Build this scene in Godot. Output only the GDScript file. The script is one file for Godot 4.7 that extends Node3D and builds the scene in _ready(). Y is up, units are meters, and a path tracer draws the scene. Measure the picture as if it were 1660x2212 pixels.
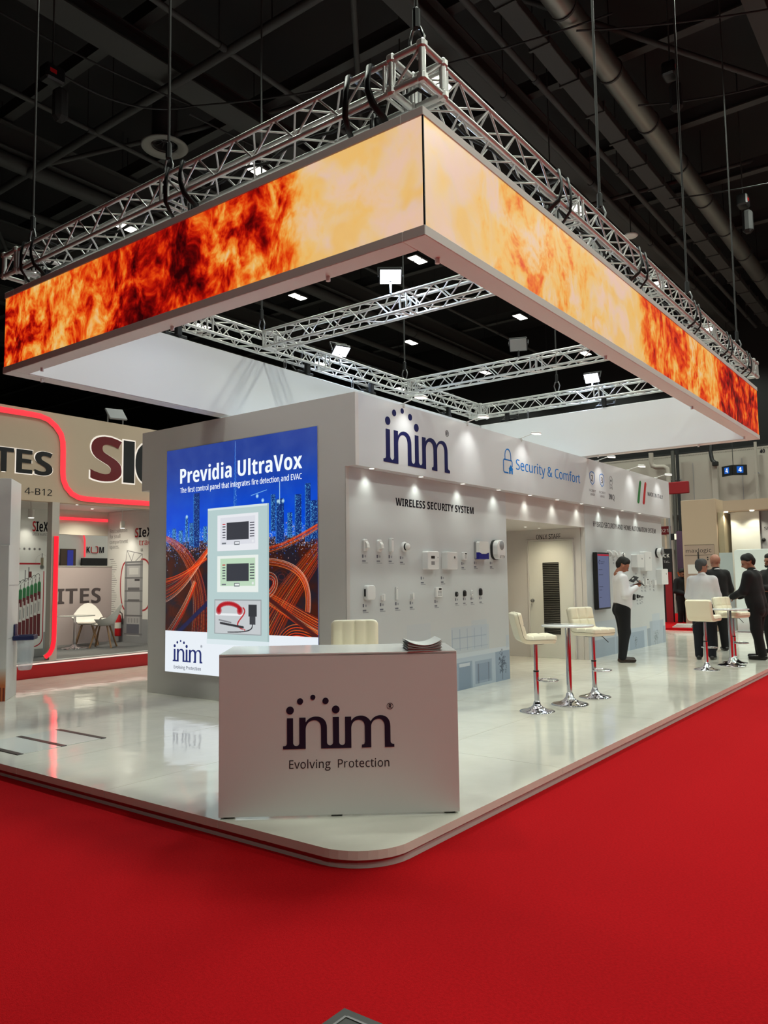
extends Node3D

# ---------------------------------------------------------------- numbers of the place (metres, y up)
const CAM := Vector3(0.0, 1.6, 0.0)
const FY := 0.1            # top of the white platform
const XP := 3.388          # platform edges
const ZP := -2.657
const XH := 3.867          # hanging screen ring
const ZH := -2.557
const XE := 13.315
const ZE := -7.670
const YT := 4.526
const YB := 3.691
const XF := 6.646          # booth block
const ZF := -5.370
const XFE := 17.873
const ZFE := -9.211
const YFT := 3.666
const YFB := 2.846
const ZW := -5.517
const ZW2 := -9.038
const XW1 := 10.379
const XW2 := 13.345
const XW2E := 17.674
const ZS := -11.9          # neighbouring stand
const YS := 0.358

var M := {}
var mesh_cache := {}
var name_count := {}
var rng := RandomNumberGenerator.new()

# ---------------------------------------------------------------- nodes
func numbered(called: String) -> String:
	var n: int = name_count.get(called, 0)
	name_count[called] = n + 1
	return called if n == 0 else "%s_%03d" % [called, n]

func thing(called: String, label: String, category: String, at := Vector3.ZERO, turn := 0.0, group := "") -> Node3D:
	var o := Node3D.new()
	o.name = numbered(called)
	add_child(o)
	o.position = at
	o.rotation.y = turn
	o.set_meta("label", label)
	o.set_meta("category", category)
	if group != "":
		o.set_meta("group", group)
	return o

func structure(called: String, label: String, category: String, at := Vector3.ZERO, turn := 0.0) -> Node3D:
	var o := thing(called, label, category, at, turn)
	o.set_meta("kind", "structure")
	return o

func part(parent: Node3D, called: String, mesh: Mesh, m: Material, at := Vector3.ZERO, turn := Vector3.ZERO, scl := Vector3.ONE) -> MeshInstance3D:
	var o := MeshInstance3D.new()
	o.name = called
	o.mesh = mesh
	o.material_override = m
	parent.add_child(o, true)
	o.position = at
	o.rotation = turn
	o.scale = scl
	return o

func dup(root: Node3D, at: Vector3, turn: float, label: String, group := "") -> Node3D:
	var r: Node3D = root.duplicate()
	r.name = numbered(String(root.name).rstrip("0123456789").trim_suffix("_"))
	add_child(r)
	r.position = at
	r.rotation.y = turn
	r.set_meta("label", label)
	if group != "":
		r.set_meta("group", group)
	return r

# a rod between two points, in the axes of its parent; one shared mesh
func rod(parent: Node3D, called: String, a: Vector3, b: Vector3, r: float, m: Material, sides := 8) -> MeshInstance3D:
	var key := "rod%d" % sides
	if not mesh_cache.has(key):
		var c := CylinderMesh.new()
		c.top_radius = 1.0
		c.bottom_radius = 1.0
		c.height = 1.0
		c.radial_segments = sides
		c.rings = 0
		mesh_cache[key] = c
	var o := MeshInstance3D.new()
	o.name = called
	o.mesh = mesh_cache[key]
	o.material_override = m
	parent.add_child(o, true)
	var y := b - a
	var l := y.length()
	var yn := y / l
	var x := yn.cross(Vector3.UP if absf(yn.y) < 0.9 else Vector3.RIGHT).normalized()
	var z := x.cross(yn).normalized()
	o.transform = Transform3D(Basis(x * r, y, z * r), (a + b) * 0.5)
	return o

# ---------------------------------------------------------------- meshes
func cbox(s: Vector3, b := 0.0) -> Mesh:
	var key := "cbox%s_%s" % [s, b]
	if mesh_cache.has(key):
		return mesh_cache[key]
	var m: Mesh
	if b <= 0.0:
		var bm := BoxMesh.new()
		bm.size = s
		m = bm
	else:
		m = chamfered(s * 0.5, minf(b, minf(s.x, minf(s.y, s.z)) * 0.49))
	mesh_cache[key] = m
	return m

func tri(st: SurfaceTool, a: Vector3, b: Vector3, c: Vector3) -> void:
	st.add_vertex(a)
	st.add_vertex(b)
	st.add_vertex(c)

func quad(st: SurfaceTool, a: Vector3, b: Vector3, c: Vector3, d: Vector3) -> void:
	tri(st, a, b, c)
	tri(st, a, c, d)

# a convex polygon of points, wound so that it faces away from the origin
func face_out(st: SurfaceTool, p: Array) -> void:
	var n: Vector3 = (p[1] - p[0]).cross(p[2] - p[0])
	if n.dot(p[0] + p[1] + p[2]) > 0.0:
		p.reverse()
	for i in range(1, p.size() - 1):
		tri(st, p[0], p[i], p[i + 1])

func chamfered(h: Vector3, b: float) -> ArrayMesh:
	var st := SurfaceTool.new()
	st.begin(Mesh.PRIMITIVE_TRIANGLES)
	st.set_smooth_group(-1)
	var ax := [Vector3(1, 0, 0), Vector3(0, 1, 0), Vector3(0, 0, 1)]
	for i in 3:
		for s in [-1.0, 1.0]:
			var u: Vector3 = ax[(i + 1) % 3]
			var v: Vector3 = ax[(i + 2) % 3]
			var c: Vector3 = ax[i] * h[i] * s
			var hu: Vector3 = u * (h[(i + 1) % 3] - b)
			var hv: Vector3 = v * (h[(i + 2) % 3] - b)
			face_out(st, [c - hu - hv, c + hu - hv, c + hu + hv, c - hu + hv])
	for i in 3:
		var u: Vector3 = ax[(i + 1) % 3]
		var v: Vector3 = ax[(i + 2) % 3]
		var l: Vector3 = ax[i] * (h[i] - b)
		for s in [-1.0, 1.0]:
			for t in [-1.0, 1.0]:
				var p: Vector3 = u * h[(i + 1) % 3] * s + v * (h[(i + 2) % 3] - b) * t
				var q: Vector3 = u * (h[(i + 1) % 3] - b) * s + v * h[(i + 2) % 3] * t
				face_out(st, [p - l, p + l, q + l, q - l])
	for sx in [-1.0, 1.0]:
		for sy in [-1.0, 1.0]:
			for sz in [-1.0, 1.0]:
				face_out(st, [Vector3(h.x * sx, (h.y - b) * sy, (h.z - b) * sz), Vector3((h.x - b) * sx, h.y * sy, (h.z - b) * sz), Vector3((h.x - b) * sx, (h.y - b) * sy, h.z * sz)])
	st.generate_normals()
	return st.commit()

# a surface from a grid of points; closed ways optional
func grid_mesh(p: Array, rows: int, cols: int, close_cols := false, smooth := true) -> ArrayMesh:
	var st := SurfaceTool.new()
	st.begin(Mesh.PRIMITIVE_TRIANGLES)
	grid_into(st, p, rows, cols, close_cols, smooth)
	st.generate_normals()
	return st.commit()

func grid_into(st: SurfaceTool, p: Array, rows: int, cols: int, close_cols := false, smooth := true, flip := false) -> void:
	st.set_smooth_group(0 if smooth else -1)
	var last := cols if close_cols else cols - 1
	for i in rows - 1:
		for j in last:
			var k := (j + 1) % cols
			var a: Vector3 = p[i * cols + j]
			var b: Vector3 = p[i * cols + k]
			var c: Vector3 = p[(i + 1) * cols + k]
			var d: Vector3 = p[(i + 1) * cols + j]
			if flip:
				quad(st, a, d, c, b)
			else:
				quad(st, a, b, c, d)

# profile: Vector2(radius, y) from the bottom up
func lathe(profile: Array, seg := 32) -> ArrayMesh:
	var st := SurfaceTool.new()
	st.begin(Mesh.PRIMITIVE_TRIANGLES)
	st.set_smooth_group(0)
	for i in profile.size() - 1:
		var a: Vector2 = profile[i]
		var b: Vector2 = profile[i + 1]
		for j in seg:
			var t0 := TAU * j / seg
			var t1 := TAU * (j + 1) / seg
			var p00 := Vector3(a.x * cos(t0), a.y, a.x * sin(t0))
			var p01 := Vector3(a.x * cos(t1), a.y, a.x * sin(t1))
			var p10 := Vector3(b.x * cos(t0), b.y, b.x * sin(t0))
			var p11 := Vector3(b.x * cos(t1), b.y, b.x * sin(t1))
			if a.x > 1e-5:
				tri(st, p00, p01, p10)
			if b.x > 1e-5:
				tri(st, p01, p11, p10)
	st.generate_normals()
	return st.commit()

func tube(pts: Array, r: float, sides := 8, closed := false, flat := 1.0) -> ArrayMesh:
	var st := SurfaceTool.new()
	st.begin(Mesh.PRIMITIVE_TRIANGLES)
	var n := pts.size()
	var rings: Array = []
	var prev := Vector3.ZERO
	for i in n:
		var d: Vector3
		if closed:
			d = pts[(i + 1) % n] - pts[(i - 1 + n) % n]
		else:
			d = pts[mini(i + 1, n - 1)] - pts[maxi(i - 1, 0)]
		d = d.normalized()
		var x := prev
		if i == 0:
			x = d.cross(Vector3.UP if absf(d.y) < 0.9 else Vector3.RIGHT).normalized()
		else:
			x = (prev - d * prev.dot(d)).normalized()
		prev = x
		var y := d.cross(x)
		for k in sides:
			var t := TAU * k / sides
			rings.append(pts[i] + (x * cos(t) + y * sin(t) * flat) * r)
	if closed:
		for k in sides:
			rings.append(rings[k])
		grid_into(st, rings, n + 1, sides, true, true, true)
	else:
		grid_into(st, rings, n, sides, true, true, true)
		st.set_smooth_group(-1)
		for k in range(1, sides - 1):
			tri(st, rings[0], rings[k], rings[k + 1])
			var o := (n - 1) * sides
			tri(st, rings[o], rings[o + k + 1], rings[o + k])
	st.generate_normals()
	return st.commit()

# outline in the x-y plane, extruded from z = 0 to z = depth
func extrude(poly: PackedVector2Array, depth: float) -> ArrayMesh:
	var st := SurfaceTool.new()
	st.begin(Mesh.PRIMITIVE_TRIANGLES)
	extrude_into(st, poly, 0.0, depth)
	st.generate_normals()
	return st.commit()

func extrude_into(st: SurfaceTool, poly: PackedVector2Array, z0: float, z1: float) -> void:
	st.set_smooth_group(-1)
	var p := poly
	if not Geometry2D.is_polygon_clockwise(p):
		p = p.duplicate()
		p.reverse()
	# clockwise in screen sense of Geometry2D (y down); make it counter-clockwise with y up
	var area := 0.0
	for i in p.size():
		var a := p[i]
		var b := p[(i + 1) % p.size()]
		area += a.x * b.y - b.x * a.y
	if area < 0.0:
		p.reverse()
	var idx := Geometry2D.triangulate_polygon(p)
	for i in range(0, idx.size(), 3):
		var a := p[idx[i]]
		var b := p[idx[i + 1]]
		var c := p[idx[i + 2]]
		if (b - a).cross(c - a) < 0.0:
			var t := b
			b = c
			c = t
		tri(st, Vector3(a.x, a.y, z1), Vector3(c.x, c.y, z1), Vector3(b.x, b.y, z1))
		tri(st, Vector3(a.x, a.y, z0), Vector3(b.x, b.y, z0), Vector3(c.x, c.y, z0))
	for i in p.size():
		var a := p[i]
		var b := p[(i + 1) % p.size()]
		quad(st, Vector3(a.x, a.y, z0), Vector3(a.x, a.y, z1), Vector3(b.x, b.y, z1), Vector3(b.x, b.y, z0))

# outline in the x-z plane (x, -z given as Vector2(x, z)), from y0 to y1
func slab(poly: PackedVector2Array, y0: float, y1: float) -> ArrayMesh:
	var q := PackedVector2Array()
	for v in poly:
		q.append(Vector2(v.x, -v.y))
	var m := extrude(q, y1 - y0)
	var st := SurfaceTool.new()
	st.begin(Mesh.PRIMITIVE_TRIANGLES)
	st.append_from(m, 0, Transform3D(Basis(Vector3.RIGHT, Vector3.FORWARD, Vector3.UP), Vector3(0, y0, 0)))
	return st.commit()

func round_rect(w: float, h: float, r: float, n := 5) -> PackedVector2Array:
	var p := PackedVector2Array()
	for c in 4:
		var cx := (w * 0.5 - r) * (1.0 if c == 0 or c == 3 else -1.0)
		var cy := (h * 0.5 - r) * (1.0 if c < 2 else -1.0)
		for i in n + 1:
			var t := PI * 0.5 * (c + float(i) / n)
			p.append(Vector2(cx + r * cos(t), cy + r * sin(t)))
	return p

func rrbox(w: float, h: float, d: float, r: float) -> ArrayMesh:
	var key := "rr%s %s %s %s" % [w, h, d, r]
	if not mesh_cache.has(key):
		mesh_cache[key] = soft_plate(round_rect(w, h, r), d, minf(d * 0.4, minf(r * 0.5, 0.012)))
	return mesh_cache[key]

# an extruded outline whose front edge is rounded off (outline must be convex enough to shrink)
func soft_plate(poly: PackedVector2Array, d: float, b: float) -> ArrayMesh:
	var st := SurfaceTool.new()
	st.begin(Mesh.PRIMITIVE_TRIANGLES)
	var c := Vector2.ZERO
	for v in poly:
		c += v / poly.size()
	var inn := PackedVector2Array()
	var mid := PackedVector2Array()
	for v in poly:
		var o := (v - c)
		var l := o.length()
		inn.append(c + o * maxf(0.0, 1.0 - b / l))
		mid.append(c + o * maxf(0.0, 1.0 - 0.3 * b / l))
	var n := poly.size()
	var rows: Array = []
	for v in poly:
		rows.append(Vector3(v.x, v.y, 0))
	for v in poly:
		rows.append(Vector3(v.x, v.y, d - b))
	for v in mid:
		rows.append(Vector3(v.x, v.y, d - 0.3 * b))
	for v in inn:
		rows.append(Vector3(v.x, v.y, d))
	grid_into(st, rows, 4, n, true, false, true)
	var idx := Geometry2D.triangulate_polygon(inn)
	for i in range(0, idx.size(), 3):
		var a := inn[idx[i]]
		var b2 := inn[idx[i + 1]]
		var c2 := inn[idx[i + 2]]
		if (b2 - a).cross(c2 - a) < 0.0:
			var t := b2
			b2 = c2
			c2 = t
		tri(st, Vector3(a.x, a.y, d), Vector3(c2.x, c2.y, d), Vector3(b2.x, b2.y, d))
		tri(st, Vector3(a.x, a.y, 0), Vector3(b2.x, b2.y, 0), Vector3(c2.x, c2.y, 0))
	st.generate_normals()
	return st.commit()

func merged(list: Array) -> ArrayMesh:   # [[mesh, transform], ...]
	var st := SurfaceTool.new()
	st.begin(Mesh.PRIMITIVE_TRIANGLES)
	for a in list:
		st.append_from(a[0], 0, a[1])
	return st.commit()

func bez(p: PackedVector2Array, a: Vector2, b: Vector2, c: Vector2, d: Vector2, n := 8) -> void:
	for i in range(1, n + 1):
		p.append(a.bezier_interpolate(b, c, d, float(i) / n))

func stroke(pts: Array, w: float) -> PackedVector2Array:
	var r := Geometry2D.offset_polyline(PackedVector2Array(pts), w * 0.5, Geometry2D.JOIN_ROUND, Geometry2D.END_ROUND)
	return r[0]

# a flat band along a closed line
func band(pts: Array, w: float, d: float) -> ArrayMesh:
	var st := SurfaceTool.new()
	st.begin(Mesh.PRIMITIVE_TRIANGLES)
	var n := pts.size()
	var rows: Array = []
	for i in n + 1:
		var a: Vector2 = pts[(i - 1 + n) % n]
		var b: Vector2 = pts[(i + 1) % n]
		var p: Vector2 = pts[i % n]
		var nn := (b - a).normalized().orthogonal() * w * 0.5
		for q in [Vector3(p.x - nn.x, p.y - nn.y, 0), Vector3(p.x - nn.x, p.y - nn.y, d), Vector3(p.x + nn.x, p.y + nn.y, d), Vector3(p.x + nn.x, p.y + nn.y, 0)]:
			rows.append(q)
	grid_into(st, rows, n + 1, 4, true, false)
	st.generate_normals()
	return st.commit()

# ---------------------------------------------------------------- lettering
func text_mesh(t: String, bold := false, serif := false, depth := 0.08) -> TextMesh:
	var key := "text%s%s%s%s" % [t, bold, serif, depth]
	if mesh_cache.has(key):
		return mesh_cache[key]
	var f := SystemFont.new()
	f.font_names = PackedStringArray(["Droid Serif" if serif else "Droid Sans"])
	f.font_weight = 700 if bold else 400
	var m := TextMesh.new()
	m.text = t
	m.font = f
	m.font_size = 64
	m.pixel_size = 0.01
	m.depth = depth
	m.curve_step = 1.2
	mesh_cache[key] = m
	return m

# a line of lettering that spans width w from its lower corner at (x, y), its capitals h high; lies on z
func lettering(parent: Node3D, t: String, x: float, y: float, z: float, w: float, h: float, m: Material, bold := false, serif := false, called := "lettering") -> MeshInstance3D:
	var tm := text_mesh(t, bold, serif)
	var box := tm.get_aabb()
	var cap := text_mesh("H", bold, serif).get_aabb()
	var sx := w / box.size.x
	var sy := h / cap.size.y
	var base := cap.position.y
	# a text of one line is centred on its own line, so that capitals of every line sit alike
	return part(parent, called, tm, m, Vector3(x - box.position.x * sx, y - base * sy, z), Vector3.ZERO, Vector3(sx, sy, 0.03))

# ---------------------------------------------------------------- materials
func mat(c: Color, rough := 0.6, metal := 0.0, spec := 0.5) -> StandardMaterial3D:
	var m := StandardMaterial3D.new()
	m.albedo_color = c
	m.roughness = rough
	m.metallic = metal
	m.metallic_specular = spec
	return m

func glow(c: Color, e: float) -> StandardMaterial3D:
	var m := StandardMaterial3D.new()
	m.albedo_color = Color(0.02, 0.02, 0.02)
	m.emission_enabled = true
	m.emission = c
	m.emission_energy_multiplier = e
	return m

func noise_tex(freq: float, c0: Color, c1: Color, size := 512, octaves := 4, sd := 1) -> NoiseTexture2D:
	var n := FastNoiseLite.new()
	n.seed = sd
	n.noise_type = FastNoiseLite.TYPE_SIMPLEX_SMOOTH
	n.frequency = freq
	n.fractal_octaves = octaves
	var g := Gradient.new()
	g.set_color(0, c0)
	g.set_color(1, c1)
	var t := NoiseTexture2D.new()
	t.width = size
	t.height = size
	t.seamless = true
	t.noise = n
	t.color_ramp = g
	return t

func make_materials() -> void:
	M.white = mat(Color(0.86, 0.86, 0.85), 0.45)
	M.wall = mat(Color(0.815, 0.80, 0.79), 0.5)
	M.fascia = mat(Color(0.80, 0.808, 0.822), 0.28)
	M.frame = mat(Color(0.88, 0.885, 0.87), 0.55)
	M.inner = mat(Color(0.88, 0.88, 0.89), 0.4)
	M.cream = mat(Color(0.93, 0.90, 0.80), 0.42)
	M.chrome = mat(Color(0.82, 0.82, 0.84), 0.07, 1.0)
	M.alu = mat(Color(0.78, 0.78, 0.77), 0.42, 0.55)
	M.steel = mat(Color(0.5, 0.5, 0.5), 0.4, 1.0)
	M.black = mat(Color(0.035, 0.035, 0.04), 0.5)
	M.rubber = mat(Color(0.05, 0.05, 0.05), 0.8)
	M.dark = mat(Color(0.12, 0.125, 0.13), 0.8)
	M.darker = mat(Color(0.06, 0.062, 0.066), 0.9)
	M.beam = mat(Color(0.185, 0.19, 0.185), 0.75)
	M.galv = mat(Color(0.50, 0.50, 0.48), 0.36, 0.8)
	M.navy = mat(Color(0.055, 0.065, 0.30), 0.6, 0.0, 0.3)
	M.ink = mat(Color(0.07, 0.065, 0.10), 0.7, 0.0, 0.2)
	M.blue = mat(Color(0.02, 0.44, 0.76), 0.6, 0.0, 0.3)
	M.grey = mat(Color(0.55, 0.55, 0.56), 0.6)
	M.plastic = mat(Color(0.88, 0.88, 0.88), 0.35)
	M.red = mat(Color(0.72, 0.06, 0.10), 0.4)
	M.maroon = mat(Color(0.42, 0.05, 0.08), 0.45)
	M.green = mat(Color(0.10, 0.45, 0.20), 0.5)
	M.paper = mat(Color(0.82, 0.82, 0.80), 0.6)
	M.wood = mat(Color(0.55, 0.42, 0.30), 0.5)
	M.beige = mat(Color(0.70, 0.62, 0.53), 0.7)
	M.tan = mat(Color(0.78, 0.70, 0.61), 0.65)
	M.concrete = mat(Color(0.66, 0.63, 0.59), 0.85)
	M.lamp = glow(Color(1.0, 0.98, 0.92), 6.0)
	M.lamp_cool = glow(Color(0.93, 0.96, 1.0), 5.0)
	M.led_red = glow(Color(1.0, 0.10, 0.13), 1.6)
	# floor: lacquered white boards, slightly uneven gloss
	var f := mat(Color(0.895, 0.885, 0.84), 0.14)
	f.uv1_triplanar = true
	f.uv1_world_triplanar = true
	f.uv1_scale = Vector3(0.5, 0.5, 0.5)
	f.roughness = 1.0
	f.roughness_texture = noise_tex(0.012, Color(0.03, 0.03, 0.03), Color(0.13, 0.13, 0.13), 512, 5, 3)
	f.albedo_texture = noise_tex(0.008, Color(0.97, 0.97, 0.965), Color(1, 1, 1), 512, 5, 5)
	f.heightmap_enabled = true
	f.heightmap_scale = 0.12
	f.heightmap_texture = noise_tex(0.010, Color(0, 0, 0), Color(1, 1, 1), 512, 3, 8)
	M.floor = f
	# carpet
	var c := mat(Color(0.71, 0.07, 0.095), 0.95, 0.0, 0.15)
	c.uv1_triplanar = true
	c.uv1_world_triplanar = true
	c.uv1_scale = Vector3(1.2, 1.2, 1.2)
	c.albedo_texture = noise_tex(0.09, Color(0.86, 0.86, 0.86), Color(1, 1, 1), 512, 5, 11)
	c.heightmap_enabled = true
	c.heightmap_scale = 0.25
	c.heightmap_texture = noise_tex(0.25, Color(0, 0, 0), Color(1, 1, 1), 512, 2, 12)
	M.carpet = c
	M.siexfloor = mat(Color(0.33, 0.34, 0.35), 0.6)
	var g := mat(Color(0.9, 0.92, 0.93, 0.12), 0.03)
	g.transparency = BaseMaterial3D.TRANSPARENCY_ALPHA
	M.glass = g

# ---------------------------------------------------------------- light and camera
func set_up_view() -> void:
	var cam := Camera3D.new()
	cam.name = "camera"
	add_child(cam)
	var r := Vector3(0.601090, -0.013751, 0.799063)
	var u := Vector3(-0.058712, 0.996286, 0.061311)
	var f := Vector3(0.796938, 0.083768, -0.598050)
	r = r.normalized()
	f = (f - r * f.dot(r)).normalized()
	u = r.cross(f)
	cam.transform = Transform3D(Basis(r, u, -f), CAM)
	cam.fov = rad_to_deg(2.0 * atan(1106.0 / 1687.8))
	cam.near = 0.05
	cam.far = 200.0
	cam.current = true
	var we := WorldEnvironment.new()
	we.name = "world"
	add_child(we)
	var e := Environment.new()
	e.background_mode = Environment.BG_COLOR
	e.background_color = Color(0.01, 0.01, 0.012)
	e.tonemap_mode = Environment.TONE_MAPPER_LINEAR
	e.tonemap_exposure = EXPOSURE
	e.sdfgi_enabled = true
	e.ssao_enabled = true
	e.ssil_enabled = true
	we.environment = e

const EXPOSURE := 1.0
const HALL_LAMP := 19.0       # energy of one high-bay fixture of the hall
const HALL_COLOR := Color(0.97, 1.0, 0.945)

func area(parent: Node3D, at: Vector3, towards: Vector3, size: Vector2, c: Color, energy: float, called := "light") -> AreaLight3D:
	var l := AreaLight3D.new()
	l.name = called
	parent.add_child(l, true)
	l.area_size = size
	l.area_normalize_energy = true
	l.light_color = c
	l.light_energy = energy
	l.shadow_enabled = true
	l.set("area_range", 60.0)
	l.set("area_attenuation", 2.0)
	var z := -towards.normalized()
	var x := (Vector3.UP if absf(z.y) < 0.95 else Vector3.RIGHT).cross(z).normalized()
	l.transform = Transform3D(Basis(x, z.cross(x), z), at)
	return l

func spot(parent: Node3D, at: Vector3, towards: Vector3, angle: float, c: Color, energy: float, size := 0.03, soft := 0.6) -> SpotLight3D:
	var l := SpotLight3D.new()
	l.name = "light"
	parent.add_child(l, true)
	l.light_color = c
	l.light_energy = energy
	l.light_size = size
	l.spot_angle = angle
	l.spot_angle_attenuation = soft
	l.spot_range = 30.0
	l.spot_attenuation = 2.0
	l.shadow_enabled = true
	var z := -towards.normalized()
	var x := (Vector3.UP if absf(z.y) < 0.95 else Vector3.RIGHT).cross(z).normalized()
	l.transform = Transform3D(Basis(x, z.cross(x), z), at)
	return l

# ---------------------------------------------------------------- hall
func build_hall() -> void:
	var fl := structure("floor", "red exhibition carpet covering the hall floor", "carpet", Vector3.ZERO)
	part(fl, "carpet", cbox(Vector3(24, 0.2, 18)), M.carpet, Vector3(10, -0.1, -4))
	part(fl, "bare_floor", cbox(Vector3(60, 0.2, 76)), mat(Color(0.42, 0.42, 0.41), 0.7), Vector3(8, -0.104, -12))
	var ce := structure("ceiling", "dark hall ceiling high above the stands", "ceiling", Vector3(8, 12.4, -12))
	part(ce, "slab", cbox(Vector3(60, 0.3, 76)), M.darker)
	# deep roof beams along x, secondary beams along z
	for z in [-2.2, -6.6, -11.0, -15.4, -19.8, -24.2, -28.6, 2.2, 6.6]:
		var b := structure("roof_beam", "long dark steel roof beam under the hall ceiling", "beam", Vector3(8, 10.75, z))
		b.set_meta("group", "long steel beams of the hall roof")
		part(b, "web", cbox(Vector3(59, 0.5, 0.05)), M.beam)
		part(b, "flange", cbox(Vector3(59, 0.035, 0.3), 0.008), M.beam, Vector3(0, -0.26, 0))
		part(b, "flange", cbox(Vector3(59, 0.035, 0.3), 0.008), M.beam, Vector3(0, 0.26, 0))
	for i in 9:
		var x := 1.7 + i * 3.0
		var b := structure("roof_purlin", "dark cross beam laid over the long roof beams", "beam", Vector3(x, 11.3, -12))
		b.set_meta("group", "cross beams of the hall roof")
		part(b, "web", cbox(Vector3(0.05, 0.34, 75)), M.beam)
		part(b, "flange", cbox(Vector3(0.2, 0.03, 75)), M.beam, Vector3(0, -0.17, 0))
	# diagonal bracing rods
	var k := 0
	for a in [[Vector3(8.2, 10.2, -6.6), Vector3(14.0, 11.6, -11.0)], [Vector3(8.2, 10.3, -15.4), Vector3(12.0, 11.9, -11.0)], [Vector3(6.0, 11.9, -15.4), Vector3(10.0, 10.3, -19.8)], [Vector3(15.0, 10.3, -2.2), Vector3(11.0, 12.0, -6.6)], [Vector3(17.0, 10.2, -6.6), Vector3(21.0, 12.0, -2.2)], [Vector3(14.0, 10.3, -15.4), Vector3(18.0, 12.0, -11.0)], [Vector3(5.0, 10.3, -11.0), Vector3(9.0, 12.0, -6.6)]]:
		var b := structure("roof_brace", "slanting dark steel rod bracing the roof beams", "rod", a[0])
		b.set_meta("group", "slanting roof bracing")
		rod(b, "bar", Vector3.ZERO, a[1] - a[0], 0.05, M.beam)
		k += 1
	# walls of the hall
	var wr := structure("wall_far", "pale hall wall with ledge and pilaster behind the stands", "wall", Vector3(30, 0, 0))
	part(wr, "lower_face", cbox(Vector3(0.3, 5.75, 50)), M.concrete, Vector3(0.15, 2.875, -6))
	part(wr, "upper_face", cbox(Vector3(0.2, 0.35, 50)), M.concrete, Vector3(0.3, 5.92, -6))
	part(wr, "dark_band", cbox(Vector3(0.3, 6.4, 50)), M.darker, Vector3(0.35, 9.2, -6))
	part(wr, "rail", cbox(Vector3(0.06, 0.04, 50)), M.dark, Vector3(-0.05, 6.1, -6))
	part(wr, "pilaster", cbox(Vector3(0.2, 5.6, 0.2), 0.01), M.concrete, Vector3(-0.1, 2.8, -7.3))
	for z in [-8.1, -6.4, -5.0]:
		part(wr, "joint", cbox(Vector3(0.012, 5.7, 0.02)), M.grey, Vector3(-0.004, 2.85, z))
	lettering_yz(wr, "40", Vector3(-0.012 + 0.2, 5.85, -5.83), 0.17, 0.13, M.ink, true)
	var wb := structure("wall_back", "dark far end wall of the hall", "wall", Vector3(0, 6, -50))
	part(wb, "face", cbox(Vector3(76, 13, 0.3)), M.dark)
	var wn := structure("wall_near", "dark hall wall facing the aisle", "wall", Vector3(0, 6, 26))
	part(wn, "face", cbox(Vector3(76, 13, 0.3)), M.dark)
	var wl := structure("wall_side", "dark side wall of the hall", "wall", Vector3(-22, 6, -12))
	part(wl, "face", cbox(Vector3(0.3, 13, 76)), M.dark)
	var w4 := structure("wall_end", "dark end wall beside the far stands", "wall", Vector3(38, 6, -12))
	part(w4, "face", cbox(Vector3(0.3, 13, 76)), M.dark)
	build_services()
	build_lamps()

# lettering on a wall that faces -x: runs along +z
func lettering_yz(parent: Node3D, t: String, at: Vector3, w: float, h: float, m: Material, bold := false, serif := false, called := "lettering") -> MeshInstance3D:
	var o := lettering(parent, t, 0, 0, 0, w, h, m, bold, serif, called)
	var p := o.position
	o.rotation.y = -PI / 2
	o.position = at + Vector3(0, p.y, p.x)
	return o

func round_duct(x0: float, x1: float, y: float, z: float, r: float, label: String, m: Material, step := 2.0) -> void:
	var t := thing("air_duct", label, "duct", Vector3(x0, y, z))
	rod(t, "pipe", Vector3.ZERO, Vector3(x1 - x0, 0, 0), r, m, 20)
	var n := int((x1 - x0) / step)
	for i in n:
		rod(t, "flange", Vector3(step * (i + 0.5) - 0.02, 0, 0), Vector3(step * (i + 0.5) + 0.02, 0, 0), r * 1.1, M.beam, 20)
		rod(t, "hanger", Vector3(step * (i + 0.5), r, 0), Vector3(step * (i + 0.5), 12.2 - y, 0), 0.012, M.dark, 6)

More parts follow.
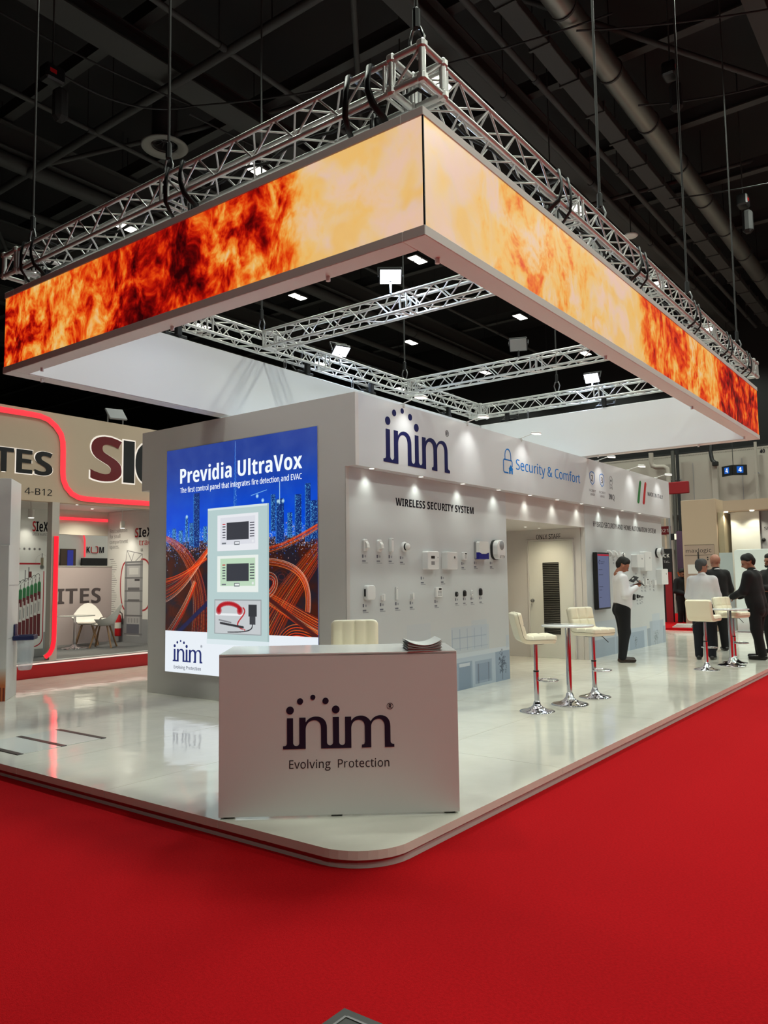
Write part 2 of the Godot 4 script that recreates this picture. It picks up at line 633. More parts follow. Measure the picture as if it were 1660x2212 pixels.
func build_services() -> void:
	round_duct(6.0, 29.0, 10.5, -4.6, 0.21, "wide round metal air duct with ringed joints under the roof", M.galv)
	round_duct(3.0, 29.0, 10.3, -15.45, 0.16, "round grey air duct running behind the truss corner", M.beam, 3.0)
	# flanged rectangular duct
	var t := thing("cable_duct", "flat grey rectangular duct with flanged joints beside the round duct", "duct", Vector3(6, 10.4, -5.2))
	part(t, "body", cbox(Vector3(24, 0.16, 0.32), 0.01), M.beam, Vector3(12, 0, 0))
	for i in 20:
		part(t, "flange", cbox(Vector3(0.05, 0.22, 0.38)), M.beam, Vector3(0.6 + i * 1.2, 0, 0))
	var straight := [[10.25, -5.6, 0.055, "thin grey water pipe hung beside the flat duct"], [10.2, -6.2, 0.06, "grey sprinkler pipe running above the pale screen end"], [10.2, -9.2, 0.05, "narrow dark pipe crossing the roof over the white panel"], [10.2, -17.2, 0.1, "grey pipe low under the roof behind the hoist"], [10.15, -12.9, 0.045, "narrow dark conduit near the round ceiling diffuser"]]
	for s in straight:
		var p := thing("ceiling_pipe", s[3], "pipe", Vector3(2, s[0], s[1]))
		rod(p, "pipe", Vector3.ZERO, Vector3(27.5, 0, 0), s[2], M.beam, 12)
		for i in 7:
			rod(p, "coupling", Vector3(2 + i * 4.0, 0, 0), Vector3(2.12 + i * 4.0, 0, 0), s[2] * 1.25, M.dark, 12)
			rod(p, "hanger", Vector3(2 + i * 4.0, s[2], 0), Vector3(2 + i * 4.0, 12.2 - s[0], 0), 0.01, M.dark, 6)
	var zp := thing("ceiling_pipe", "long grey pipe crossing over the truss toward the back wall", "pipe", Vector3(8.2, 10.2, -2.0))
	rod(zp, "pipe", Vector3.ZERO, Vector3(0, 0, -30), 0.075, M.beam, 14)
	for i in 7:
		rod(zp, "hanger", Vector3(0, 0.06, -2.0 - i * 4.2), Vector3(0, 2.1, -2.0 - i * 4.2), 0.012, M.dark, 6)
	var tr := thing("cable_tray", "dark cable tray packed with cables near the diffuser", "cable tray", Vector3(3, 10.35, -11.0))
	part(tr, "tray", cbox(Vector3(25, 0.03, 0.45)), M.beam)
	tr.get_child(0).position = Vector3(12.5, 0, 0.35)
	for i in 6:
		var pts: Array = []
		for j in 26:
			pts.append(Vector3(j, 0.04 + 0.02 * sin(j * 1.7 + i), 0.2 + 0.06 * i + 0.03 * sin(j * 0.9 + i * 2.0)))
		part(tr, "cable", tube(pts, 0.016, 5), M.rubber)
	# round ceiling diffuser
	var df := thing("air_diffuser", "round white air diffuser ring hanging in the dark roof", "diffuser", Vector3(10.1, 10.9, -13.35))
	part(df, "ring", lathe([Vector2(0.26, 0.06), Vector2(0.3, 0.0), Vector2(0.47, -0.03), Vector2(0.5, 0.0), Vector2(0.47, 0.02), Vector2(0.3, 0.08), Vector2(0.26, 0.06)], 36), mat(Color(0.5, 0.5, 0.48), 0.6))
	part(df, "throat", lathe([Vector2(0.27, 0.02), Vector2(0.27, 0.9)], 24), M.beam)
	for i in 6:
		part(df, "vane", cbox(Vector3(0.5, 0.08, 0.012)), M.dark, Vector3(0, 0.15, 0), Vector3(0.5, PI / 6 * i, 0))
	var d2 := dup(df, Vector3(19.5, 10.9, -8.9), 0.3, "round white air diffuser ring above the inner trusses")
	d2.set_meta("category", "diffuser")
	# smoke detector disc
	var sd := thing("ceiling_speaker", "small round white ceiling disc hung by the pipes", "speaker", Vector3(17.9, 9.6, -6.0))
	part(sd, "disc", lathe([Vector2(0.0, -0.03), Vector2(0.14, -0.03), Vector2(0.17, 0.0), Vector2(0.14, 0.03), Vector2(0.0, 0.04)], 24), M.paper)
	rod(sd, "stem", Vector3.ZERO, Vector3(0, 1.9, 0), 0.012, M.dark, 6)
	# hoist motors up in the roof
	for h in [[Vector3(5.75, 8.9, -10.2), "black chain hoist with red label high over the stand corner"], [Vector3(12.9, 10.0, -3.55), "black chain hoist hanging under the wide round duct"], [Vector3(17.3, 9.4, -3.4), "black chain hoist with red tag beyond the round duct"]]:
		var m := thing("chain_hoist", h[1], "hoist", h[0])
		part(m, "motor", cbox(Vector3(0.3, 0.24, 0.22), 0.03), M.black)
		part(m, "chain_bag", cbox(Vector3(0.2, 0.5, 0.2), 0.06), M.rubber, Vector3(0.1, -0.42, 0.05))
		part(m, "tag", cbox(Vector3(0.1, 0.06, 0.005)), M.red, Vector3(-0.05, 0, 0.113))
		rod(m, "hook_rod", Vector3(0, 0.12, 0), Vector3(0, 12.26 - h[0].y, 0), 0.014, M.beam, 6)
	# slung steel wires
	var wires := [[Vector3(11.0, 10.0, -4.4), Vector3(14.5, 10.9, 1.0)], [Vector3(16.2, 9.4, -4.6), Vector3(17.0, 9.6, 1.0)], [Vector3(13.2, 9.8, -4.2), Vector3(14.5, 10.1, 0.0)], [Vector3(3.0, 10.6, -11.5), Vector3(8.3, 9.7, -10.2)], [Vector3(8.3, 9.7, -10.2), Vector3(11.5, 10.4, -4.0)], [Vector3(8.3, 9.6, -10.3), Vector3(16.0, 10.4, -9.5)], [Vector3(5.8, 9.0, -10.2), Vector3(8.3, 9.7, -10.2)]]
	var wl := ["above the wide round duct", "past the hoist with the red tag", "from the duct to the near roof", "over the stand corner hoist", "from the long pipe to the flat duct", "between the long pipe and far beams", "between the corner hoist and long pipe"]
	for wi in wires.size():
		var w: Array = wires[wi]
		var t2 := thing("roof_wire", "thin slack cable strung " + wl[wi], "cable", w[0], 0.0, "slack cables under the roof")
		var pts: Array = []
		for j in 13:
			var s := j / 12.0
			pts.append((w[1] - w[0]) * s - Vector3(0, 4.0 * 0.25 * s * (1.0 - s), 0))
		part(t2, "strand", tube(pts, 0.016, 5), M.dark)

func build_lamps() -> void:
	# the high-bay fixtures of the hall: a regular grid
	var proto: Node3D = null
	for x in [-7.0, -1.0, 4.9, 10.77, 16.7, 22.6, 28.0]:
		for z in [10.8, 6.4, 2.0, -2.4, -6.8, -11.3, -15.65, -20.0]:
			var on: bool = HALL_ON.call(x, z)
			if not on:
				continue
			if proto == null:
				proto = thing("highbay_lamp", "twin square high-bay lamp glowing under the dark roof", "lamp", Vector3(x, 10.0, z), 0.0, "high-bay lamps of the hall")
				part(proto, "housing", cbox(Vector3(0.62, 0.1, 0.34), 0.02), M.black, Vector3(0, 0.06, 0))
				for s in [-1, 1]:
					part(proto, "lamp_panel", cbox(Vector3(0.24, 0.012, 0.26)), M.lamp, Vector3(0.15 * s, 0.004, 0))
				rod(proto, "hanger", Vector3(0, 0.1, 0), Vector3(0, 2.26, 0), 0.012, M.dark, 6)
				spot(proto, Vector3(0, -0.03, 0), Vector3.DOWN, 70.0, HALL_COLOR, HALL_LAMP, 0.25, 0.45)
			else:
				dup(proto, Vector3(x, 10.0, z), 0.0, "twin square high-bay lamp glowing under the dark roof")

var HALL_ON := func(x: float, z: float) -> bool:
	return (x > 0.0 and (z < 7.0 or x > 8.0) and not (x < 6.0 and z < -9.0)) or (x > -2.0 and z > 1.0 and z < 7.0)

# ---------------------------------------------------------------- platform
func platform_outline(inset: float) -> PackedVector2Array:
	var p := PackedVector2Array()
	var x0 := XP + inset
	var z0 := ZP - inset
	var r := 0.36
	p.append(Vector2(21.3 - inset, z0))
	p.append(Vector2(21.3 - inset, ZS + 0.02 + inset))
	p.append(Vector2(x0, ZS + 0.02 + inset))
	for i in 11:
		var t := PI * 0.5 * i / 10.0
		p.append(Vector2(x0 + r - r * cos(t), z0 - r + r * sin(t)))
	return p

func build_platform() -> void:
	var t := structure("platform", "raised glossy white floor of the stand laid in wide boards", "platform")
	part(t, "plinth", slab(platform_outline(0.014), 0.0, 0.052), mat(Color(0.78, 0.75, 0.73), 0.6))
	var outline := platform_outline(0.0)
	var cols := 8
	for i in cols:
		for j in 8:
			var x0 := XP + 2.44 * i + 0.002
			var x1 := XP + 2.44 * (i + 1) - 0.002
			var z0 := ZP - 1.22 * j - 0.002
			var z1 := ZP - 1.22 * (j + 1) + 0.002
			# a board under the booth block never shows
			var q := PackedVector2Array([Vector2(x0, z0), Vector2(x1, z0), Vector2(x1, z1), Vector2(x0, z1)])
			for piece in Geometry2D.intersect_polygons(q, outline):
				part(t, "board", slab(piece, 0.05 if true else 0.0, FY), M.floor)
	# hatch: three dark channels with glossy plates between them
	var h := thing("floor_hatch", "floor hatch of glossy white plates between dark channels", "hatch", Vector3(3.64, FY, -7.56))
	var dk := mat(Color(0.12, 0.12, 0.12), 0.4)
	for i in 3:
		part(h, "channel", cbox(Vector3(0.058, 0.006, 0.8), 0.002), dk, Vector3(0.02 + 0.41 * i, 0.003, 0.4))
	for i in 2:
		part(h, "plate", cbox(Vector3(0.352, 0.004, 0.79), 0.0015), mat(Color(0.85, 0.86, 0.84), 0.05), Vector3(0.225 + 0.41 * i, 0.0025, 0.4))
	# plate let into the carpet of the aisle
	var pl := thing("floor_plate", "dark metal floor box lid set in the red carpet", "floor plate", Vector3(2.333, 0.0, -1.967))
	part(pl, "lid", cbox(Vector3(0.34, 0.012, 0.34), 0.004), mat(Color(0.2, 0.2, 0.17), 0.5, 0.4), Vector3(-0.17, 0.006, 0.17))
	var ring := mat(Color(0.45, 0.44, 0.42), 0.4, 0.6)
	for s in [[Vector3(-0.17, 0.013, 0.045), Vector3(0.25, 0.004, 0.01)], [Vector3(-0.17, 0.013, 0.295), Vector3(0.25, 0.004, 0.01)], [Vector3(-0.045, 0.013, 0.17), Vector3(0.01, 0.004, 0.24)], [Vector3(-0.295, 0.013, 0.17), Vector3(0.01, 0.004, 0.24)]]:
		part(pl, "rim_strip", cbox(s[1]), ring, s[0])

# ---------------------------------------------------------------- hanging screen ring
func fire_texture(w: int, h: int, stops: Array, span: float, sd: int) -> ImageTexture:
	var n := FastNoiseLite.new()
	n.seed = sd
	n.noise_type = FastNoiseLite.TYPE_SIMPLEX_SMOOTH
	n.frequency = 1.0
	n.fractal_octaves = 5
	n.fractal_gain = 0.6
	var n2 := FastNoiseLite.new()
	n2.seed = sd + 7
	n2.frequency = 1.0
	n2.fractal_octaves = 3
	var g := Gradient.new()
	g.offsets = PackedFloat32Array([0.0, 0.16, 0.3, 0.42, 0.54, 0.66, 0.78, 0.9, 1.0])
	g.colors = PackedColorArray([Color(0.18, 0.01, 0.02), Color(0.42, 0.02, 0.02), Color(0.70, 0.07, 0.03), Color(0.90, 0.24, 0.05), Color(0.95, 0.46, 0.13), Color(0.97, 0.66, 0.28), Color(0.96, 0.76, 0.44), Color(0.94, 0.79, 0.58), Color(0.92, 0.78, 0.68)])
	var data := PackedByteArray()
	data.resize(w * h * 3)
	var o := 0
	var hh := span * float(h) / w
	for y in h:
		for x in w:
			var u := float(x) / w
			var px := u * span
			var py := float(y) / h * hh
			var wx := n2.get_noise_2d(px * 0.9, py * 0.5 + 9.0)
			var wy := n2.get_noise_2d(px * 0.9 + 31.0, py * 0.5)
			var v := n.get_noise_2d(px * 1.4 + wx * 0.35, py * 1.15 + wy * 0.4)
			var fine := n.get_noise_2d(px * 5.0 + wx * 0.8 + 50.0, py * 3.8 + wy * 0.8)
			# base heat along the screen
			var base := 0.0
			var amp := 0.0
			for k in range(1, stops.size()):
				if u <= stops[k][0]:
					var s: float = (u - stops[k - 1][0]) / (stops[k][0] - stops[k - 1][0])
					base = lerpf(stops[k - 1][1], stops[k][1], s)
					amp = lerpf(stops[k - 1][2], stops[k][2], s)
					break
			var heat := clampf(base + amp * (1.15 * v + 0.7 * fine), 0.0, 1.0)
			var c := g.sample(heat)
			if heat > 0.62:
				var yel := n2.get_noise_2d(px * 1.1 + 70.0, py * 1.3 + wy * 0.3) * 1.6 + 0.45
				c = c.lerp(Color(0.96, 0.74, 0.36) if yel > 0.5 else Color(0.94, 0.78, 0.70), clampf((heat - 0.62) * 2.2, 0.0, 1.0) * clampf(absf(yel - 0.5) * 1.5, 0.0, 0.85))
			data[o] = int(c.r * 255.0)
			data[o + 1] = int(c.g * 255.0)
			data[o + 2] = int(c.b * 255.0)
			o += 3
	return ImageTexture.create_from_image(Image.create_from_data(w, h, false, Image.FORMAT_RGB8, data))

func screen_mesh(w: float, h: float) -> ArrayMesh:
	# front face at z = 0.004 with its own UVs, thin sides behind it
	var st := SurfaceTool.new()
	st.begin(Mesh.PRIMITIVE_TRIANGLES)
	var c := [Vector2(0, 1), Vector2(0, 0), Vector2(1, 0), Vector2(1, 1)]
	var p: Array = []
	for v in c:
		p.append(Vector3(w * (v.x - 0.5), h * (0.5 - v.y), 0.004))
	for i in [0, 1, 2, 0, 2, 3]:
		st.set_uv(c[i])
		st.set_normal(Vector3(0, 0, 1))
		st.add_vertex(p[i])
	for i in 4:
		var a: Vector3 = p[i]
		var b: Vector3 = p[(i + 1) % 4]
		var nn := Vector3((a.x + b.x), (a.y + b.y), 0).normalized()
		for q in [[a, 0.0], [a - Vector3(0, 0, 0.004), 0.0], [b, 0.0], [b, 0.0], [a - Vector3(0, 0, 0.004), 0.0], [b - Vector3(0, 0, 0.004), 0.0]]:
			st.set_uv(c[i])
			st.set_normal(nn)
			st.add_vertex(q[0])
	return st.commit()

func screen_material(t: Texture2D, e: float) -> StandardMaterial3D:
	var m := StandardMaterial3D.new()
	m.albedo_color = Color(0.02, 0.02, 0.02)
	m.roughness = 0.35
	m.emission_enabled = true
	m.emission = Color.WHITE
	m.emission_operator = BaseMaterial3D.EMISSION_OP_MULTIPLY
	m.emission_texture = t
	m.emission_energy_multiplier = e
	m.texture_repeat = false
	return m

func build_header() -> void:
	var t := thing("hanging_led_screen", "rectangular ring of LED screens showing flames hung over the stand", "LED screen", Vector3(XH, YB, ZH))
	var lx := XE - XH
	var lz := ZH - ZE
	var th := 0.17
	var hh := YT - YB
	var cy := hh * 0.5
	# inner white cladding of each side
	part(t, "inner_panel", cbox(Vector3(lx - 2 * th, hh - 0.02, 0.02)), M.inner, Vector3(lx / 2, cy, -th))
	part(t, "inner_panel", cbox(Vector3(lx - 2 * th, hh - 0.02, 0.02)), M.inner, Vector3(lx / 2, cy, -lz + th))
	part(t, "inner_panel", cbox(Vector3(0.02, hh - 0.02, lz - 2 * th)), M.inner, Vector3(th, cy, -lz / 2))
	part(t, "inner_panel", cbox(Vector3(0.02, hh - 0.02, lz - 2 * th)), M.inner, Vector3(lx - th, cy, -lz / 2))
	# outer cladding behind the screens and on the sides turned away
	part(t, "outer_panel", cbox(Vector3(lx - 0.04, hh - 0.04, 0.02)), M.black, Vector3(lx / 2, cy, -0.026))
	part(t, "outer_panel", cbox(Vector3(0.02, hh - 0.04, lz - 0.04)), M.black, Vector3(0.026, cy, -lz / 2))
	part(t, "outer_panel", cbox(Vector3(lx - 0.04, hh - 0.04, 0.02)), M.white, Vector3(lx / 2, cy, -lz + 0.02))
	part(t, "outer_panel", cbox(Vector3(0.02, hh - 0.04, lz - 0.04)), M.white, Vector3(lx - 0.02, cy, -lz / 2))
	# frame rails, top and bottom
	for y in [0.034, hh - 0.031]:
		var rh := 0.068 if y < 0.1 else 0.062
		part(t, "frame_rail", cbox(Vector3(lx, rh, th), 0.004), M.frame, Vector3(lx / 2, y, -th / 2))
		part(t, "frame_rail", cbox(Vector3(lx, rh, th), 0.004), M.frame, Vector3(lx / 2, y, -lz + th / 2))
		part(t, "frame_rail", cbox(Vector3(th, rh, lz - 2 * th), 0.004), M.frame, Vector3(th / 2, y, -lz / 2))
		part(t, "frame_rail", cbox(Vector3(th, rh, lz - 2 * th), 0.004), M.frame, Vector3(lx - th / 2, y, -lz / 2))
	# screens
	var sh := hh - 0.13
	var left := fire_texture(1024, 144, [[0.0, 0.36, 0.42], [0.06, 0.4, 0.4], [0.17, 0.6, 0.4], [0.3, 0.56, 0.38], [0.4, 0.3, 0.38], [0.47, 0.22, 0.34], [0.56, 0.26, 0.36], [0.64, 0.48, 0.4], [0.70, 0.4, 0.42], [0.76, 0.5, 0.38], [0.80, 0.84, 0.16], [0.86, 0.88, 0.14], [0.94, 0.92, 0.12], [1.0, 0.96, 0.1]], 8.0, 4)
	var right := fire_texture(1536, 128, [[0.0, 0.97, 0.06], [0.05, 0.96, 0.1], [0.09, 0.82, 0.24], [0.15, 0.72, 0.32], [0.22, 0.74, 0.32], [0.30, 0.88, 0.2], [0.37, 0.94, 0.14], [0.41, 0.86, 0.2], [0.435, 0.55, 0.32], [0.5, 0.5, 0.34], [0.62, 0.6, 0.36], [0.72, 0.7, 0.28], [0.76, 0.34, 0.34], [0.88, 0.30, 0.36], [1.0, 0.45, 0.34]], 14.0, 21)
	part(t, "screen", screen_mesh(lz - 0.02, sh), screen_material(left, 0.9), Vector3(0.012, 0.068 + sh / 2, -lz / 2), Vector3(0, -PI / 2, 0))
	part(t, "screen", screen_mesh(lx - 0.02, sh), screen_material(right, 0.9), Vector3(lx / 2, 0.068 + sh / 2, -0.012))
	area(t, Vector3(0.0, cy, -lz / 2), Vector3.LEFT, Vector2(lz, sh), Color(1.0, 0.5, 0.22), 0.25)
	area(t, Vector3(lx / 2, cy, 0.0), Vector3.BACK, Vector2(lx, sh), Color(1.0, 0.66, 0.36), 0.5)
	part(t, "corner_strip", cbox(Vector3(0.01, sh, 0.01)), M.black, Vector3(0.007, 0.068 + sh / 2, -0.007))
	# small pegs under the frame
	for x in [0.35, 3.3, 6.2, 9.0]:
		rod(t, "peg", Vector3(x, 0, -0.14), Vector3(x, -0.035, -0.14), 0.016, M.white)
		rod(t, "peg", Vector3(x, 0, -lz + 0.12), Vector3(x, -0.035, -lz + 0.12), 0.016, M.white)
	for z in [0.9, 2.6, 4.6]:
		rod(t, "peg", Vector3(0.13, 0, -z), Vector3(0.13, -0.035, -z), 0.016, M.white)
		rod(t, "peg", Vector3(lx - 0.13, 0, -z), Vector3(lx - 0.13, -0.035, -z), 0.016, M.white)

# ---------------------------------------------------------------- trusses
const TW := 0.215       # side of the box truss, between chord centres
const TY := 4.70        # its lower chords
func truss(label: String, a: Vector3, b: Vector3, ends := true) -> Node3D:
	var l := a.distance_to(b)
	var t := thing("lighting_truss", label, "truss", a, 0.0, "aluminium box trusses over the stand")
	t.rotation.y = -atan2(b.z - a.z, b.x - a.x)
	var h := TW
	for y in [0.0, h]:
		for z in [-h / 2, h / 2]:
			rod(t, "chord", Vector3(0, y, z), Vector3(l, y, z), 0.019, M.alu, 10)
	var n := int(round(l / 0.21))
	n += n % 2
	var s := l / n
	for i in n:
		var up := i % 2 == 0
		var x0 := s * i
		var x1 := s * (i + 1)
		for z in [-h / 2, h / 2]:
			rod(t, "brace", Vector3(x0, 0.0 if up else h, z), Vector3(x1, h if up else 0.0, z), 0.0085, M.alu, 6)
		for y in [0.0, h]:
			rod(t, "brace", Vector3(x0, y, -h / 2 if up else h / 2), Vector3(x1, y, h / 2 if up else -h / 2), 0.0085, M.alu, 6)
	# bolted joints every two and a half metres: two square frames of posts
	var k := maxi(1, int(round(l / 2.5)))
	for j in k + 1:
		var x := l * j / k
		for e in [-0.045, 0.045]:
			var xx := clampf(x + e, 0.0, l)
			for z in [-h / 2, h / 2]:
				rod(t, "post", Vector3(xx, 0, z), Vector3(xx, h, z), 0.013, M.alu, 8)
			for y in [0.0, h]:
				rod(t, "post", Vector3(xx, y, -h / 2), Vector3(xx, y, h / 2), 0.013, M.alu, 8)
	return t

func corner_block(at: Vector3, label: String) -> void:
	var t := thing("truss_corner", label, "truss corner", at, 0.0, "corner blocks of the truss ring")
	var h := TW + 0.02
	for y in [0.0, TW]:
		for p in [[Vector3(-h / 2, y, -h / 2), Vector3(h / 2, y, -h / 2)], [Vector3(-h / 2, y, h / 2), Vector3(h / 2, y, h / 2)], [Vector3(-h / 2, y, -h / 2), Vector3(-h / 2, y, h / 2)], [Vector3(h / 2, y, -h / 2), Vector3(h / 2, y, h / 2)]]:
			rod(t, "tube", p[0], p[1], 0.022, M.alu, 10)
	for x in [-h / 2, h / 2]:
		for z in [-h / 2, h / 2]:
			rod(t, "post", Vector3(x, 0, z), Vector3(x, TW, z), 0.024, M.alu, 10)
			for y in [0.0, TW]:
				part(t, "knuckle", cbox(Vector3(0.062, 0.062, 0.062), 0.014), M.alu, Vector3(x, y, z))
	rod(t, "brace", Vector3(-h / 2, 0, h / 2), Vector3(h / 2, TW, h / 2), 0.009, M.alu, 6)
	rod(t, "brace", Vector3(-h / 2, 0, -h / 2), Vector3(-h / 2, TW, h / 2), 0.009, M.alu, 6)

func hanger_bracket(at: Vector3, turn: float, label: String) -> void:
	# two black straps over the truss that carry the screen frame
	var t := thing("strap_bracket", label, "bracket", at, turn, "black straps holding the screen ring")
	var h := TW
	for x in [-0.09, 0.09]:
		var pts: Array = [Vector3(x, h + 0.03, -0.12), Vector3(x, h + 0.045, 0.0), Vector3(x, h + 0.03, 0.13), Vector3(x, h * 0.6, 0.15), Vector3(x * 1.05, 0.06, 0.15), Vector3(x * 1.3, -0.03, 0.13), Vector3(x * 1.6, -0.1, 0.05), Vector3(x * 1.6, -0.165, -0.02)]
		part(t, "strap", tube(pts, 0.026, 6, false, 0.3), M.black)
	part(t, "clamp", cbox(Vector3(0.34, 0.05, 0.06), 0.01), M.black, Vector3(0, -0.14, 0.0))
	part(t, "clamp", cbox(Vector3(0.08, 0.16, 0.07), 0.012), M.black, Vector3(0, -0.08, -0.06))
	rod(t, "bolt", Vector3(0, -0.16, -0.03), Vector3(0, 0.02, -0.03), 0.014, M.steel, 8)

func drop_cable(at: Vector3, label: String, top := 12.2) -> void:
	var t := thing("drop_cable", label, "cable", at, 0.0, "steel cables and chains carrying the trusses")
	rod(t, "wire", Vector3(0, 0.35, 0), Vector3(0, top - at.y, 0), 0.013, M.beam, 6)
	part(t, "shackle", cbox(Vector3(0.05, 0.16, 0.05), 0.016), M.black, Vector3(0, 0.27, 0))
	part(t, "shackle", tube([Vector3(0, 0.2, 0.03), Vector3(0, 0.13, 0.055), Vector3(0, 0.04, 0.03), Vector3(0, 0.0, 0), Vector3(0, 0.04, -0.03), Vector3(0, 0.13, -0.055), Vector3(0, 0.2, -0.03)], 0.011, 6, true), M.steel)

func build_trusses() -> void:
	var x0 := XH + 0.11
	var x1 := XE - 0.11
	var z0 := ZH - 0.11
	var z1 := ZE + 0.11
	var o := TW / 2 + 0.03
	truss("aluminium truss along the flame screen end beside the grey stand wall", Vector3(x0, TY, z0 - o), Vector3(x0, TY, z1 + o))
	truss("long aluminium truss over the screen facing the bar stools", Vector3(x0 + o, TY, z0), Vector3(x1 - o, TY, z0))
	truss("long aluminium truss above the bluish white inner panel", Vector3(x0 + o, TY, z1), Vector3(x1 - o, TY, z1))
	truss("aluminium truss above the cream inner end panel", Vector3(x1, TY, z0 - o), Vector3(x1, TY, z1 + o))
	truss("cross truss carrying the brightest floodlight", Vector3(7.35, TY, z0 - o), Vector3(7.35, TY, z1 + o))
	truss("cross truss carrying the unlit floodlight", Vector3(10.72, TY, z0 - o), Vector3(10.72, TY, z1 + o))
	corner_block(Vector3(x0, TY, z0), "aluminium truss corner block over the pale screen corner")
	corner_block(Vector3(x1, TY, z0), "aluminium truss corner block over the red end of screen")
	corner_block(Vector3(x0, TY, z1), "aluminium truss corner block over the bluish inner panel end")
	corner_block(Vector3(x1, TY, z1), "aluminium truss corner block where the inner panels meet")
	var zs := [-3.05, -4.95, -7.2]
	var zl := ["pale cream screen end by the corner block", "dark red flames", "orange flame end by the grey stand"]
	for i in 3:
		hanger_bracket(Vector3(x0, TY, zs[i]), -PI / 2, "black straps holding the truss above the " + zl[i])
	var xs := [5.95, 7.9, 9.9, 11.5, 12.7]
	var xl := ["pale yellow flames", "pink cream band", "orange flames", "bright orange flames", "deep red flames at its far end"]
	for i in 5:
		hanger_bracket(Vector3(xs[i], TY, z0), 0.0, "black straps holding the long truss above the " + xl[i])
	xs = [5.9, 8.2, 9.7, 12.0]
	xl = ["next to the near end of the bluish inner panel", "just past the first cross truss", "before the second cross truss", "near the cream end panel"]
	for i in 4:
		hanger_bracket(Vector3(xs[i], TY, z1), PI, "black straps on the inner truss " + xl[i])
	zs = [-5.0, -6.9]
	zl = ["under the blue tinted floodlight", "by the meeting of the inner panels"]
	for i in 2:
		hanger_bracket(Vector3(x1, TY, zs[i]), PI / 2, "black straps on the end truss " + zl[i])
	var up := TY + TW + 0.02
	var drops := [[Vector3(x0, up, z0), "pale screen corner block"], [Vector3(x0, up, -5.2), "truss above the dark red flames"], [Vector3(x0, up, z1 + 0.2), "truss corner near the grey stand"], [Vector3(7.1, up, z0), "long truss above the pale yellow flames"], [Vector3(10.0, up, z0), "long truss above the orange flames"], [Vector3(12.6, up, z0), "long truss above the deep red flames"], [Vector3(7.35, up, z1), "joint of the inner truss and first cross truss"], [Vector3(10.72, up, z1), "joint of the inner truss and second cross truss"], [Vector3(x1, up, -5.9), "end truss above the cream panel"]]
	for q in drops:
		drop_cable(q[0], "steel cable with shackle dropping to the " + q[1])
	# chain hooks hanging below the inner truss
	for hk in [[Vector3(5.5, TY - 0.03, z1), "by the near end of the bluish panel"], [Vector3(7.8, TY - 0.03, z1), "past the first cross truss"], [Vector3(9.3, TY - 0.03, z1), "under the bright square floodlight"], [Vector3(x1, TY - 0.03, -6.5), "over the cream end panel"]]:
		var t := thing("chain_hook", "short chain with hook dangling from the truss " + hk[1], "hook", hk[0], 0.0, "chain hooks under the inner truss")
		part(t, "link", tube([Vector3(0.02, -0.1, 0), Vector3(0.0, -0.14, 0), Vector3(-0.02, -0.1, 0), Vector3(-0.02, -0.02, 0), Vector3(0, 0.02, 0), Vector3(0.02, -0.02, 0)], 0.008, 6, true), M.steel)
		part(t, "link", tube([Vector3(0, -0.2, 0.02), Vector3(0, -0.24, 0), Vector3(0, -0.2, -0.02), Vector3(0, -0.14, -0.02), Vector3(0, -0.11, 0), Vector3(0, -0.14, 0.02)], 0.008, 6, true), M.steel)
		part(t, "hook", tube([Vector3(0, -0.22, 0), Vector3(0, -0.28, 0), Vector3(0.03, -0.31, 0), Vector3(0.05, -0.29, 0)], 0.009, 6), M.steel)
	# loose black cable lying in the truss
	var cb := thing("power_cable", "black power cable looped along the truss chords", "cable", Vector3(x0, TY, z0))
	for run in 2:
		var pts: Array = []
		for j in 40:
			var s := j / 39.0
			if run == 0:
				pts.append(Vector3(0.03 * sin(j * 1.3), 0.03 + 0.012 * sin(j * 2.1), -s * (z0 - z1)))
			else:
				pts.append(Vector3(s * (x1 - x0), 0.03 + 0.012 * sin(j * 2.1), 0.03 * sin(j * 1.7)))
		part(cb, "strand", tube(pts, 0.012, 5), M.rubber)

func floodlight(at: Vector3, towards: Vector3, label: String, lit: bool, energy := 3.0) -> void:
	var t := thing("floodlight", label, "floodlight", at)
	var z := towards.normalized()
	var x := Vector3.UP.cross(z).normalized()
	t.basis = Basis(x, z.cross(x), z)
	part(t, "housing", cbox(Vector3(0.27, 0.21, 0.05), 0.012), M.black, Vector3(0, 0, -0.03))
	part(t, "lamp_panel", cbox(Vector3(0.245, 0.185, 0.008)), M.lamp_cool if lit else mat(Color(0.55, 0.56, 0.55), 0.4), Vector3(0, 0, 0.0))
	for s in [-1, 1]:
		part(t, "yoke", cbox(Vector3(0.012, 0.03, 0.16)), M.black, Vector3(0.145 * s, 0, -0.1))
	part(t, "yoke", cbox(Vector3(0.3, 0.03, 0.012)), M.black, Vector3(0, 0, -0.18))
	# stand down to the truss
	var foot := t.transform.affine_inverse() * Vector3(at.x, TY + TW, at.z)
	rod(t, "stand", Vector3(0, 0, -0.18), foot, 0.014, M.black, 8)
	if lit:
		area(t, Vector3(0, 0, 0.02), Vector3(0, 0, 1), Vector2(0.24, 0.18), Color(0.78, 0.87, 1.0), energy)

func build_floodlights() -> void:
	floodlight(Vector3(7.2, 5.12, -5.26), Vector3(-0.45, -0.8, 0.35), "bright white floodlight on top of the nearest cross truss", true, 4.0)
	floodlight(Vector3(9.1, 5.1, -7.62), Vector3(-0.2, -0.8, 0.5), "bright square floodlight above the bluish inner panel", true, 4.0)
	floodlight(Vector3(13.3, 5.12, -5.27), Vector3(-0.7, -0.75, 0.1), "pale floodlight with blue tint over the cream end panel", true, 3.0)
	floodlight(Vector3(10.55, 5.1, -5.32), Vector3(-0.7, -0.5, 0.3), "unlit grey floodlight on the second cross truss", false)

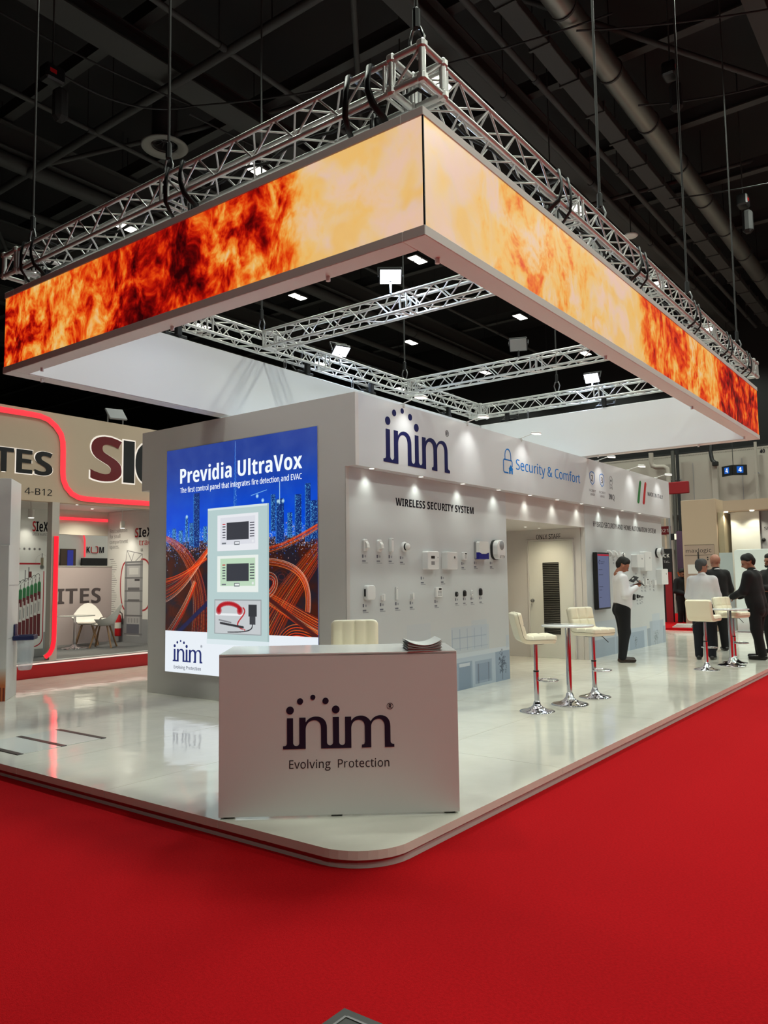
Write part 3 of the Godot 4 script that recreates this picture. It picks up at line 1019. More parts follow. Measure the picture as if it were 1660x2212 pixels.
# ---------------------------------------------------------------- drawing prints
class Canvas:
	var im: Image
	var w: int
	var h: int
	func _init(ww: int, hh: int, c: Color) -> void:
		w = ww
		h = hh
		im = Image.create(w, h, false, Image.FORMAT_RGB8)
		im.fill(c)
	func rect(x0: float, y0: float, x1: float, y1: float, c: Color) -> void:
		im.fill_rect(Rect2i(int(round(x0 * w)), int(round(y0 * h)), maxi(1, int(round((x1 - x0) * w))), maxi(1, int(round((y1 - y0) * h)))), c)
	func mixrect(x0: float, y0: float, x1: float, y1: float, c: Color, a: float) -> void:
		for y in range(maxi(0, int(y0 * h)), mini(h, int(ceil(y1 * h)))):
			for x in range(maxi(0, int(x0 * w)), mini(w, int(ceil(x1 * w)))):
				im.set_pixel(x, y, im.get_pixel(x, y).lerp(c, a))
	func dot(x: float, y: float, r: float, c: Color, a := 1.0, add := false) -> void:
		var cx := x * w
		var cy := y * h
		for yy in range(maxi(0, int(cy - r)), mini(h, int(cy + r) + 1)):
			for xx in range(maxi(0, int(cx - r)), mini(w, int(cx + r) + 1)):
				var dd := Vector2(xx - cx, yy - cy).length()
				if dd <= r:
					var k := a * clampf(1.0 - dd / (r + 0.001) + 0.35, 0.0, 1.0)
					var p := im.get_pixel(xx, yy)
					im.set_pixel(xx, yy, Color(minf(1, p.r + c.r * k), minf(1, p.g + c.g * k), minf(1, p.b + c.b * k)) if add else p.lerp(c, minf(1.0, k)))
	func curve(a: Vector2, b: Vector2, c: Vector2, d: Vector2, r: float, col: Color, al := 1.0, add := false) -> void:
		var n := int(maxf(12.0, (absf(a.x - d.x) * w + absf(a.y - d.y) * h) / maxf(1.0, r * 0.8)))
		for i in n + 1:
			var p := a.bezier_interpolate(b, c, d, float(i) / n)
			dot(p.x, p.y, r, col, al, add)
	func line(a: Vector2, b: Vector2, r: float, col: Color, al := 1.0, add := false) -> void:
		curve(a, a.lerp(b, 0.33), a.lerp(b, 0.66), b, r, col, al, add)
	func texture() -> ImageTexture:
		return ImageTexture.create_from_image(im)

func night_city() -> ImageTexture:
	var c := Canvas.new(704, 762, Color.BLACK)
	var r := RandomNumberGenerator.new()
	r.seed = 5
	var nz := FastNoiseLite.new()
	nz.seed = 3
	nz.frequency = 0.012
	nz.fractal_octaves = 4
	for y in c.h:
		var v := float(y) / c.h
		for x in c.w:
			var k := nz.get_noise_2d(x, y)
			var col: Color
			if v < 0.42:
				var s := v / 0.42
				col = Color(0.17, 0.27, 0.60).lerp(Color(0.02, 0.30, 0.86), smoothstep(0.1, 0.85, s))
				col = col.lerp(Color(0.16, 0.42, 0.92), maxf(0, s - 0.8) * 1.6)
				col = col.lightened(0.05 * k)
			else:
				col = Color(0.14, 0.11, 0.15).lerp(Color(0.26, 0.10, 0.06), clampf(0.5 + k * 1.6, 0, 1))
			c.im.set_pixel(x, y, col)
	# band of city lights
	for i in 420:
		c.dot(r.randf(), 0.41 + r.randfn(0.0, 0.018), r.randf_range(5.0, 12.0), Color(0.16, 0.42, 0.9), 0.22)
	for i in 3400:
		var x := r.randf()
		var y := 0.405 + absf(r.randfn(0.0, 0.04)) * (1.0 if r.randf() < 0.7 else -0.5)
		c.dot(x, y, r.randf_range(1.0, 2.6), [Color(0.35, 0.65, 1.0), Color(0.75, 0.88, 1.0), Color(0.2, 0.4, 0.95), Color(0.95, 0.75, 0.7)][r.randi() % 4], r.randf_range(0.3, 0.9))
	# towers
	var towers := [[0.225, 0.21, 0.045, 0.45], [0.155, 0.31, 0.022, 0.42], [0.19, 0.34, 0.03, 0.44], [0.78, 0.27, 0.05, 0.45], [0.74, 0.25, 0.03, 0.40], [0.89, 0.26, 0.04, 0.44], [0.945, 0.22, 0.032, 0.45], [0.98, 0.29, 0.04, 0.44], [0.84, 0.33, 0.03, 0.43], [0.06, 0.36, 0.03, 0.43], [0.11, 0.37, 0.03, 0.43], [0.29, 0.36, 0.025, 0.43]]
	for t in towers:
		c.rect(t[0] - t[2] / 2, t[1], t[0] + t[2] / 2, t[3], Color(0.06, 0.18, 0.46))
		c.rect(t[0] - t[2] / 2, t[1], t[0] - t[2] / 2 + 0.006, t[3], Color(0.14, 0.38, 0.72))
		for i in 240:
			var x: float = t[0] + r.randf_range(-0.45, 0.45) * t[2]
			var y: float = r.randf_range(t[1], t[3])
			c.dot(x, y, r.randf_range(0.9, 1.6), Color(0.45, 0.82, 1.0), r.randf_range(0.2, 1.0))
	for p in [[0.64, 0.25], [0.675, 0.27], [0.77, 0.28], [0.80, 0.28], [0.155, 0.31]]:
		c.dot(p[0], p[1], 7.0, Color(0.8, 0.95, 1.0), 0.9)
	c.line(Vector2(0.60, 0.245), Vector2(0.70, 0.228), 1.2, Color(0.6, 0.85, 1.0), 0.7)
	c.line(Vector2(0.78, 0.20), Vector2(0.78, 0.29), 1.6, Color(0.8, 0.95, 1.0), 0.9)
	# the slender tower
	for i in 60:
		var s := i / 59.0
		c.rect(0.4955 - 0.001 - 0.012 * s, 0.005 + 0.29 * s, 0.4955 + 0.001 + 0.012 * s, 0.012 + 0.29 * s, Color(0.10, 0.35, 0.78))
		c.dot(0.497 + r.randf_range(-0.011, 0.011) * s, 0.008 + 0.29 * s, 1.3, Color(0.8, 0.95, 1.0), 0.9)
	# roads of light: bundles of lines that keep beside one another
	var hot := [Color(1.0, 0.32, 0.08), Color(0.95, 0.2, 0.05), Color(1.0, 0.55, 0.25), Color(1.0, 0.76, 0.64), Color(0.72, 0.12, 0.06), Color(1.0, 0.4, 0.12)]
	var roads := [
		[Vector2(-0.02, 0.395), Vector2(0.12, 0.44), Vector2(0.30, 0.54), Vector2(0.25, 0.84), 0.012, 0.085, 26],
		[Vector2(-0.02, 0.66), Vector2(0.12, 0.63), Vector2(0.20, 0.55), Vector2(0.32, 0.455), 0.05, 0.012, 16],
		[Vector2(-0.02, 0.60), Vector2(0.08, 0.59), Vector2(0.16, 0.56), Vector2(0.30, 0.50), 0.02, 0.01, 7],
		[Vector2(0.02, 0.84), Vector2(0.10, 0.76), Vector2(0.16, 0.70), Vector2(0.22, 0.60), 0.03, 0.015, 9],
		[Vector2(1.02, 0.47), Vector2(0.93, 0.56), Vector2(0.82, 0.64), Vector2(0.69, 0.82), 0.045, 0.10, 30],
		[Vector2(0.69, 0.665), Vector2(0.80, 0.70), Vector2(0.90, 0.75), Vector2(1.02, 0.79), 0.035, 0.05, 18],
		[Vector2(0.69, 0.475), Vector2(0.80, 0.47), Vector2(0.90, 0.43), Vector2(1.02, 0.385), 0.02, 0.015, 10],
		[Vector2(0.69, 0.52), Vector2(0.82, 0.53), Vector2(0.97, 0.55), Vector2(0.94, 0.72), 0.02, 0.02, 10],
		[Vector2(0.80, 0.84), Vector2(0.84, 0.80), Vector2(0.88, 0.79), Vector2(1.0, 0.83), 0.05, 0.05, 14],
		[Vector2(0.69, 0.58), Vector2(0.76, 0.57), Vector2(0.78, 0.62), Vector2(0.70, 0.66), 0.02, 0.02, 6]]
	for q in roads:
		var n: int = q[6]
		for i in n:
			var col: Color = hot[r.randi() % 6]
			var side := (i + r.randf()) / n - 0.5
			var steps := 150
			var al := r.randf_range(0.5, 1.0)
			var rad := r.randf_range(0.5, 1.15)
			for k in steps:
				var t := k / float(steps - 1)
				var p: Vector2 = (q[0] as Vector2).bezier_interpolate(q[1], q[2], q[3], t)
				var d: Vector2 = (q[0] as Vector2).bezier_derivative(q[1], q[2], q[3], t).normalized().orthogonal()
				p += d * side * 1.5 * lerpf(q[4], q[5], t)
				c.dot(p.x, p.y, rad + t * 0.6, col, al)
	for i in 3:
		for k in 60:
			var t := TAU * k / 60.0
			c.dot(0.09 + (0.035 + 0.02 * i) * cos(t), 0.725 + (0.028 + 0.016 * i) * sin(t), 1.0, Color(0.62, 0.18, 0.06), 0.6)
			c.dot(0.79 + (0.02 + 0.02 * i) * cos(t), 0.585 + (0.012 + 0.012 * i) * sin(t), 1.0, Color(0.55, 0.2, 0.2), 0.6)
	c.line(Vector2(0.10, 0.82), Vector2(0.33, 0.68), 9.0, Color(0.13, 0.14, 0.30), 0.9)
	c.line(Vector2(0.69, 0.66), Vector2(1.0, 0.82), 8.0, Color(0.28, 0.10, 0.10), 0.8)
	# white foot
	c.rect(0.0, 0.817, 1.0, 1.0, Color(0.93, 0.96, 0.985))
	# the appliance in the print
	var body := Color(0.73, 0.82, 0.82)
	c.rect(0.308, 0.283, 0.714, 0.858, body)
	c.rect(0.308, 0.283, 0.714, 0.292, Color(0.86, 0.92, 0.92))
	c.rect(0.704, 0.283, 0.714, 0.858, Color(0.66, 0.76, 0.76))
	c.rect(0.306, 0.845, 0.716, 0.866, Color(0.88, 0.93, 0.95))
	for k in 2:
		var y0 := 0.318 + 0.174 * k
		var pale := Color(0.93, 0.94, 0.96) if k == 0 else Color(0.93, 0.96, 0.94)
		c.rect(0.377, y0, 0.648, y0 + 0.153, pale)
		c.rect(0.398, y0 + 0.012, 0.628, y0 + 0.128, Color(0.88, 0.89, 0.92) if k == 0 else Color(0.76, 0.87, 0.76))
		c.rect(0.44, y0 + 0.034, 0.587, y0 + 0.108, Color(0.24, 0.25, 0.28))
		for i in 6:
			c.rect(0.412, y0 + 0.037 + 0.0115 * i, 0.432, y0 + 0.0415 + 0.0115 * i, Color(0.25, 0.25, 0.3) if i else Color(0.75, 0.1, 0.12))
			c.rect(0.594, y0 + 0.037 + 0.0115 * i, 0.622, y0 + 0.0415 + 0.0115 * i, Color(0.25, 0.25, 0.3))
		c.rect(0.408, y0 + 0.118, 0.436, y0 + 0.124, Color(0.45, 0.47, 0.5))
		c.rect(0.492, y0 + 0.115, 0.528, y0 + 0.129, Color(0.4, 0.42, 0.45))
		c.rect(0.496, y0 + 0.118, 0.524, y0 + 0.126, pale)
		c.dot(0.612, y0 + 0.116, 5.0, Color(0.95, 0.96, 0.97))
	c.rect(0.358, 0.676, 0.668, 0.822, Color(0.62, 0.65, 0.66))
	c.rect(0.364, 0.681, 0.662, 0.817, Color(0.79, 0.81, 0.82))
	c.rect(0.366, 0.735, 0.55, 0.744, Color(0.94, 0.95, 0.96))
	c.curve(Vector2(0.385, 0.715), Vector2(0.40, 0.685), Vector2(0.50, 0.685), Vector2(0.53, 0.715), 8.0, Color(0.72, 0.10, 0.14))
	c.dot(0.388, 0.722, 14.0, Color(0.70, 0.09, 0.13))
	c.dot(0.528, 0.722, 14.0, Color(0.70, 0.09, 0.13))
	c.curve(Vector2(0.55, 0.71), Vector2(0.60, 0.74), Vector2(0.44, 0.78), Vector2(0.56, 0.80), 3.0, Color(0.75, 0.12, 0.14))
	c.line(Vector2(0.40, 0.775), Vector2(0.55, 0.79), 4.0, Color(0.2, 0.2, 0.22))
	c.line(Vector2(0.39, 0.762), Vector2(0.47, 0.772), 2.5, Color(0.5, 0.5, 0.52))
	c.rect(0.585, 0.697, 0.637, 0.745, Color(0.22, 0.23, 0.25))
	c.rect(0.593, 0.745, 0.63, 0.778, Color(0.26, 0.27, 0.29))
	c.curve(Vector2(0.61, 0.778), Vector2(0.61, 0.80), Vector2(0.59, 0.81), Vector2(0.45, 0.812), 2.0, Color(0.2, 0.2, 0.22))
	return c.texture()

# ---------------------------------------------------------------- the brand mark: one outline and five dots, 1183 units wide
func brand_outline() -> PackedVector2Array:
	var p := PackedVector2Array()
	p.append_array([Vector2(0, 0), Vector2(0, 30), Vector2(18, 31), Vector2(32, 38), Vector2(40, 48), Vector2(42, 62), Vector2(42, 321), Vector2(107, 321)])
	var bowl := func(x0: float, x1: float) -> void:
		for i in 13:
			var t := PI + PI * i / 12.0
			p.append(Vector2((x0 + x1) * 0.5 + (x1 - x0) * 0.5 * cos(t), 62.0 + 32.0 * sin(t)))
	bowl.call(107.0, 173.0)
	p.append_array([Vector2(173, 325), Vector2(240, 325), Vector2(240, 275)])
	bez(p, Vector2(240, 275), Vector2(265, 315), Vector2(305, 334), Vector2(350, 334))
	bez(p, Vector2(350, 334), Vector2(420, 334), Vector2(466, 290), Vector2(466, 215))
	bowl.call(466.0, 530.0)
	p.append_array([Vector2(530, 325), Vector2(595, 325)])
	bowl.call(595.0, 660.0)
	p.append_array([Vector2(660, 325), Vector2(725, 325), Vector2(725, 283)])
	bez(p, Vector2(725, 283), Vector2(750, 318), Vector2(785, 334), Vector2(828, 334))
	bez(p, Vector2(828, 334), Vector2(875, 334), Vector2(915, 305), Vector2(932, 272))
	bez(p, Vector2(932, 272), Vector2(955, 312), Vector2(995, 334), Vector2(1038, 334))
	bez(p, Vector2(1038, 334), Vector2(1105, 334), Vector2(1143, 290), Vector2(1143, 215))
	p.append_array([Vector2(1143, 62), Vector2(1146, 46), Vector2(1156, 35), Vector2(1170, 31), Vector2(1183, 30), Vector2(1183, 0), Vector2(1082, 0), Vector2(1082, 215)])
	bez(p, Vector2(1082, 215), Vector2(1082, 268), Vector2(1055, 298), Vector2(1015, 298))
	bez(p, Vector2(1015, 298), Vector2(970, 298), Vector2(938, 262), Vector2(937, 215))
	p.append_array([Vector2(937, 0), Vector2(837, 0), Vector2(837, 30), Vector2(853, 32), Vector2(865, 40), Vector2(870, 62), Vector2(870, 215)])
	bez(p, Vector2(870, 215), Vector2(870, 265), Vector2(845, 292), Vector2(802, 292))
	bez(p, Vector2(802, 292), Vector2(758, 292), Vector2(727, 255), Vector2(725, 205))
	p.append_array([Vector2(725, 0), Vector2(403, 0), Vector2(403, 215)])
	bez(p, Vector2(403, 215), Vector2(403, 265), Vector2(375, 297), Vector2(330, 297))
	bez(p, Vector2(330, 297), Vector2(280, 297), Vector2(240, 255), Vector2(240, 200))
	p.append(Vector2(240, 0))
	return p

func brand_mesh() -> ArrayMesh:
	if mesh_cache.has("brand"):
		return mesh_cache["brand"]
	var st := SurfaceTool.new()
	st.begin(Mesh.PRIMITIVE_TRIANGLES)
	extrude_into(st, brand_outline(), 0.0, 4.0)
	for d in [[75, 403, 41], [182, 496, 33], [318, 536.7, 27], [453, 496, 33.5], [561, 404, 41]]:
		var c := PackedVector2Array()
		for i in 24:
			c.append(Vector2(d[0] + d[2] * cos(TAU * i / 24), d[1] + d[2] * sin(TAU * i / 24)))
		extrude_into(st, c, 0.0, 4.0)
	st.generate_normals()
	mesh_cache["brand"] = st.commit()
	return mesh_cache["brand"]

func brand(parent: Node3D, x: float, y: float, z: float, w: float, m: Material, reg: Material) -> void:
	var k := w / 1183.0
	part(parent, "brand_mark", brand_mesh(), m, Vector3(x, y, z), Vector3.ZERO, Vector3(k, k, 0.0008))
	lettering(parent, "®", x + 1107 * k, y + 395 * k, z, 70 * k, 66 * k, reg, false, false, "registered_mark")

# ---------------------------------------------------------------- booth block
func wall_print(base: Color, second: bool) -> ImageTexture:
	# pale house drawn on the lower part of the wall, and the captions under the devices
	var x0 := XF if not second else XW2
	var x1 := XW1 if not second else XW2E
	var wid := x1 - x0
	var hgt := YFB - FY
	var c := Canvas.new(1024, int(1024 * hgt / wid), base)
	var P := func(x: float, y: float) -> Vector2:
		return Vector2((x - x0) / wid, (YFB - y) / hgt)
	var R := func(xa: float, ya: float, xb: float, yb: float, col: Color, a: float) -> void:
		var q: Vector2 = P.call(xa, yb)
		var s: Vector2 = P.call(xb, ya)
		c.mixrect(q.x, q.y, s.x, s.y, col, a)
	var pale := Color(0.70, 0.76, 0.83)
	var mid := Color(0.56, 0.63, 0.72)
	var deep := Color(0.40, 0.48, 0.58)
	var ink := Color(0.30, 0.32, 0.38)
	if not second:
		R.call(7.78, 0.1, 8.3, 1.02, pale, 0.18)
		R.call(8.24, 0.1, 8.75, 0.92, pale, 0.10)
		R.call(8.78, 0.5, 9.78, 0.93, pale, 0.42)
		R.call(9.3, 0.6, 9.72, 1.0, pale, 0.30)
		for i in 5:
			R.call(8.8 + 0.19 * i, 0.62, 8.815 + 0.19 * i, 0.9, mid, 0.5)
		R.call(8.8, 0.78, 9.7, 0.79, mid, 0.5)
		R.call(8.8, 0.64, 9.75, 0.65, mid, 0.4)
		R.call(8.0, 0.1, 10.38, 0.52, pale, 0.85)
		R.call(8.9, 0.52, 10.38, 0.58, Color(0.80, 0.84, 0.88), 0.8)
		R.call(8.1, 0.1, 8.75, 0.44, mid, 0.7)
		R.call(8.9, 0.1, 9.3, 0.46, mid, 0.8)
		R.call(8.95, 0.1, 9.26, 0.42, deep, 0.35)
		R.call(8.97, 0.4, 9.24, 0.44, Color(0.86, 0.88, 0.9), 0.8)
		R.call(9.38, 0.14, 9.84, 0.44, mid, 0.7)
		R.call(9.42, 0.17, 9.8, 0.40, deep, 0.3)
		R.call(9.46, 0.14, 9.475, 0.40, ink, 0.5)
		R.call(9.74, 0.14, 9.755, 0.40, ink, 0.5)
		R.call(9.95, 0.1, 10.38, 0.52, mid, 0.85)
		R.call(10.28, 0.56, 10.38, 0.74, pale, 0.5)
		var rr := RandomNumberGenerator.new()
		rr.seed = 2
		for i in 90:
			var q: Vector2 = P.call(10.15 + rr.randfn(0, 0.055), 0.36 + rr.randfn(0, 0.07))
			c.dot(q.x, q.y, rr.randf_range(2.0, 5.0), Color(0.22, 0.28, 0.36), 0.7)
		c.line(P.call(10.15, 0.12), P.call(10.15, 0.4), 1.5, Color(0.25, 0.28, 0.34))
	else:
		R.call(13.5, 0.1, 15.2, 0.42, mid, 0.75)
		R.call(13.6, 0.42, 14.7, 0.75, pale, 0.5)
		R.call(14.6, 0.1, 14.68, 0.45, pale, 0.7)
		R.call(15.2, 0.1, 16.43, 0.52, pale, 0.8)
		R.call(15.4, 0.1, 16.26, 0.44, mid, 0.8)
		R.call(16.46, 0.1, 16.66, 0.46, deep, 0.55)
		R.call(16.63, 0.1, 17.55, 0.6, mid, 0.55)
		R.call(16.8, 0.4, 17.3, 0.75, pale, 0.5)
		R.call(17.5, 0.1, 17.674, 0.46, deep, 0.5)
		var rr := RandomNumberGenerator.new()
		rr.seed = 4
		for xx in [15.75, 16.95, 17.08]:
			for i in 40:
				var q: Vector2 = P.call(xx + rr.randfn(0, 0.05), 0.27 + rr.randfn(0, 0.05))
				c.dot(q.x, q.y, rr.randf_range(1.5, 3.5), Color(0.25, 0.32, 0.36), 0.6)
			c.line(P.call(xx, 0.11), P.call(xx, 0.3), 1.2, Color(0.28, 0.31, 0.36))
	# captions: an icon pair, a short bold line and a thin one
	var caps: Array
	if not second:
		caps = [[6.93, 1.86], [7.2, 1.86], [7.43, 1.86], [7.66, 1.85], [8.1, 1.60], [8.56, 1.60], [9.08, 1.79], [9.41, 1.80], [9.86, 1.80], [6.93, 1.30], [7.25, 1.30], [7.55, 1.30], [7.85, 1.30], [8.4, 1.30], [8.9, 1.31], [9.1, 1.31], [9.3, 1.31], [9.54, 1.31]]
	else:
		caps = [[14.38, 1.89], [14.66, 1.89], [14.9, 1.89], [15.9, 1.62], [16.35, 1.6], [16.4, 1.33], [16.72, 1.35], [16.95, 1.33], [16.2, 1.33], [15.9, 1.08], [16.07, 1.08], [16.18, 1.1]]
	for a in caps:
		R.call(a[0], a[1] - 0.028, a[0] + 0.022, a[1] + 0.004, ink, 0.85)
		var q: Vector2 = P.call(a[0] + 0.055, a[1] - 0.012)
		c.dot(q.x, q.y, 4.0, ink, 0.7)
		c.dot(q.x, q.y, 1.6, base, 1.0)
		R.call(a[0], a[1] - 0.075, a[0] + 0.06, a[1] - 0.062, ink, 0.75)
		R.call(a[0], a[1] - 0.093, a[0] + 0.1, a[1] - 0.087, ink, 0.4)
	return c.texture()

func print_material(t: Texture2D, rough: float) -> StandardMaterial3D:
	var m := StandardMaterial3D.new()
	m.albedo_texture = t
	m.roughness = rough
	m.texture_repeat = false
	return m

func downlight(parent: Node3D, at: Vector3, e: float, angle := 58.0, c := Color(1.0, 0.96, 0.86), aim := Vector3.DOWN) -> void:
	var d := Node3D.new()
	d.name = "downlight"
	parent.add_child(d, true)
	d.position = at
	if not mesh_cache.has("downlight"):
		mesh_cache["downlight"] = lathe([Vector2(0.03, -0.004), Vector2(0.04, -0.006), Vector2(0.045, 0.0)], 18)
		mesh_cache["downlight_lamp"] = lathe([Vector2(0.0, -0.003), Vector2(0.031, -0.003)], 16)
	part(d, "rim", mesh_cache["downlight"], M.white)
	part(d, "lamp", mesh_cache["downlight_lamp"], M.lamp)
	spot(d, Vector3(0, -0.012, 0), aim, angle, c, e, 0.03, 1.0)

func build_booth() -> void:
	# end wall with the backlit poster: T-shaped, its upper band as deep as the overhangs
	var we := structure("wall_poster", "matt white end wall of the stand framing the backlit poster", "wall", Vector3(XF, 0, 0), -PI / 2)
	var tee := PackedVector2Array([Vector2(ZW2, FY), Vector2(ZW, FY), Vector2(ZW, YFB), Vector2(ZF, YFB), Vector2(ZF, YFT), Vector2(ZFE, YFT), Vector2(ZFE, YFB), Vector2(ZW2, YFB)])
	part(we, "panel", extrude(tee, 0.06), M.wall, Vector3(0, 0, -0.06))
	# the poster
	var po := thing("lightbox_poster", "tall backlit poster of a night city with a white control cabinet", "poster", Vector3(XF, 0.406, -8.642), -PI / 2)
	var pw := 2.719
	var ph := 2.940
	part(po, "frame", cbox(Vector3(pw + 0.02, ph + 0.02, 0.012)), M.alu, Vector3(pw / 2, ph / 2, 0.006))
	part(po, "lit_face", screen_mesh(pw, ph), screen_material(night_city(), 0.95), Vector3(pw / 2, ph / 2, 0.012))
	var lit := glow(Color(0.95, 0.98, 1.0), 1.0)
	var dk := glow(Color(0.16, 0.20, 0.45), 0.9)
	var dg := glow(Color(0.42, 0.44, 0.5), 0.9)
	lettering(po, "Previdia UltraVox", 0.104 * pw, ph * (1.0 - 0.158), 0.017, 0.811 * pw, 0.066 * ph, lit, true)
	lettering(po, "The first control panel that integrates fire detection and EVAC", 0.105 * pw, ph * (1.0 - 0.201), 0.017, 0.808 * pw, 0.0235 * ph, lit)
	brand(po, 0.06 * pw, ph * 0.048, 0.017, 0.216 * pw, dk, dg)
	lettering(po, "Evolving Protection", 0.068 * pw, ph * 0.0165, 0.017, 0.197 * pw, 0.0145 * ph, dg)
	area(po, Vector3(pw / 2, ph / 2, 0.03), Vector3(0, 0, 1), Vector2(pw, ph), Color(0.55, 0.6, 0.85), 0.25)
	# long walls with the product displays
	var base := Color(0.785, 0.798, 0.805)
	var w1 := structure("wall_wireless", "pale display wall for wireless devices with a faint house print", "wall", Vector3(XF + 0.06, FY, ZW))
	part(w1, "board", cbox(Vector3(XW1 - XF - 0.06, YFB - FY, 0.08)), M.wall, Vector3((XW1 - XF - 0.06) / 2, (YFB - FY) / 2, -0.044))
	part(w1, "printed_sheet", screen_mesh(XW1 - XF, YFB - FY), print_material(wall_print(base, false), 0.33), Vector3((XW1 - XF) / 2 - 0.06, (YFB - FY) / 2, -0.004))
	lettering(w1, "WIRELESS SECURITY SYSTEM", 7.588 - XF - 0.06, 2.466 - FY, 0.001, 1.845, 0.094, M.ink, true)
	var w2 := structure("wall_hybrid", "pale display wall for home automation with a faint house print", "wall", Vector3(XW2, FY, ZW))
	part(w2, "board", cbox(Vector3(XW2E - XW2, YFB - FY, 0.08)), M.wall, Vector3((XW2E - XW2) / 2, (YFB - FY) / 2, -0.044))
	part(w2, "printed_sheet", screen_mesh(XW2E - XW2, YFB - FY), print_material(wall_print(base, true), 0.33), Vector3((XW2E - XW2) / 2, (YFB - FY) / 2, -0.004))
	lettering(w2, "HYBRID SECURITY AND HOME AUTOMATION SYSTEM", 13.738 - XW2, 2.484 - FY, 0.001, 3.53, 0.098, M.ink)
	# rest of the block
	var wb := structure("wall_rear", "plain white rear walls closing the stand block", "wall", Vector3(XF, FY, ZW2))
	part(wb, "board", cbox(Vector3(XW2E - XF - 0.06, YFB - FY, 0.08)), M.wall, Vector3((XW2E - XF + 0.06) / 2, (YFB - FY) / 2, 0.04))
	part(wb, "board", cbox(Vector3(0.08, YFB - FY, ZW - ZW2 - 0.17)), M.wall, Vector3(XW2E - XF - 0.04, (YFB - FY) / 2, (ZW - ZW2) / 2))
	# niche with the staff door
	var wn := structure("wall_niche", "white recess walls around the staff door", "wall", Vector3(XW1, FY, ZW))
	part(wn, "return_board", cbox(Vector3(0.06, YFB - FY, 2.0)), M.wall, Vector3(-0.03, (YFB - FY) / 2, -1.09))
	part(wn, "back_board", cbox(Vector3(XW2 - XW1 - 0.08, YFB - FY, 0.06)), M.wall, Vector3((XW2 - XW1 - 0.08) / 2, (YFB - FY) / 2, -2.06))
	part(wn, "end_board", cbox(Vector3(0.08, YFB - FY, 2.0)), M.wall, Vector3(XW2 - XW1 + 0.04, (YFB - FY) / 2, -1.09))
	part(wn, "lintel", cbox(Vector3(XW2 - XW1, YFB - 2.45, 0.06)), M.wall, Vector3((XW2 - XW1) / 2, (YFB + 2.45) / 2 - FY, -0.034))
	part(wn, "recess_ceiling", cbox(Vector3(XW2 - XW1 - 0.002, 0.04, 1.96)), M.wall, Vector3((XW2 - XW1) / 2, 2.47 - FY, -1.05))
	for p in [Vector3(XW2 - XW1 - 0.98, 2.45 - FY, -0.68), Vector3(XW2 - XW1 - 0.48, 2.45 - FY, -0.66)]:
		downlight(wn, p, 1.0, 70.0, Color(1.0, 0.95, 0.82))
	lettering_yz(wn, "ONLY STAFF", Vector3(XW2 - XW1 - 0.002, 2.272 - FY, -6.474 - ZW), 0.484, 0.085, M.ink)
	var dr := structure("door_1", "white staff door with a tall dark louvred window", "door", Vector3(XW2 - 0.012, FY, -6.634), -PI / 2)
	part(dr, "leaf", cbox(Vector3(0.874, 2.135, 0.024), 0.003), mat(Color(0.84, 0.84, 0.81), 0.45), Vector3(0.437, 1.0675, 0.0))
	for s in [[Vector3(-0.012, 1.08, 0.004), Vector3(0.02, 2.16, 0.03)], [Vector3(0.886, 1.08, 0.004), Vector3(0.02, 2.16, 0.03)], [Vector3(0.437, 2.15, 0.004), Vector3(0.92, 0.022, 0.03)]]:
		part(dr, "casing", cbox(s[1], 0.003), M.wall, s[0])
	var lw := Node3D.new()
	lw.name = "louvre_window"
	dr.add_child(lw)
	part(lw, "backing", cbox(Vector3(0.32, 1.306, 0.004)), mat(Color(0.07, 0.07, 0.065), 0.5), Vector3(0.444, 1.083, 0.0135))
	var sm := mat(Color(0.27, 0.27, 0.25), 0.45)
	for i in 40:
		part(lw, "slat", cbox(Vector3(0.316, 0.004, 0.026)), sm, Vector3(0.444, 0.445 + 0.0325 * i, 0.022), Vector3(0.75, 0, 0))
	part(dr, "knob", lathe([Vector2(0.0, 0.06), Vector2(0.02, 0.058), Vector2(0.028, 0.045), Vector2(0.022, 0.03), Vector2(0.012, 0.02), Vector2(0.03, 0.008), Vector2(0.034, 0.0)], 20), M.steel, Vector3(0.068, 1.04, 0.012), Vector3(PI / 2, 0, 0))
	# fascia and soffit
	var fa := structure("trim_1", "deep white fascia band with blue brand lettering above the display walls", "fascia", Vector3(XF, YFB, ZF))
	var fl := XFE - XF
	var fh := YFT - YFB
	part(fa, "front_board", cbox(Vector3(fl - 0.06, fh, 0.05)), M.fascia, Vector3(fl / 2 + 0.03, fh / 2, -0.025))
	part(fa, "end_board", cbox(Vector3(0.05, fh, ZF - ZFE - 0.1)), M.fascia, Vector3(fl - 0.025, fh / 2, (ZFE - ZF) / 2))
	part(fa, "rear_board", cbox(Vector3(fl - 0.06, fh, 0.05)), M.fascia, Vector3(fl / 2 + 0.03, fh / 2, ZFE - ZF + 0.025))
	part(fa, "soffit", cbox(Vector3(fl - 0.11, 0.03, ZF - ZFE - 0.1)), M.fascia, Vector3(fl / 2 + 0.005, 0.016, (ZFE - ZF) / 2))
	for i in 10:
		downlight(fa, Vector3(7.0 + i - XF, 0.0, -0.05), 0.16, 50.0, Color(0.97, 1.0, 0.95), Vector3(0, -1, -0.12))
	var k := -XF
	brand(fa, 7.159 + k, 2.941 - YFB, 0.001, 1.437, M.navy, M.ink)
	lettering(fa, "Security & Comfort", 10.463 + k, 3.186 - YFB, 0.001, 2.39, 0.16, M.blue)
	# padlock with a little house
	var lk := Node3D.new()
	lk.name = "padlock_icon"
	fa.add_child(lk)
	lk.position = Vector3(10.06 + k, 3.10 - YFB, 0.001)
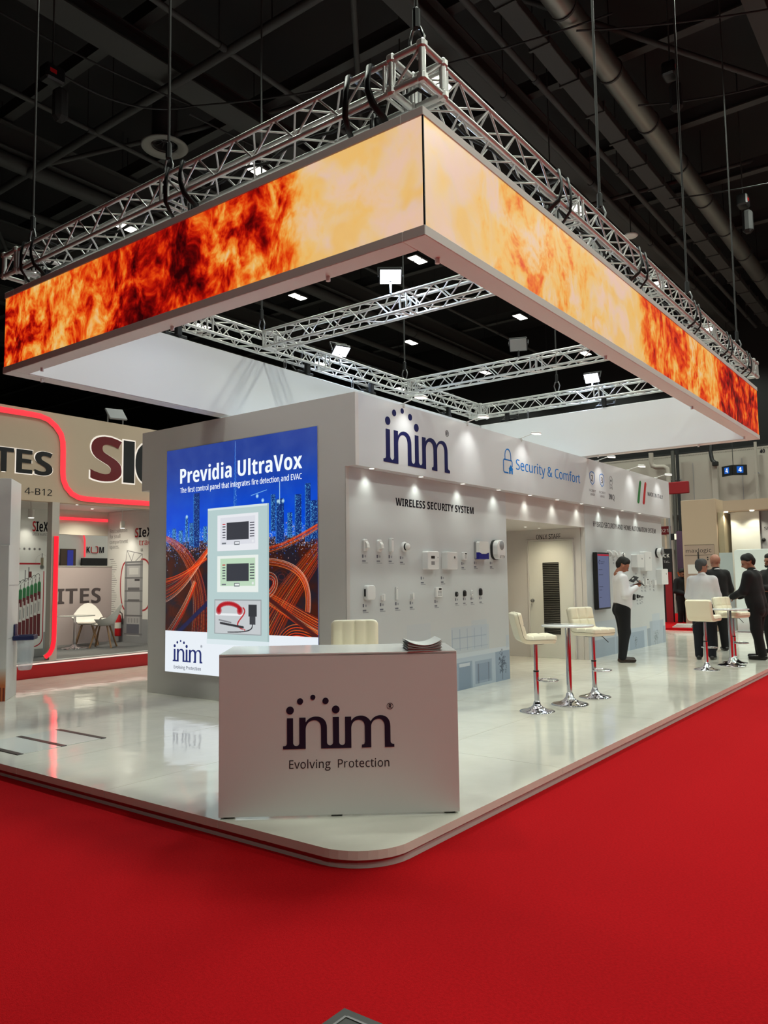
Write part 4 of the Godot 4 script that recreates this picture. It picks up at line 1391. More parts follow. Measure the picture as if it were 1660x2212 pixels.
	part(lk, "shackle", extrude(stroke([Vector2(0.06, 0.2), Vector2(0.06, 0.27), Vector2(0.075, 0.32), Vector2(0.11, 0.352), Vector2(0.15, 0.362), Vector2(0.19, 0.352), Vector2(0.225, 0.32), Vector2(0.24, 0.27), Vector2(0.24, 0.2)], 0.016), 0.003), M.blue)
	part(lk, "outline", extrude(stroke([Vector2(0.15, 0.01), Vector2(0.03, 0.01), Vector2(0.01, 0.03), Vector2(0.01, 0.18), Vector2(0.03, 0.2), Vector2(0.26, 0.2), Vector2(0.28, 0.18), Vector2(0.28, 0.11)], 0.016), 0.003), M.blue)
	part(lk, "house", extrude(PackedVector2Array([Vector2(0.18, 0.0), Vector2(0.18, 0.07), Vector2(0.165, 0.07), Vector2(0.235, 0.135), Vector2(0.305, 0.07), Vector2(0.29, 0.07), Vector2(0.29, 0.0), Vector2(0.25, 0.0), Vector2(0.25, 0.045), Vector2(0.22, 0.045), Vector2(0.22, 0.0)]), 0.003), M.blue)
	# two shields, a rosette and their words
	for s in [["2", 13.401, 3.331], ["3", 13.862, 3.333]]:
		var o: Array = []
		for v in [Vector2(0, 0.118), Vector2(0.06, 0.105), Vector2(0.105, 0.085), Vector2(0.105, -0.01), Vector2(0.08, -0.07), Vector2(0, -0.118), Vector2(-0.08, -0.07), Vector2(-0.105, -0.01), Vector2(-0.105, 0.085), Vector2(-0.06, 0.105)]:
			o.append(v)
		part(fa, "shield_icon", band(o, 0.012, 0.003), M.blue, Vector3(s[1] + k, s[2] - YFB, 0.001))
		lettering(fa, s[0], s[1] + k - 0.045, s[2] - YFB - 0.055, 0.001, 0.09, 0.11, M.ink)
		lettering(fa, "SECURITY", s[1] + k - 0.15, 3.085 - YFB, 0.001, 0.3, 0.042, M.grey)
		lettering(fa, "GRADE", s[1] + k - 0.11, 3.015 - YFB, 0.001, 0.22, 0.042, M.grey)
	var ring: Array = []
	for i in 24:
		ring.append(Vector2(0.085 * cos(TAU * i / 24.0), 0.04 + 0.085 * sin(TAU * i / 24.0)))
	part(fa, "rosette_icon", band(ring, 0.009, 0.003), M.grey, Vector3(14.314 + k, 3.327 - YFB, 0.001))
	part(fa, "rosette_icon", extrude(stroke([Vector2(-0.05, -0.03), Vector2(-0.06, -0.12), Vector2(0, -0.08), Vector2(0.06, -0.12), Vector2(0.05, -0.03)], 0.009), 0.003), M.grey, Vector3(14.314 + k, 3.327 - YFB, 0.001))
	part(fa, "rosette_star", extrude(PackedVector2Array(range(10).map(func(i): return Vector2(0, 0.04) + Vector2.from_angle(PI / 2 + PI * i / 5.0) * (0.032 if i % 2 == 0 else 0.014))), 0.003), M.ink, Vector3(14.314 + k, 3.327 - YFB, 0.001))
	lettering(fa, "IMQ", 14.181 + k, 3.01 - YFB, 0.001, 0.284, 0.1, M.ink)
	# tricolour brush strokes
	for s in [[15.872, M.green, "green_stroke"], [16.196, M.red, "red_stroke"]]:
		var o := PackedVector2Array([Vector2(-0.13, -0.21), Vector2(-0.1, -0.238), Vector2(-0.04, -0.24), Vector2(0.0, -0.2), Vector2(0.1, 0.1), Vector2(0.145, 0.2), Vector2(0.12, 0.238), Vector2(0.07, 0.24), Vector2(0.03, 0.2), Vector2(-0.07, -0.05)])
		part(fa, s[2], extrude(o, 0.003), s[1], Vector3(s[0] + k, 3.278 - YFB, 0.001))
	lettering(fa, "MADE IN ITALY", 16.408 + k, 3.242 - YFB, 0.001, 1.0, 0.082, M.ink)
	# arm lamps over the fascia
	var xs := [7.578, 9.068, 10.662, 13.72, 15.35, 17.05]
	for i in xs.size():
		var where: String = ["beside the round dots of the brand mark", "over the gap before the padlock sign", "over the padlock sign", "over the shield signs", "over the green and red strokes", "over the fascia end"][i]
		var a := thing("arm_lamp", "slim silver arm lamp " + where, "lamp", Vector3(xs[i], YFT, ZF), 0.0, "arm lamps along the fascia")
		part(a, "clamp", cbox(Vector3(0.04, 0.05, 0.07), 0.006), M.alu, Vector3(0, 0.0, -0.025))
		rod(a, "arm", Vector3(0, 0.02, -0.02), Vector3(0, 0.07, 0.2), 0.007, M.white)
		part(a, "head", cbox(Vector3(0.11, 0.035, 0.13), 0.012), M.white, Vector3(0, 0.072, 0.25), Vector3(0.12, 0, 0))
		part(a, "lamp_lens", cbox(Vector3(0.095, 0.006, 0.115), 0.002), M.lamp, Vector3(0, 0.053, 0.252), Vector3(0.12, 0, 0))
		spot(a, Vector3(0, 0.035, 0.255), Vector3(0, -0.9, -0.35), 50.0, Color(1.0, 1.0, 0.97), 0.32, 0.06, 1.0)

# ---------------------------------------------------------------- counter
func build_counter() -> void:
	var bl := Vector3(3.396, FY, -3.881)
	var br := Vector3(4.363, FY, -2.703)
	var t := thing("reception_counter", "white reception counter bearing the dark blue brand mark", "counter", (bl + br) * 0.5, -atan2(br.z - bl.z, br.x - bl.x))
	var w := bl.distance_to(br)
	var h := 1.025
	var m := mat(Color(0.87, 0.86, 0.85), 0.42)
	part(t, "front_panel", cbox(Vector3(w, h - 0.02, 0.02), 0.002), m, Vector3(0, h / 2 + 0.002, -0.01))
	for s in [-1, 1]:
		part(t, "side_panel", cbox(Vector3(0.02, h - 0.045, 0.56), 0.002), m, Vector3((w / 2 - 0.01) * s, h / 2 - 0.01, -0.30))
	part(t, "top", cbox(Vector3(w, 0.022, 0.60), 0.003), mat(Color(0.88, 0.88, 0.87), 0.12), Vector3(0, h - 0.011, -0.30))
	part(t, "shelf", cbox(Vector3(w - 0.05, 0.02, 0.5)), m, Vector3(0, 0.55, -0.28))
	for x in [-0.7, -0.02, 0.7]:
		part(t, "foot", cbox(Vector3(0.07, 0.014, 0.05)), M.black, Vector3(x, 0.007, -0.05))
		part(t, "foot", cbox(Vector3(0.07, 0.014, 0.05)), M.black, Vector3(x, 0.007, -0.5))
	# mark: 711 px wide span from 611 to 854 of 473..995
	brand(t, -w / 2 + w * 0.266, 0.425, 0.0005, w * 0.464, mat(Color(0.065, 0.055, 0.17), 0.5), M.ink)
	lettering(t, "Evolving  Protection", -w / 2 + w * 0.291, 0.303, 0.0005, w * 0.417, 0.052, mat(Color(0.16, 0.12, 0.14), 0.6))
	# brochures: curled stack
	var b := thing("brochure_stack", "stack of curled white brochures on the counter top", "brochures", t.transform * Vector3(0.55, h, -0.15), t.rotation.y + 0.05)
	for i in 12:
		var k := i / 11.0
		var n := 11
		var pts: Array = []
		for j in n:
			var u := j / float(n - 1) - 0.5
			var lift := 0.03 * k * (2.0 * absf(u)) ** 2.0 * (1.2 if u > 0 else 0.9)
			for v in [-0.5, 0.5]:
				pts.append(Vector3(u * 0.22 + 0.004 * sin(i * 2.3), 0.0018 + 0.0032 * i + lift, v * 0.30 + 0.006 * cos(i * 1.7)))
		var st := SurfaceTool.new()
		st.begin(Mesh.PRIMITIVE_TRIANGLES)
		grid_into(st, pts, n, 2, false, true)
		var low: Array = []
		for q in pts:
			low.append(q - Vector3(0, 0.0022, 0))
		grid_into(st, low, n, 2, false, true, true)
		for s in 2:
			var e: Array = []
			for j in n:
				e.append(pts[j * 2 + s])
				e.append(low[j * 2 + s])
			grid_into(st, e, n, 2, false, false, s == 0)
		st.generate_normals()
		part(b, "brochure", st.commit(), M.paper if i % 2 else mat(Color(0.74, 0.74, 0.74), 0.6))

# ---------------------------------------------------------------- bar stools and tables
func pad_mesh(profile: Array, half_w: float, thick: float, rows: int, cols: int, quilt: float, cut_end := false) -> ArrayMesh:
	# profile: centre line in the y-z plane; a cushion with stitched squares on its upper side
	var n := 48
	var mcols := 43
	var pts: Array = []
	var nor: Array = []
	var total := 0.0
	var acc: Array = [0.0]
	for i in range(1, profile.size()):
		total += (profile[i] as Vector2).distance_to(profile[i - 1])
		acc.append(total)
	for i in n + 1:
		var s := total * i / n
		var k := 1
		while k < profile.size() - 1 and acc[k] < s:
			k += 1
		var f: float = (s - acc[k - 1]) / maxf(1e-5, acc[k] - acc[k - 1])
		pts.append((profile[k - 1] as Vector2).lerp(profile[k], f))
	for i in n + 1:
		var d: Vector2 = (pts[mini(i + 1, n)] - pts[maxi(i - 1, 0)]).normalized()
		nor.append(Vector2(-d.y, d.x))
	var up: Array = []
	var lo: Array = []
	for i in n + 1:
		var u := float(i) / n
		var edge_u := clampf(minf(u, 1.0 - u) * n * 0.35, 0.0, 1.0)
		for j in mcols:
			var v := float(j) / (mcols - 1)
			var edge_v := clampf(minf(v, 1.0 - v) * (mcols - 1) * 0.35, 0.0, 1.0)
			var e := sqrt(minf(1.0, edge_u * (2.0 - edge_u)) * minf(1.0, edge_v * (2.0 - edge_v)))
			var q := 0.0
			if rows > 0:
				q = minf(pow(absf(sin(PI * u * rows)), 0.35), pow(absf(sin(PI * v * cols)), 0.35)) if rows > 1 else pow(absf(sin(PI * v * cols)), 0.35)
			# corners of the cushion are rounded off in outline
			var cut := 0.0
			var cu := 0.14
			var uc := 1.0 - u if cut_end else u
			if uc < cu:
				var a := (cu - uc) / cu
				cut = 0.05 * (1.0 - sqrt(maxf(0.0, 1.0 - a * a)))
			var x := (v - 0.5) * 2.0 * (half_w - cut)
			var hi := e * (thick * 0.5 + quilt * (q - 1.0)) + 0.002
			var p: Vector2 = pts[i] + nor[i] * hi
			var b: Vector2 = pts[i] - nor[i] * (e * thick * 0.42 + 0.002)
			up.append(Vector3(x, p.x, p.y))
			lo.append(Vector3(x, b.x, b.y))
	var st := SurfaceTool.new()
	st.begin(Mesh.PRIMITIVE_TRIANGLES)
	grid_into(st, up, n + 1, mcols, false, true, true)
	grid_into(st, lo, n + 1, mcols, false, true, false)
	st.generate_normals()
	return st.commit()

func make_stool(label: String, channels := false) -> Node3D:
	var t := thing("bar_stool", label, "bar stool", Vector3.ZERO, 0.0, "cream quilted bar stools")
	# (y, z); the sitter faces +z
	var seat := [Vector2(0.79, 0.205), Vector2(0.80, 0.17), Vector2(0.80, 0.05), Vector2(0.795, -0.08), Vector2(0.80, -0.13), Vector2(0.815, -0.155), Vector2(0.84, -0.172)]
	var back := [Vector2(0.80, -0.15), Vector2(0.845, -0.172), Vector2(0.92, -0.19), Vector2(1.0, -0.21), Vector2(1.095, -0.228)]
	part(t, "seat", pad_mesh(seat, 0.205, 0.1, 0 if channels else 3, 3, 0.016), M.cream)
	part(t, "backrest", pad_mesh(back, 0.205, 0.092, 1 if channels else 2, 4 if channels else 3, 0.016, true), M.cream)
	part(t, "seat_plate", lathe([Vector2(0.0, 0.742), Vector2(0.1, 0.742), Vector2(0.11, 0.76), Vector2(0.0, 0.762)], 20), M.black)
	rod(t, "upper_column", Vector3(0, 0.44, 0), Vector3(0, 0.745, 0), 0.0225, M.chrome, 20)
	rod(t, "lower_column", Vector3(0, 0.06, 0), Vector3(0, 0.445, 0), 0.029, M.chrome, 20)
	rod(t, "collar", Vector3(0, 0.435, 0), Vector3(0, 0.45, 0), 0.031, M.black, 20)
	part(t, "base", lathe([Vector2(0.0, 0.0), Vector2(0.193, 0.0), Vector2(0.195, 0.008), Vector2(0.18, 0.016), Vector2(0.12, 0.028), Vector2(0.07, 0.048), Vector2(0.045, 0.07), Vector2(0.036, 0.1), Vector2(0.031, 0.12), Vector2(0.0, 0.12)], 40), M.chrome)
	var ring: Array = []
	for i in 24:
		var a := TAU * i / 24.0
		ring.append(Vector3(0.115 * cos(a), 0.34, 0.135 + 0.105 * sin(a)))
	part(t, "footrest", tube(ring, 0.0095, 8, true), M.chrome)
	part(t, "lever", tube([Vector3(0.05, 0.745, 0.0), Vector3(0.14, 0.735, 0.02), Vector3(0.19, 0.69, 0.03), Vector3(0.225, 0.66, 0.035)], 0.005, 6), M.black)
	return t

func make_table(label: String) -> Node3D:
	var t := thing("bar_table", label, "table", Vector3.ZERO, 0.0, "round white bar tables")
	part(t, "table_top", lathe([Vector2(0.0, 0.9), Vector2(0.295, 0.9), Vector2(0.302, 0.908), Vector2(0.302, 0.914), Vector2(0.297, 0.921), Vector2(0.0, 0.921)], 48), mat(Color(0.86, 0.87, 0.87), 0.1))
	part(t, "flange", lathe([Vector2(0.0, 0.885), Vector2(0.1, 0.89), Vector2(0.1, 0.9), Vector2(0.0, 0.9)], 24), M.steel)
	rod(t, "column", Vector3(0, 0.06, 0), Vector3(0, 0.89, 0), 0.031, M.chrome, 24)
	part(t, "base", lathe([Vector2(0.0, 0.0), Vector2(0.213, 0.0), Vector2(0.216, 0.008), Vector2(0.2, 0.018), Vector2(0.13, 0.032), Vector2(0.08, 0.055), Vector2(0.05, 0.085), Vector2(0.038, 0.13), Vector2(0.032, 0.14), Vector2(0.0, 0.14)], 40), M.chrome)
	return t

func build_furniture() -> void:
	var a := make_stool("cream bar stool in profile beside the staff door table")
	a.position = Vector3(8.046, FY, -3.953)
	a.rotation.y = 0.66
	dup(a, Vector3(9.354, FY, -3.812), -0.4, "cream bar stool facing the aisle behind the first round table")
	dup(a, Vector3(12.872, FY, -3.408), 1.45, "cream bar stool turning its smooth back to the aisle")
	dup(a, Vector3(14.085, FY, -3.272), -0.4, "cream bar stool behind the round table where the suited men stand")
	var e := make_stool("cream channelled bar stool tucked behind the reception counter", true)
	e.position = Vector3(5.15, FY, -4.2)
	e.scale = Vector3(1.0, 1.04, 1.0)
	e.rotation.y = -0.92
	var t := make_table("round white bar table on a chrome column before the staff door")
	t.position = Vector3(8.674, FY, -3.841)
	dup(t, Vector3(13.641, FY, -3.22), 0.0, "round white bar table on a chrome column beside the suited men")

# ---------------------------------------------------------------- devices on the walls
func keys(o: Node3D, x: float, y: float, w: float, h: float, nx: int, ny: int, z: float, m: Material) -> void:
	for i in nx:
		for j in ny:
			part(o, "key", cbox(Vector3(w / nx * 0.7, h / ny * 0.6, 0.002)), m, Vector3(x + w * ((i + 0.5) / nx - 0.5), y + h * ((j + 0.5) / ny - 0.5), z))

func device(called: String, kind: String, label: String, cat: String, x: float, y: float, w: float, h: float, d: float, z := ZW) -> Node3D:
	var t := thing(called, label, cat, Vector3(x, y, z))
	match kind:
		"pir":
			part(t, "body", rrbox(w, h, d * 0.5, w * 0.3), M.plastic)
			var wedge := PackedVector2Array([Vector2(0, -h * 0.3), Vector2(d * 0.75, -h * 0.22), Vector2(d * 0.6, h * 0.1), Vector2(0, h * 0.46)])
			var st := extrude(wedge, w * 0.62)
			part(t, "lens", st, M.white, Vector3(-w * 0.31, 0, d * 0.25), Vector3(0, -PI / 2, 0)).position = Vector3(w * 0.31, 0.0, d * 0.3)
		"bar":
			part(t, "body", cbox(Vector3(w, h, d), 0.005), M.plastic, Vector3(0, 0, d / 2))
			part(t, "window", cbox(Vector3(w * 0.5, h * 0.06, 0.002)), M.grey, Vector3(0, h * 0.4, d))
		"smoke":
			part(t, "base", lathe([Vector2(0, 0), Vector2(w * 0.5, 0), Vector2(w * 0.5, d * 0.3), Vector2(w * 0.44, d * 0.38), Vector2(0, d * 0.38)], 28), M.plastic, Vector3.ZERO, Vector3(PI / 2, 0, 0))
			part(t, "vent_ring", lathe([Vector2(w * 0.36, d * 0.36), Vector2(w * 0.34, d * 0.7), Vector2(0, d * 0.7)], 24), M.dark, Vector3.ZERO, Vector3(PI / 2, 0, 0))
			part(t, "dome", lathe([Vector2(w * 0.36, d * 0.66), Vector2(w * 0.36, d * 0.8), Vector2(w * 0.3, d * 0.95), Vector2(w * 0.15, d), Vector2(0, d)], 24), M.white, Vector3.ZERO, Vector3(PI / 2, 0, 0))
		"panel":
			part(t, "housing", rrbox(w, h, d, 0.02), M.plastic)
			part(t, "display", cbox(Vector3(w * 0.32, h * 0.15, 0.003)), M.black, Vector3(-w * 0.06, h * 0.17, d))
			part(t, "lamp_dot", cbox(Vector3(0.012, 0.012, 0.003)), M.grey, Vector3(w * 0.38, h * 0.16, d))
			part(t, "grille", cbox(Vector3(w * 0.3, h * 0.2, 0.002)), M.grey, Vector3(-w * 0.06, -h * 0.15, d))
		"box":
			part(t, "housing", rrbox(w, h, d, 0.02), M.plastic)
			part(t, "emblem", lathe([Vector2(0, 0), Vector2(0.018, 0), Vector2(0.015, 0.004), Vector2(0, 0.004)], 16), M.steel, Vector3(w * 0.2, h * 0.18, d), Vector3(PI / 2, 0, 0))
		"router":
			part(t, "body", rrbox(w, h, d, w * 0.25), M.plastic)
			part(t, "slot", cbox(Vector3(0.004, h * 0.5, d * 0.4)), M.dark, Vector3(-w * 0.5, 0, d * 0.4))
		"keypad":
			part(t, "body", rrbox(w, h, d, 0.012), M.plastic)
			part(t, "display", cbox(Vector3(w * 0.42, h * 0.18, 0.003)), M.black, Vector3(w * 0.12, h * 0.3, d))
			keys(t, w * 0.06, -h * 0.12, w * 0.6, h * 0.5, 3, 4, d, M.grey)
		"siren":
			part(t, "back_plate", rrbox(w * 1.04, h * 1.03, d * 0.4, 0.02), M.grey)
			var up := PackedVector2Array([Vector2(-w / 2, -h * 0.12), Vector2(-w * 0.25, -h * 0.2), Vector2(w * 0.15, -h * 0.2), Vector2(w / 2, -h * 0.12), Vector2(w / 2, h / 2 - 0.02), Vector2(w / 2 - 0.02, h / 2), Vector2(-w / 2 + 0.02, h / 2), Vector2(-w / 2, h / 2 - 0.02)])
			part(t, "cover", extrude(up, d * 0.85), M.white, Vector3(0, 0, d * 0.1))
			var lo := PackedVector2Array([Vector2(-w / 2, -h * 0.5), Vector2(w / 2, -h * 0.5), Vector2(w / 2, -h * 0.12), Vector2(w * 0.15, -h * 0.2), Vector2(-w * 0.25, -h * 0.2), Vector2(-w / 2, -h * 0.12)])
			part(t, "blue_lens", extrude(lo, d * 0.8), mat(Color(0.06, 0.05, 0.50), 0.2), Vector3(0, 0, d * 0.1))
		"siren_round":
			part(t, "back_plate", rrbox(w, h, d * 0.3, w * 0.4), M.dark)
			part(t, "cover", rrbox(w * 0.94, h * 0.96, d * 0.7, w * 0.38), M.plastic, Vector3(w * 0.02, 0, d * 0.3))
			part(t, "speaker", lathe([Vector2(0, 0), Vector2(w * 0.26, 0), Vector2(w * 0.24, 0.006), Vector2(0, 0.008)], 24), M.grey, Vector3(w * 0.05, h * 0.22, d), Vector3(PI / 2, 0, 0))
			part(t, "lens", rrbox(w * 0.5, h * 0.14, 0.012, 0.02), M.grey, Vector3(w * 0.05, -h * 0.36, d - 0.004))
		"contact":
			part(t, "body", rrbox(w * 0.6, h, d, 0.01), M.plastic, Vector3(w * 0.15, 0, 0))
			part(t, "magnet", rrbox(w * 0.25, h * 0.8, d * 0.8, 0.008), M.plastic, Vector3(-w * 0.36, -h * 0.05, 0))
		"fob_black", "fob_white":
			var m: Material = M.black if kind == "fob_black" else M.plastic
			part(t, "body", rrbox(w, h, d, w * 0.48), m)
			for i in 2:
				part(t, "button", rrbox(w * 0.4, h * 0.14, 0.003, w * 0.15), M.grey, Vector3(0, h * (0.15 - 0.25 * i), d))
		"reader":
			part(t, "body", rrbox(w, h, d, w * 0.3), M.black)
			part(t, "clip", cbox(Vector3(w * 0.5, h * 0.15, d * 0.6)), M.dark, Vector3(0, h * 0.52, d * 0.4))
		"tag":
			part(t, "body", rrbox(w, h, d, minf(w, h) * 0.4), M.black)
			part(t, "stripe", cbox(Vector3(w * 0.5, h * 0.1, 0.002)), M.grey, Vector3(0, 0, d))
	return t

func build_devices() -> void:
	device("motion_sensor", "pir", "white wedge motion sensor at the poster end of the wall", "sensor", 6.97, 1.972, 0.075, 0.14, 0.06)
	device("motion_sensor", "pir", "white wedge motion sensor next to the slim curtain sensor", "sensor", 7.24, 1.971, 0.08, 0.138, 0.06)
	device("curtain_sensor", "bar", "tall slim white curtain sensor beside the smoke detector", "sensor", 7.46, 1.982, 0.045, 0.16, 0.045)
	device("smoke_detector", "smoke", "round white smoke detector with dark vent ring", "detector", 7.74, 1.969, 0.12, 0.12, 0.08)
	device("alarm_panel", "panel", "square white alarm panel with small black display", "alarm panel", 8.27, 1.81, 0.26, 0.228, 0.085)
	device("power_box", "box", "square white box with round emblem beside the alarm panel", "box", 8.72, 1.811, 0.26, 0.23, 0.085)
	device("room_keypad", "keypad", "tiny white keypad between the square boxes and the sirens", "keypad", 9.14, 1.878, 0.1, 0.1, 0.03)
	device("outdoor_siren", "siren", "white siren with deep blue lower lens", "siren", 9.56, 1.962, 0.27, 0.245, 0.09)
	device("outdoor_siren", "siren_round", "rounded white siren with grey speaker disc", "siren", 10.01, 1.979, 0.26, 0.285, 0.11)
	device("radio_hub", "router", "rounded white radio hub low at the poster end", "hub", 7.02, 1.433, 0.155, 0.168, 0.06)
	device("door_contact", "contact", "small white door contact next to the radio hub", "sensor", 7.29, 1.373, 0.07, 0.078, 0.03)
	device("window_contact", "bar", "very slim upright white contact in the lower row", "sensor", 7.565, 1.41, 0.028, 0.158, 0.025)
	device("shock_sensor", "contact", "small tapered white sensor below the smoke detector", "sensor", 7.885, 1.372, 0.06, 0.082, 0.03)
	device("wall_keypad", "keypad", "white keypad with black display below the square boxes", "keypad", 8.475, 1.406, 0.145, 0.13, 0.03)
	device("remote_fob", "fob_black", "small oval black key fob below the tiny keypad", "remote", 8.925, 1.368, 0.055, 0.066, 0.025)
	device("remote_fob", "reader", "black remote with clip in the row of fobs", "remote", 9.13, 1.372, 0.058, 0.074, 0.025)
	device("remote_fob", "fob_white", "slim white remote between two black ones", "remote", 9.32, 1.377, 0.038, 0.08, 0.02)
	device("remote_fob", "reader", "angular black remote at the niche end of the row", "remote", 9.555, 1.381, 0.056, 0.088, 0.03)
	# hybrid wall
	device("motion_sensor", "pir", "white wedge motion sensor just beside the upright screen", "sensor", 14.42, 2.0, 0.11, 0.13, 0.09)
	device("motion_sensor", "pir", "white wedge motion sensor second from the upright screen", "sensor", 14.68, 2.0, 0.11, 0.125, 0.09)
	device("curtain_sensor", "bar", "slim white sensor above the man with the tablet", "sensor", 14.91, 2.0, 0.06, 0.117, 0.06)
	device("smoke_detector", "smoke", "round white detector half hidden by the dark haired man", "detector", 15.17, 1.983, 0.1, 0.1, 0.06)
	device("alarm_panel", "box", "white cabinet hung before the larger white cabinet", "cabinet", 15.86, 1.867, 0.4, 0.265, 0.13)
	device("alarm_panel", "box", "larger upright white cabinet on the home automation wall", "cabinet", 16.40, 1.867, 0.42, 0.4, 0.11)
	device("outdoor_siren", "siren_round", "brownish siren at the far edge of the home automation wall", "siren", 17.33, 2.061, 0.32, 0.21, 0.11)
	device("power_box", "box", "white box sticking out past the home automation wall edge", "box", 17.42, 1.538, 0.44, 0.34, 0.12)
	device("wall_keypad", "keypad", "white keypad with grey display under the larger cabinet", "keypad", 16.49, 1.44, 0.2, 0.145, 0.04)
	device("room_keypad", "keypad", "tiny keypad between two white wall units", "keypad", 16.76, 1.422, 0.1, 0.08, 0.03)
	device("card_reader", "bar", "slim upright white reader near the sticking out box", "reader", 16.99, 1.424, 0.11, 0.129, 0.05)
	device("card_reader", "bar", "slim white reader just past the tablet", "reader", 16.23, 1.419, 0.08, 0.095, 0.04)
	device("handset", "tag", "black curved handset low on the home automation wall", "handset", 15.67, 1.141, 0.1, 0.125, 0.05)
	device("key_tag", "tag", "upright black key tag beside the handset", "tag", 15.93, 1.148, 0.06, 0.08, 0.03)
	device("key_tag", "tag", "small square black key tag", "tag", 16.07, 1.145, 0.045, 0.053, 0.02)
	device("key_tag", "tag", "flat lying black key tag at the row end", "tag", 16.196, 1.13, 0.08, 0.022, 0.03)
	# upright screen
	var t := thing("wall_screen", "upright black framed screen showing a pale blue list", "screen", Vector3(13.93, 1.49, ZW))
	part(t, "housing", cbox(Vector3(0.6, 1.04, 0.08), 0.008), M.black, Vector3(0, 0, 0.05))
	part(t, "lit_screen", cbox(Vector3(0.54, 0.98, 0.004)), glow(Color(0.40, 0.43, 0.56), 0.75), Vector3(0, 0, 0.091))
	part(t, "red_bar", cbox(Vector3(0.54, 0.03, 0.003)), glow(Color(0.7, 0.06, 0.15), 0.8), Vector3(0, 0.47, 0.093))
	var ink2 := glow(Color(0.12, 0.14, 0.22), 0.5)
	part(t, "emblem", extrude(stroke([Vector2(-0.19, 0.3), Vector2(-0.22, 0.33), Vector2(-0.2, 0.37), Vector2(-0.16, 0.37)], 0.012), 0.002), ink2, Vector3(0, 0, 0.093))
	for r in [[0.345, 0.2], [0.315, 0.14], [0.2, 0.18], [0.11, 0.2], [-0.11, 0.18], [-0.165, 0.13], [-0.3, 0.1]]:
		part(t, "text_line", cbox(Vector3(r[1], 0.008, 0.002)), ink2, Vector3(-0.24 + r[1] / 2 + (0.1 if r[0] > 0.3 else 0.0), r[0], 0.093))
	area(t, Vector3(0, 0, 0.11), Vector3(0, 0, 1), Vector2(0.54, 0.98), Color(0.6, 0.65, 0.85), 0.03)

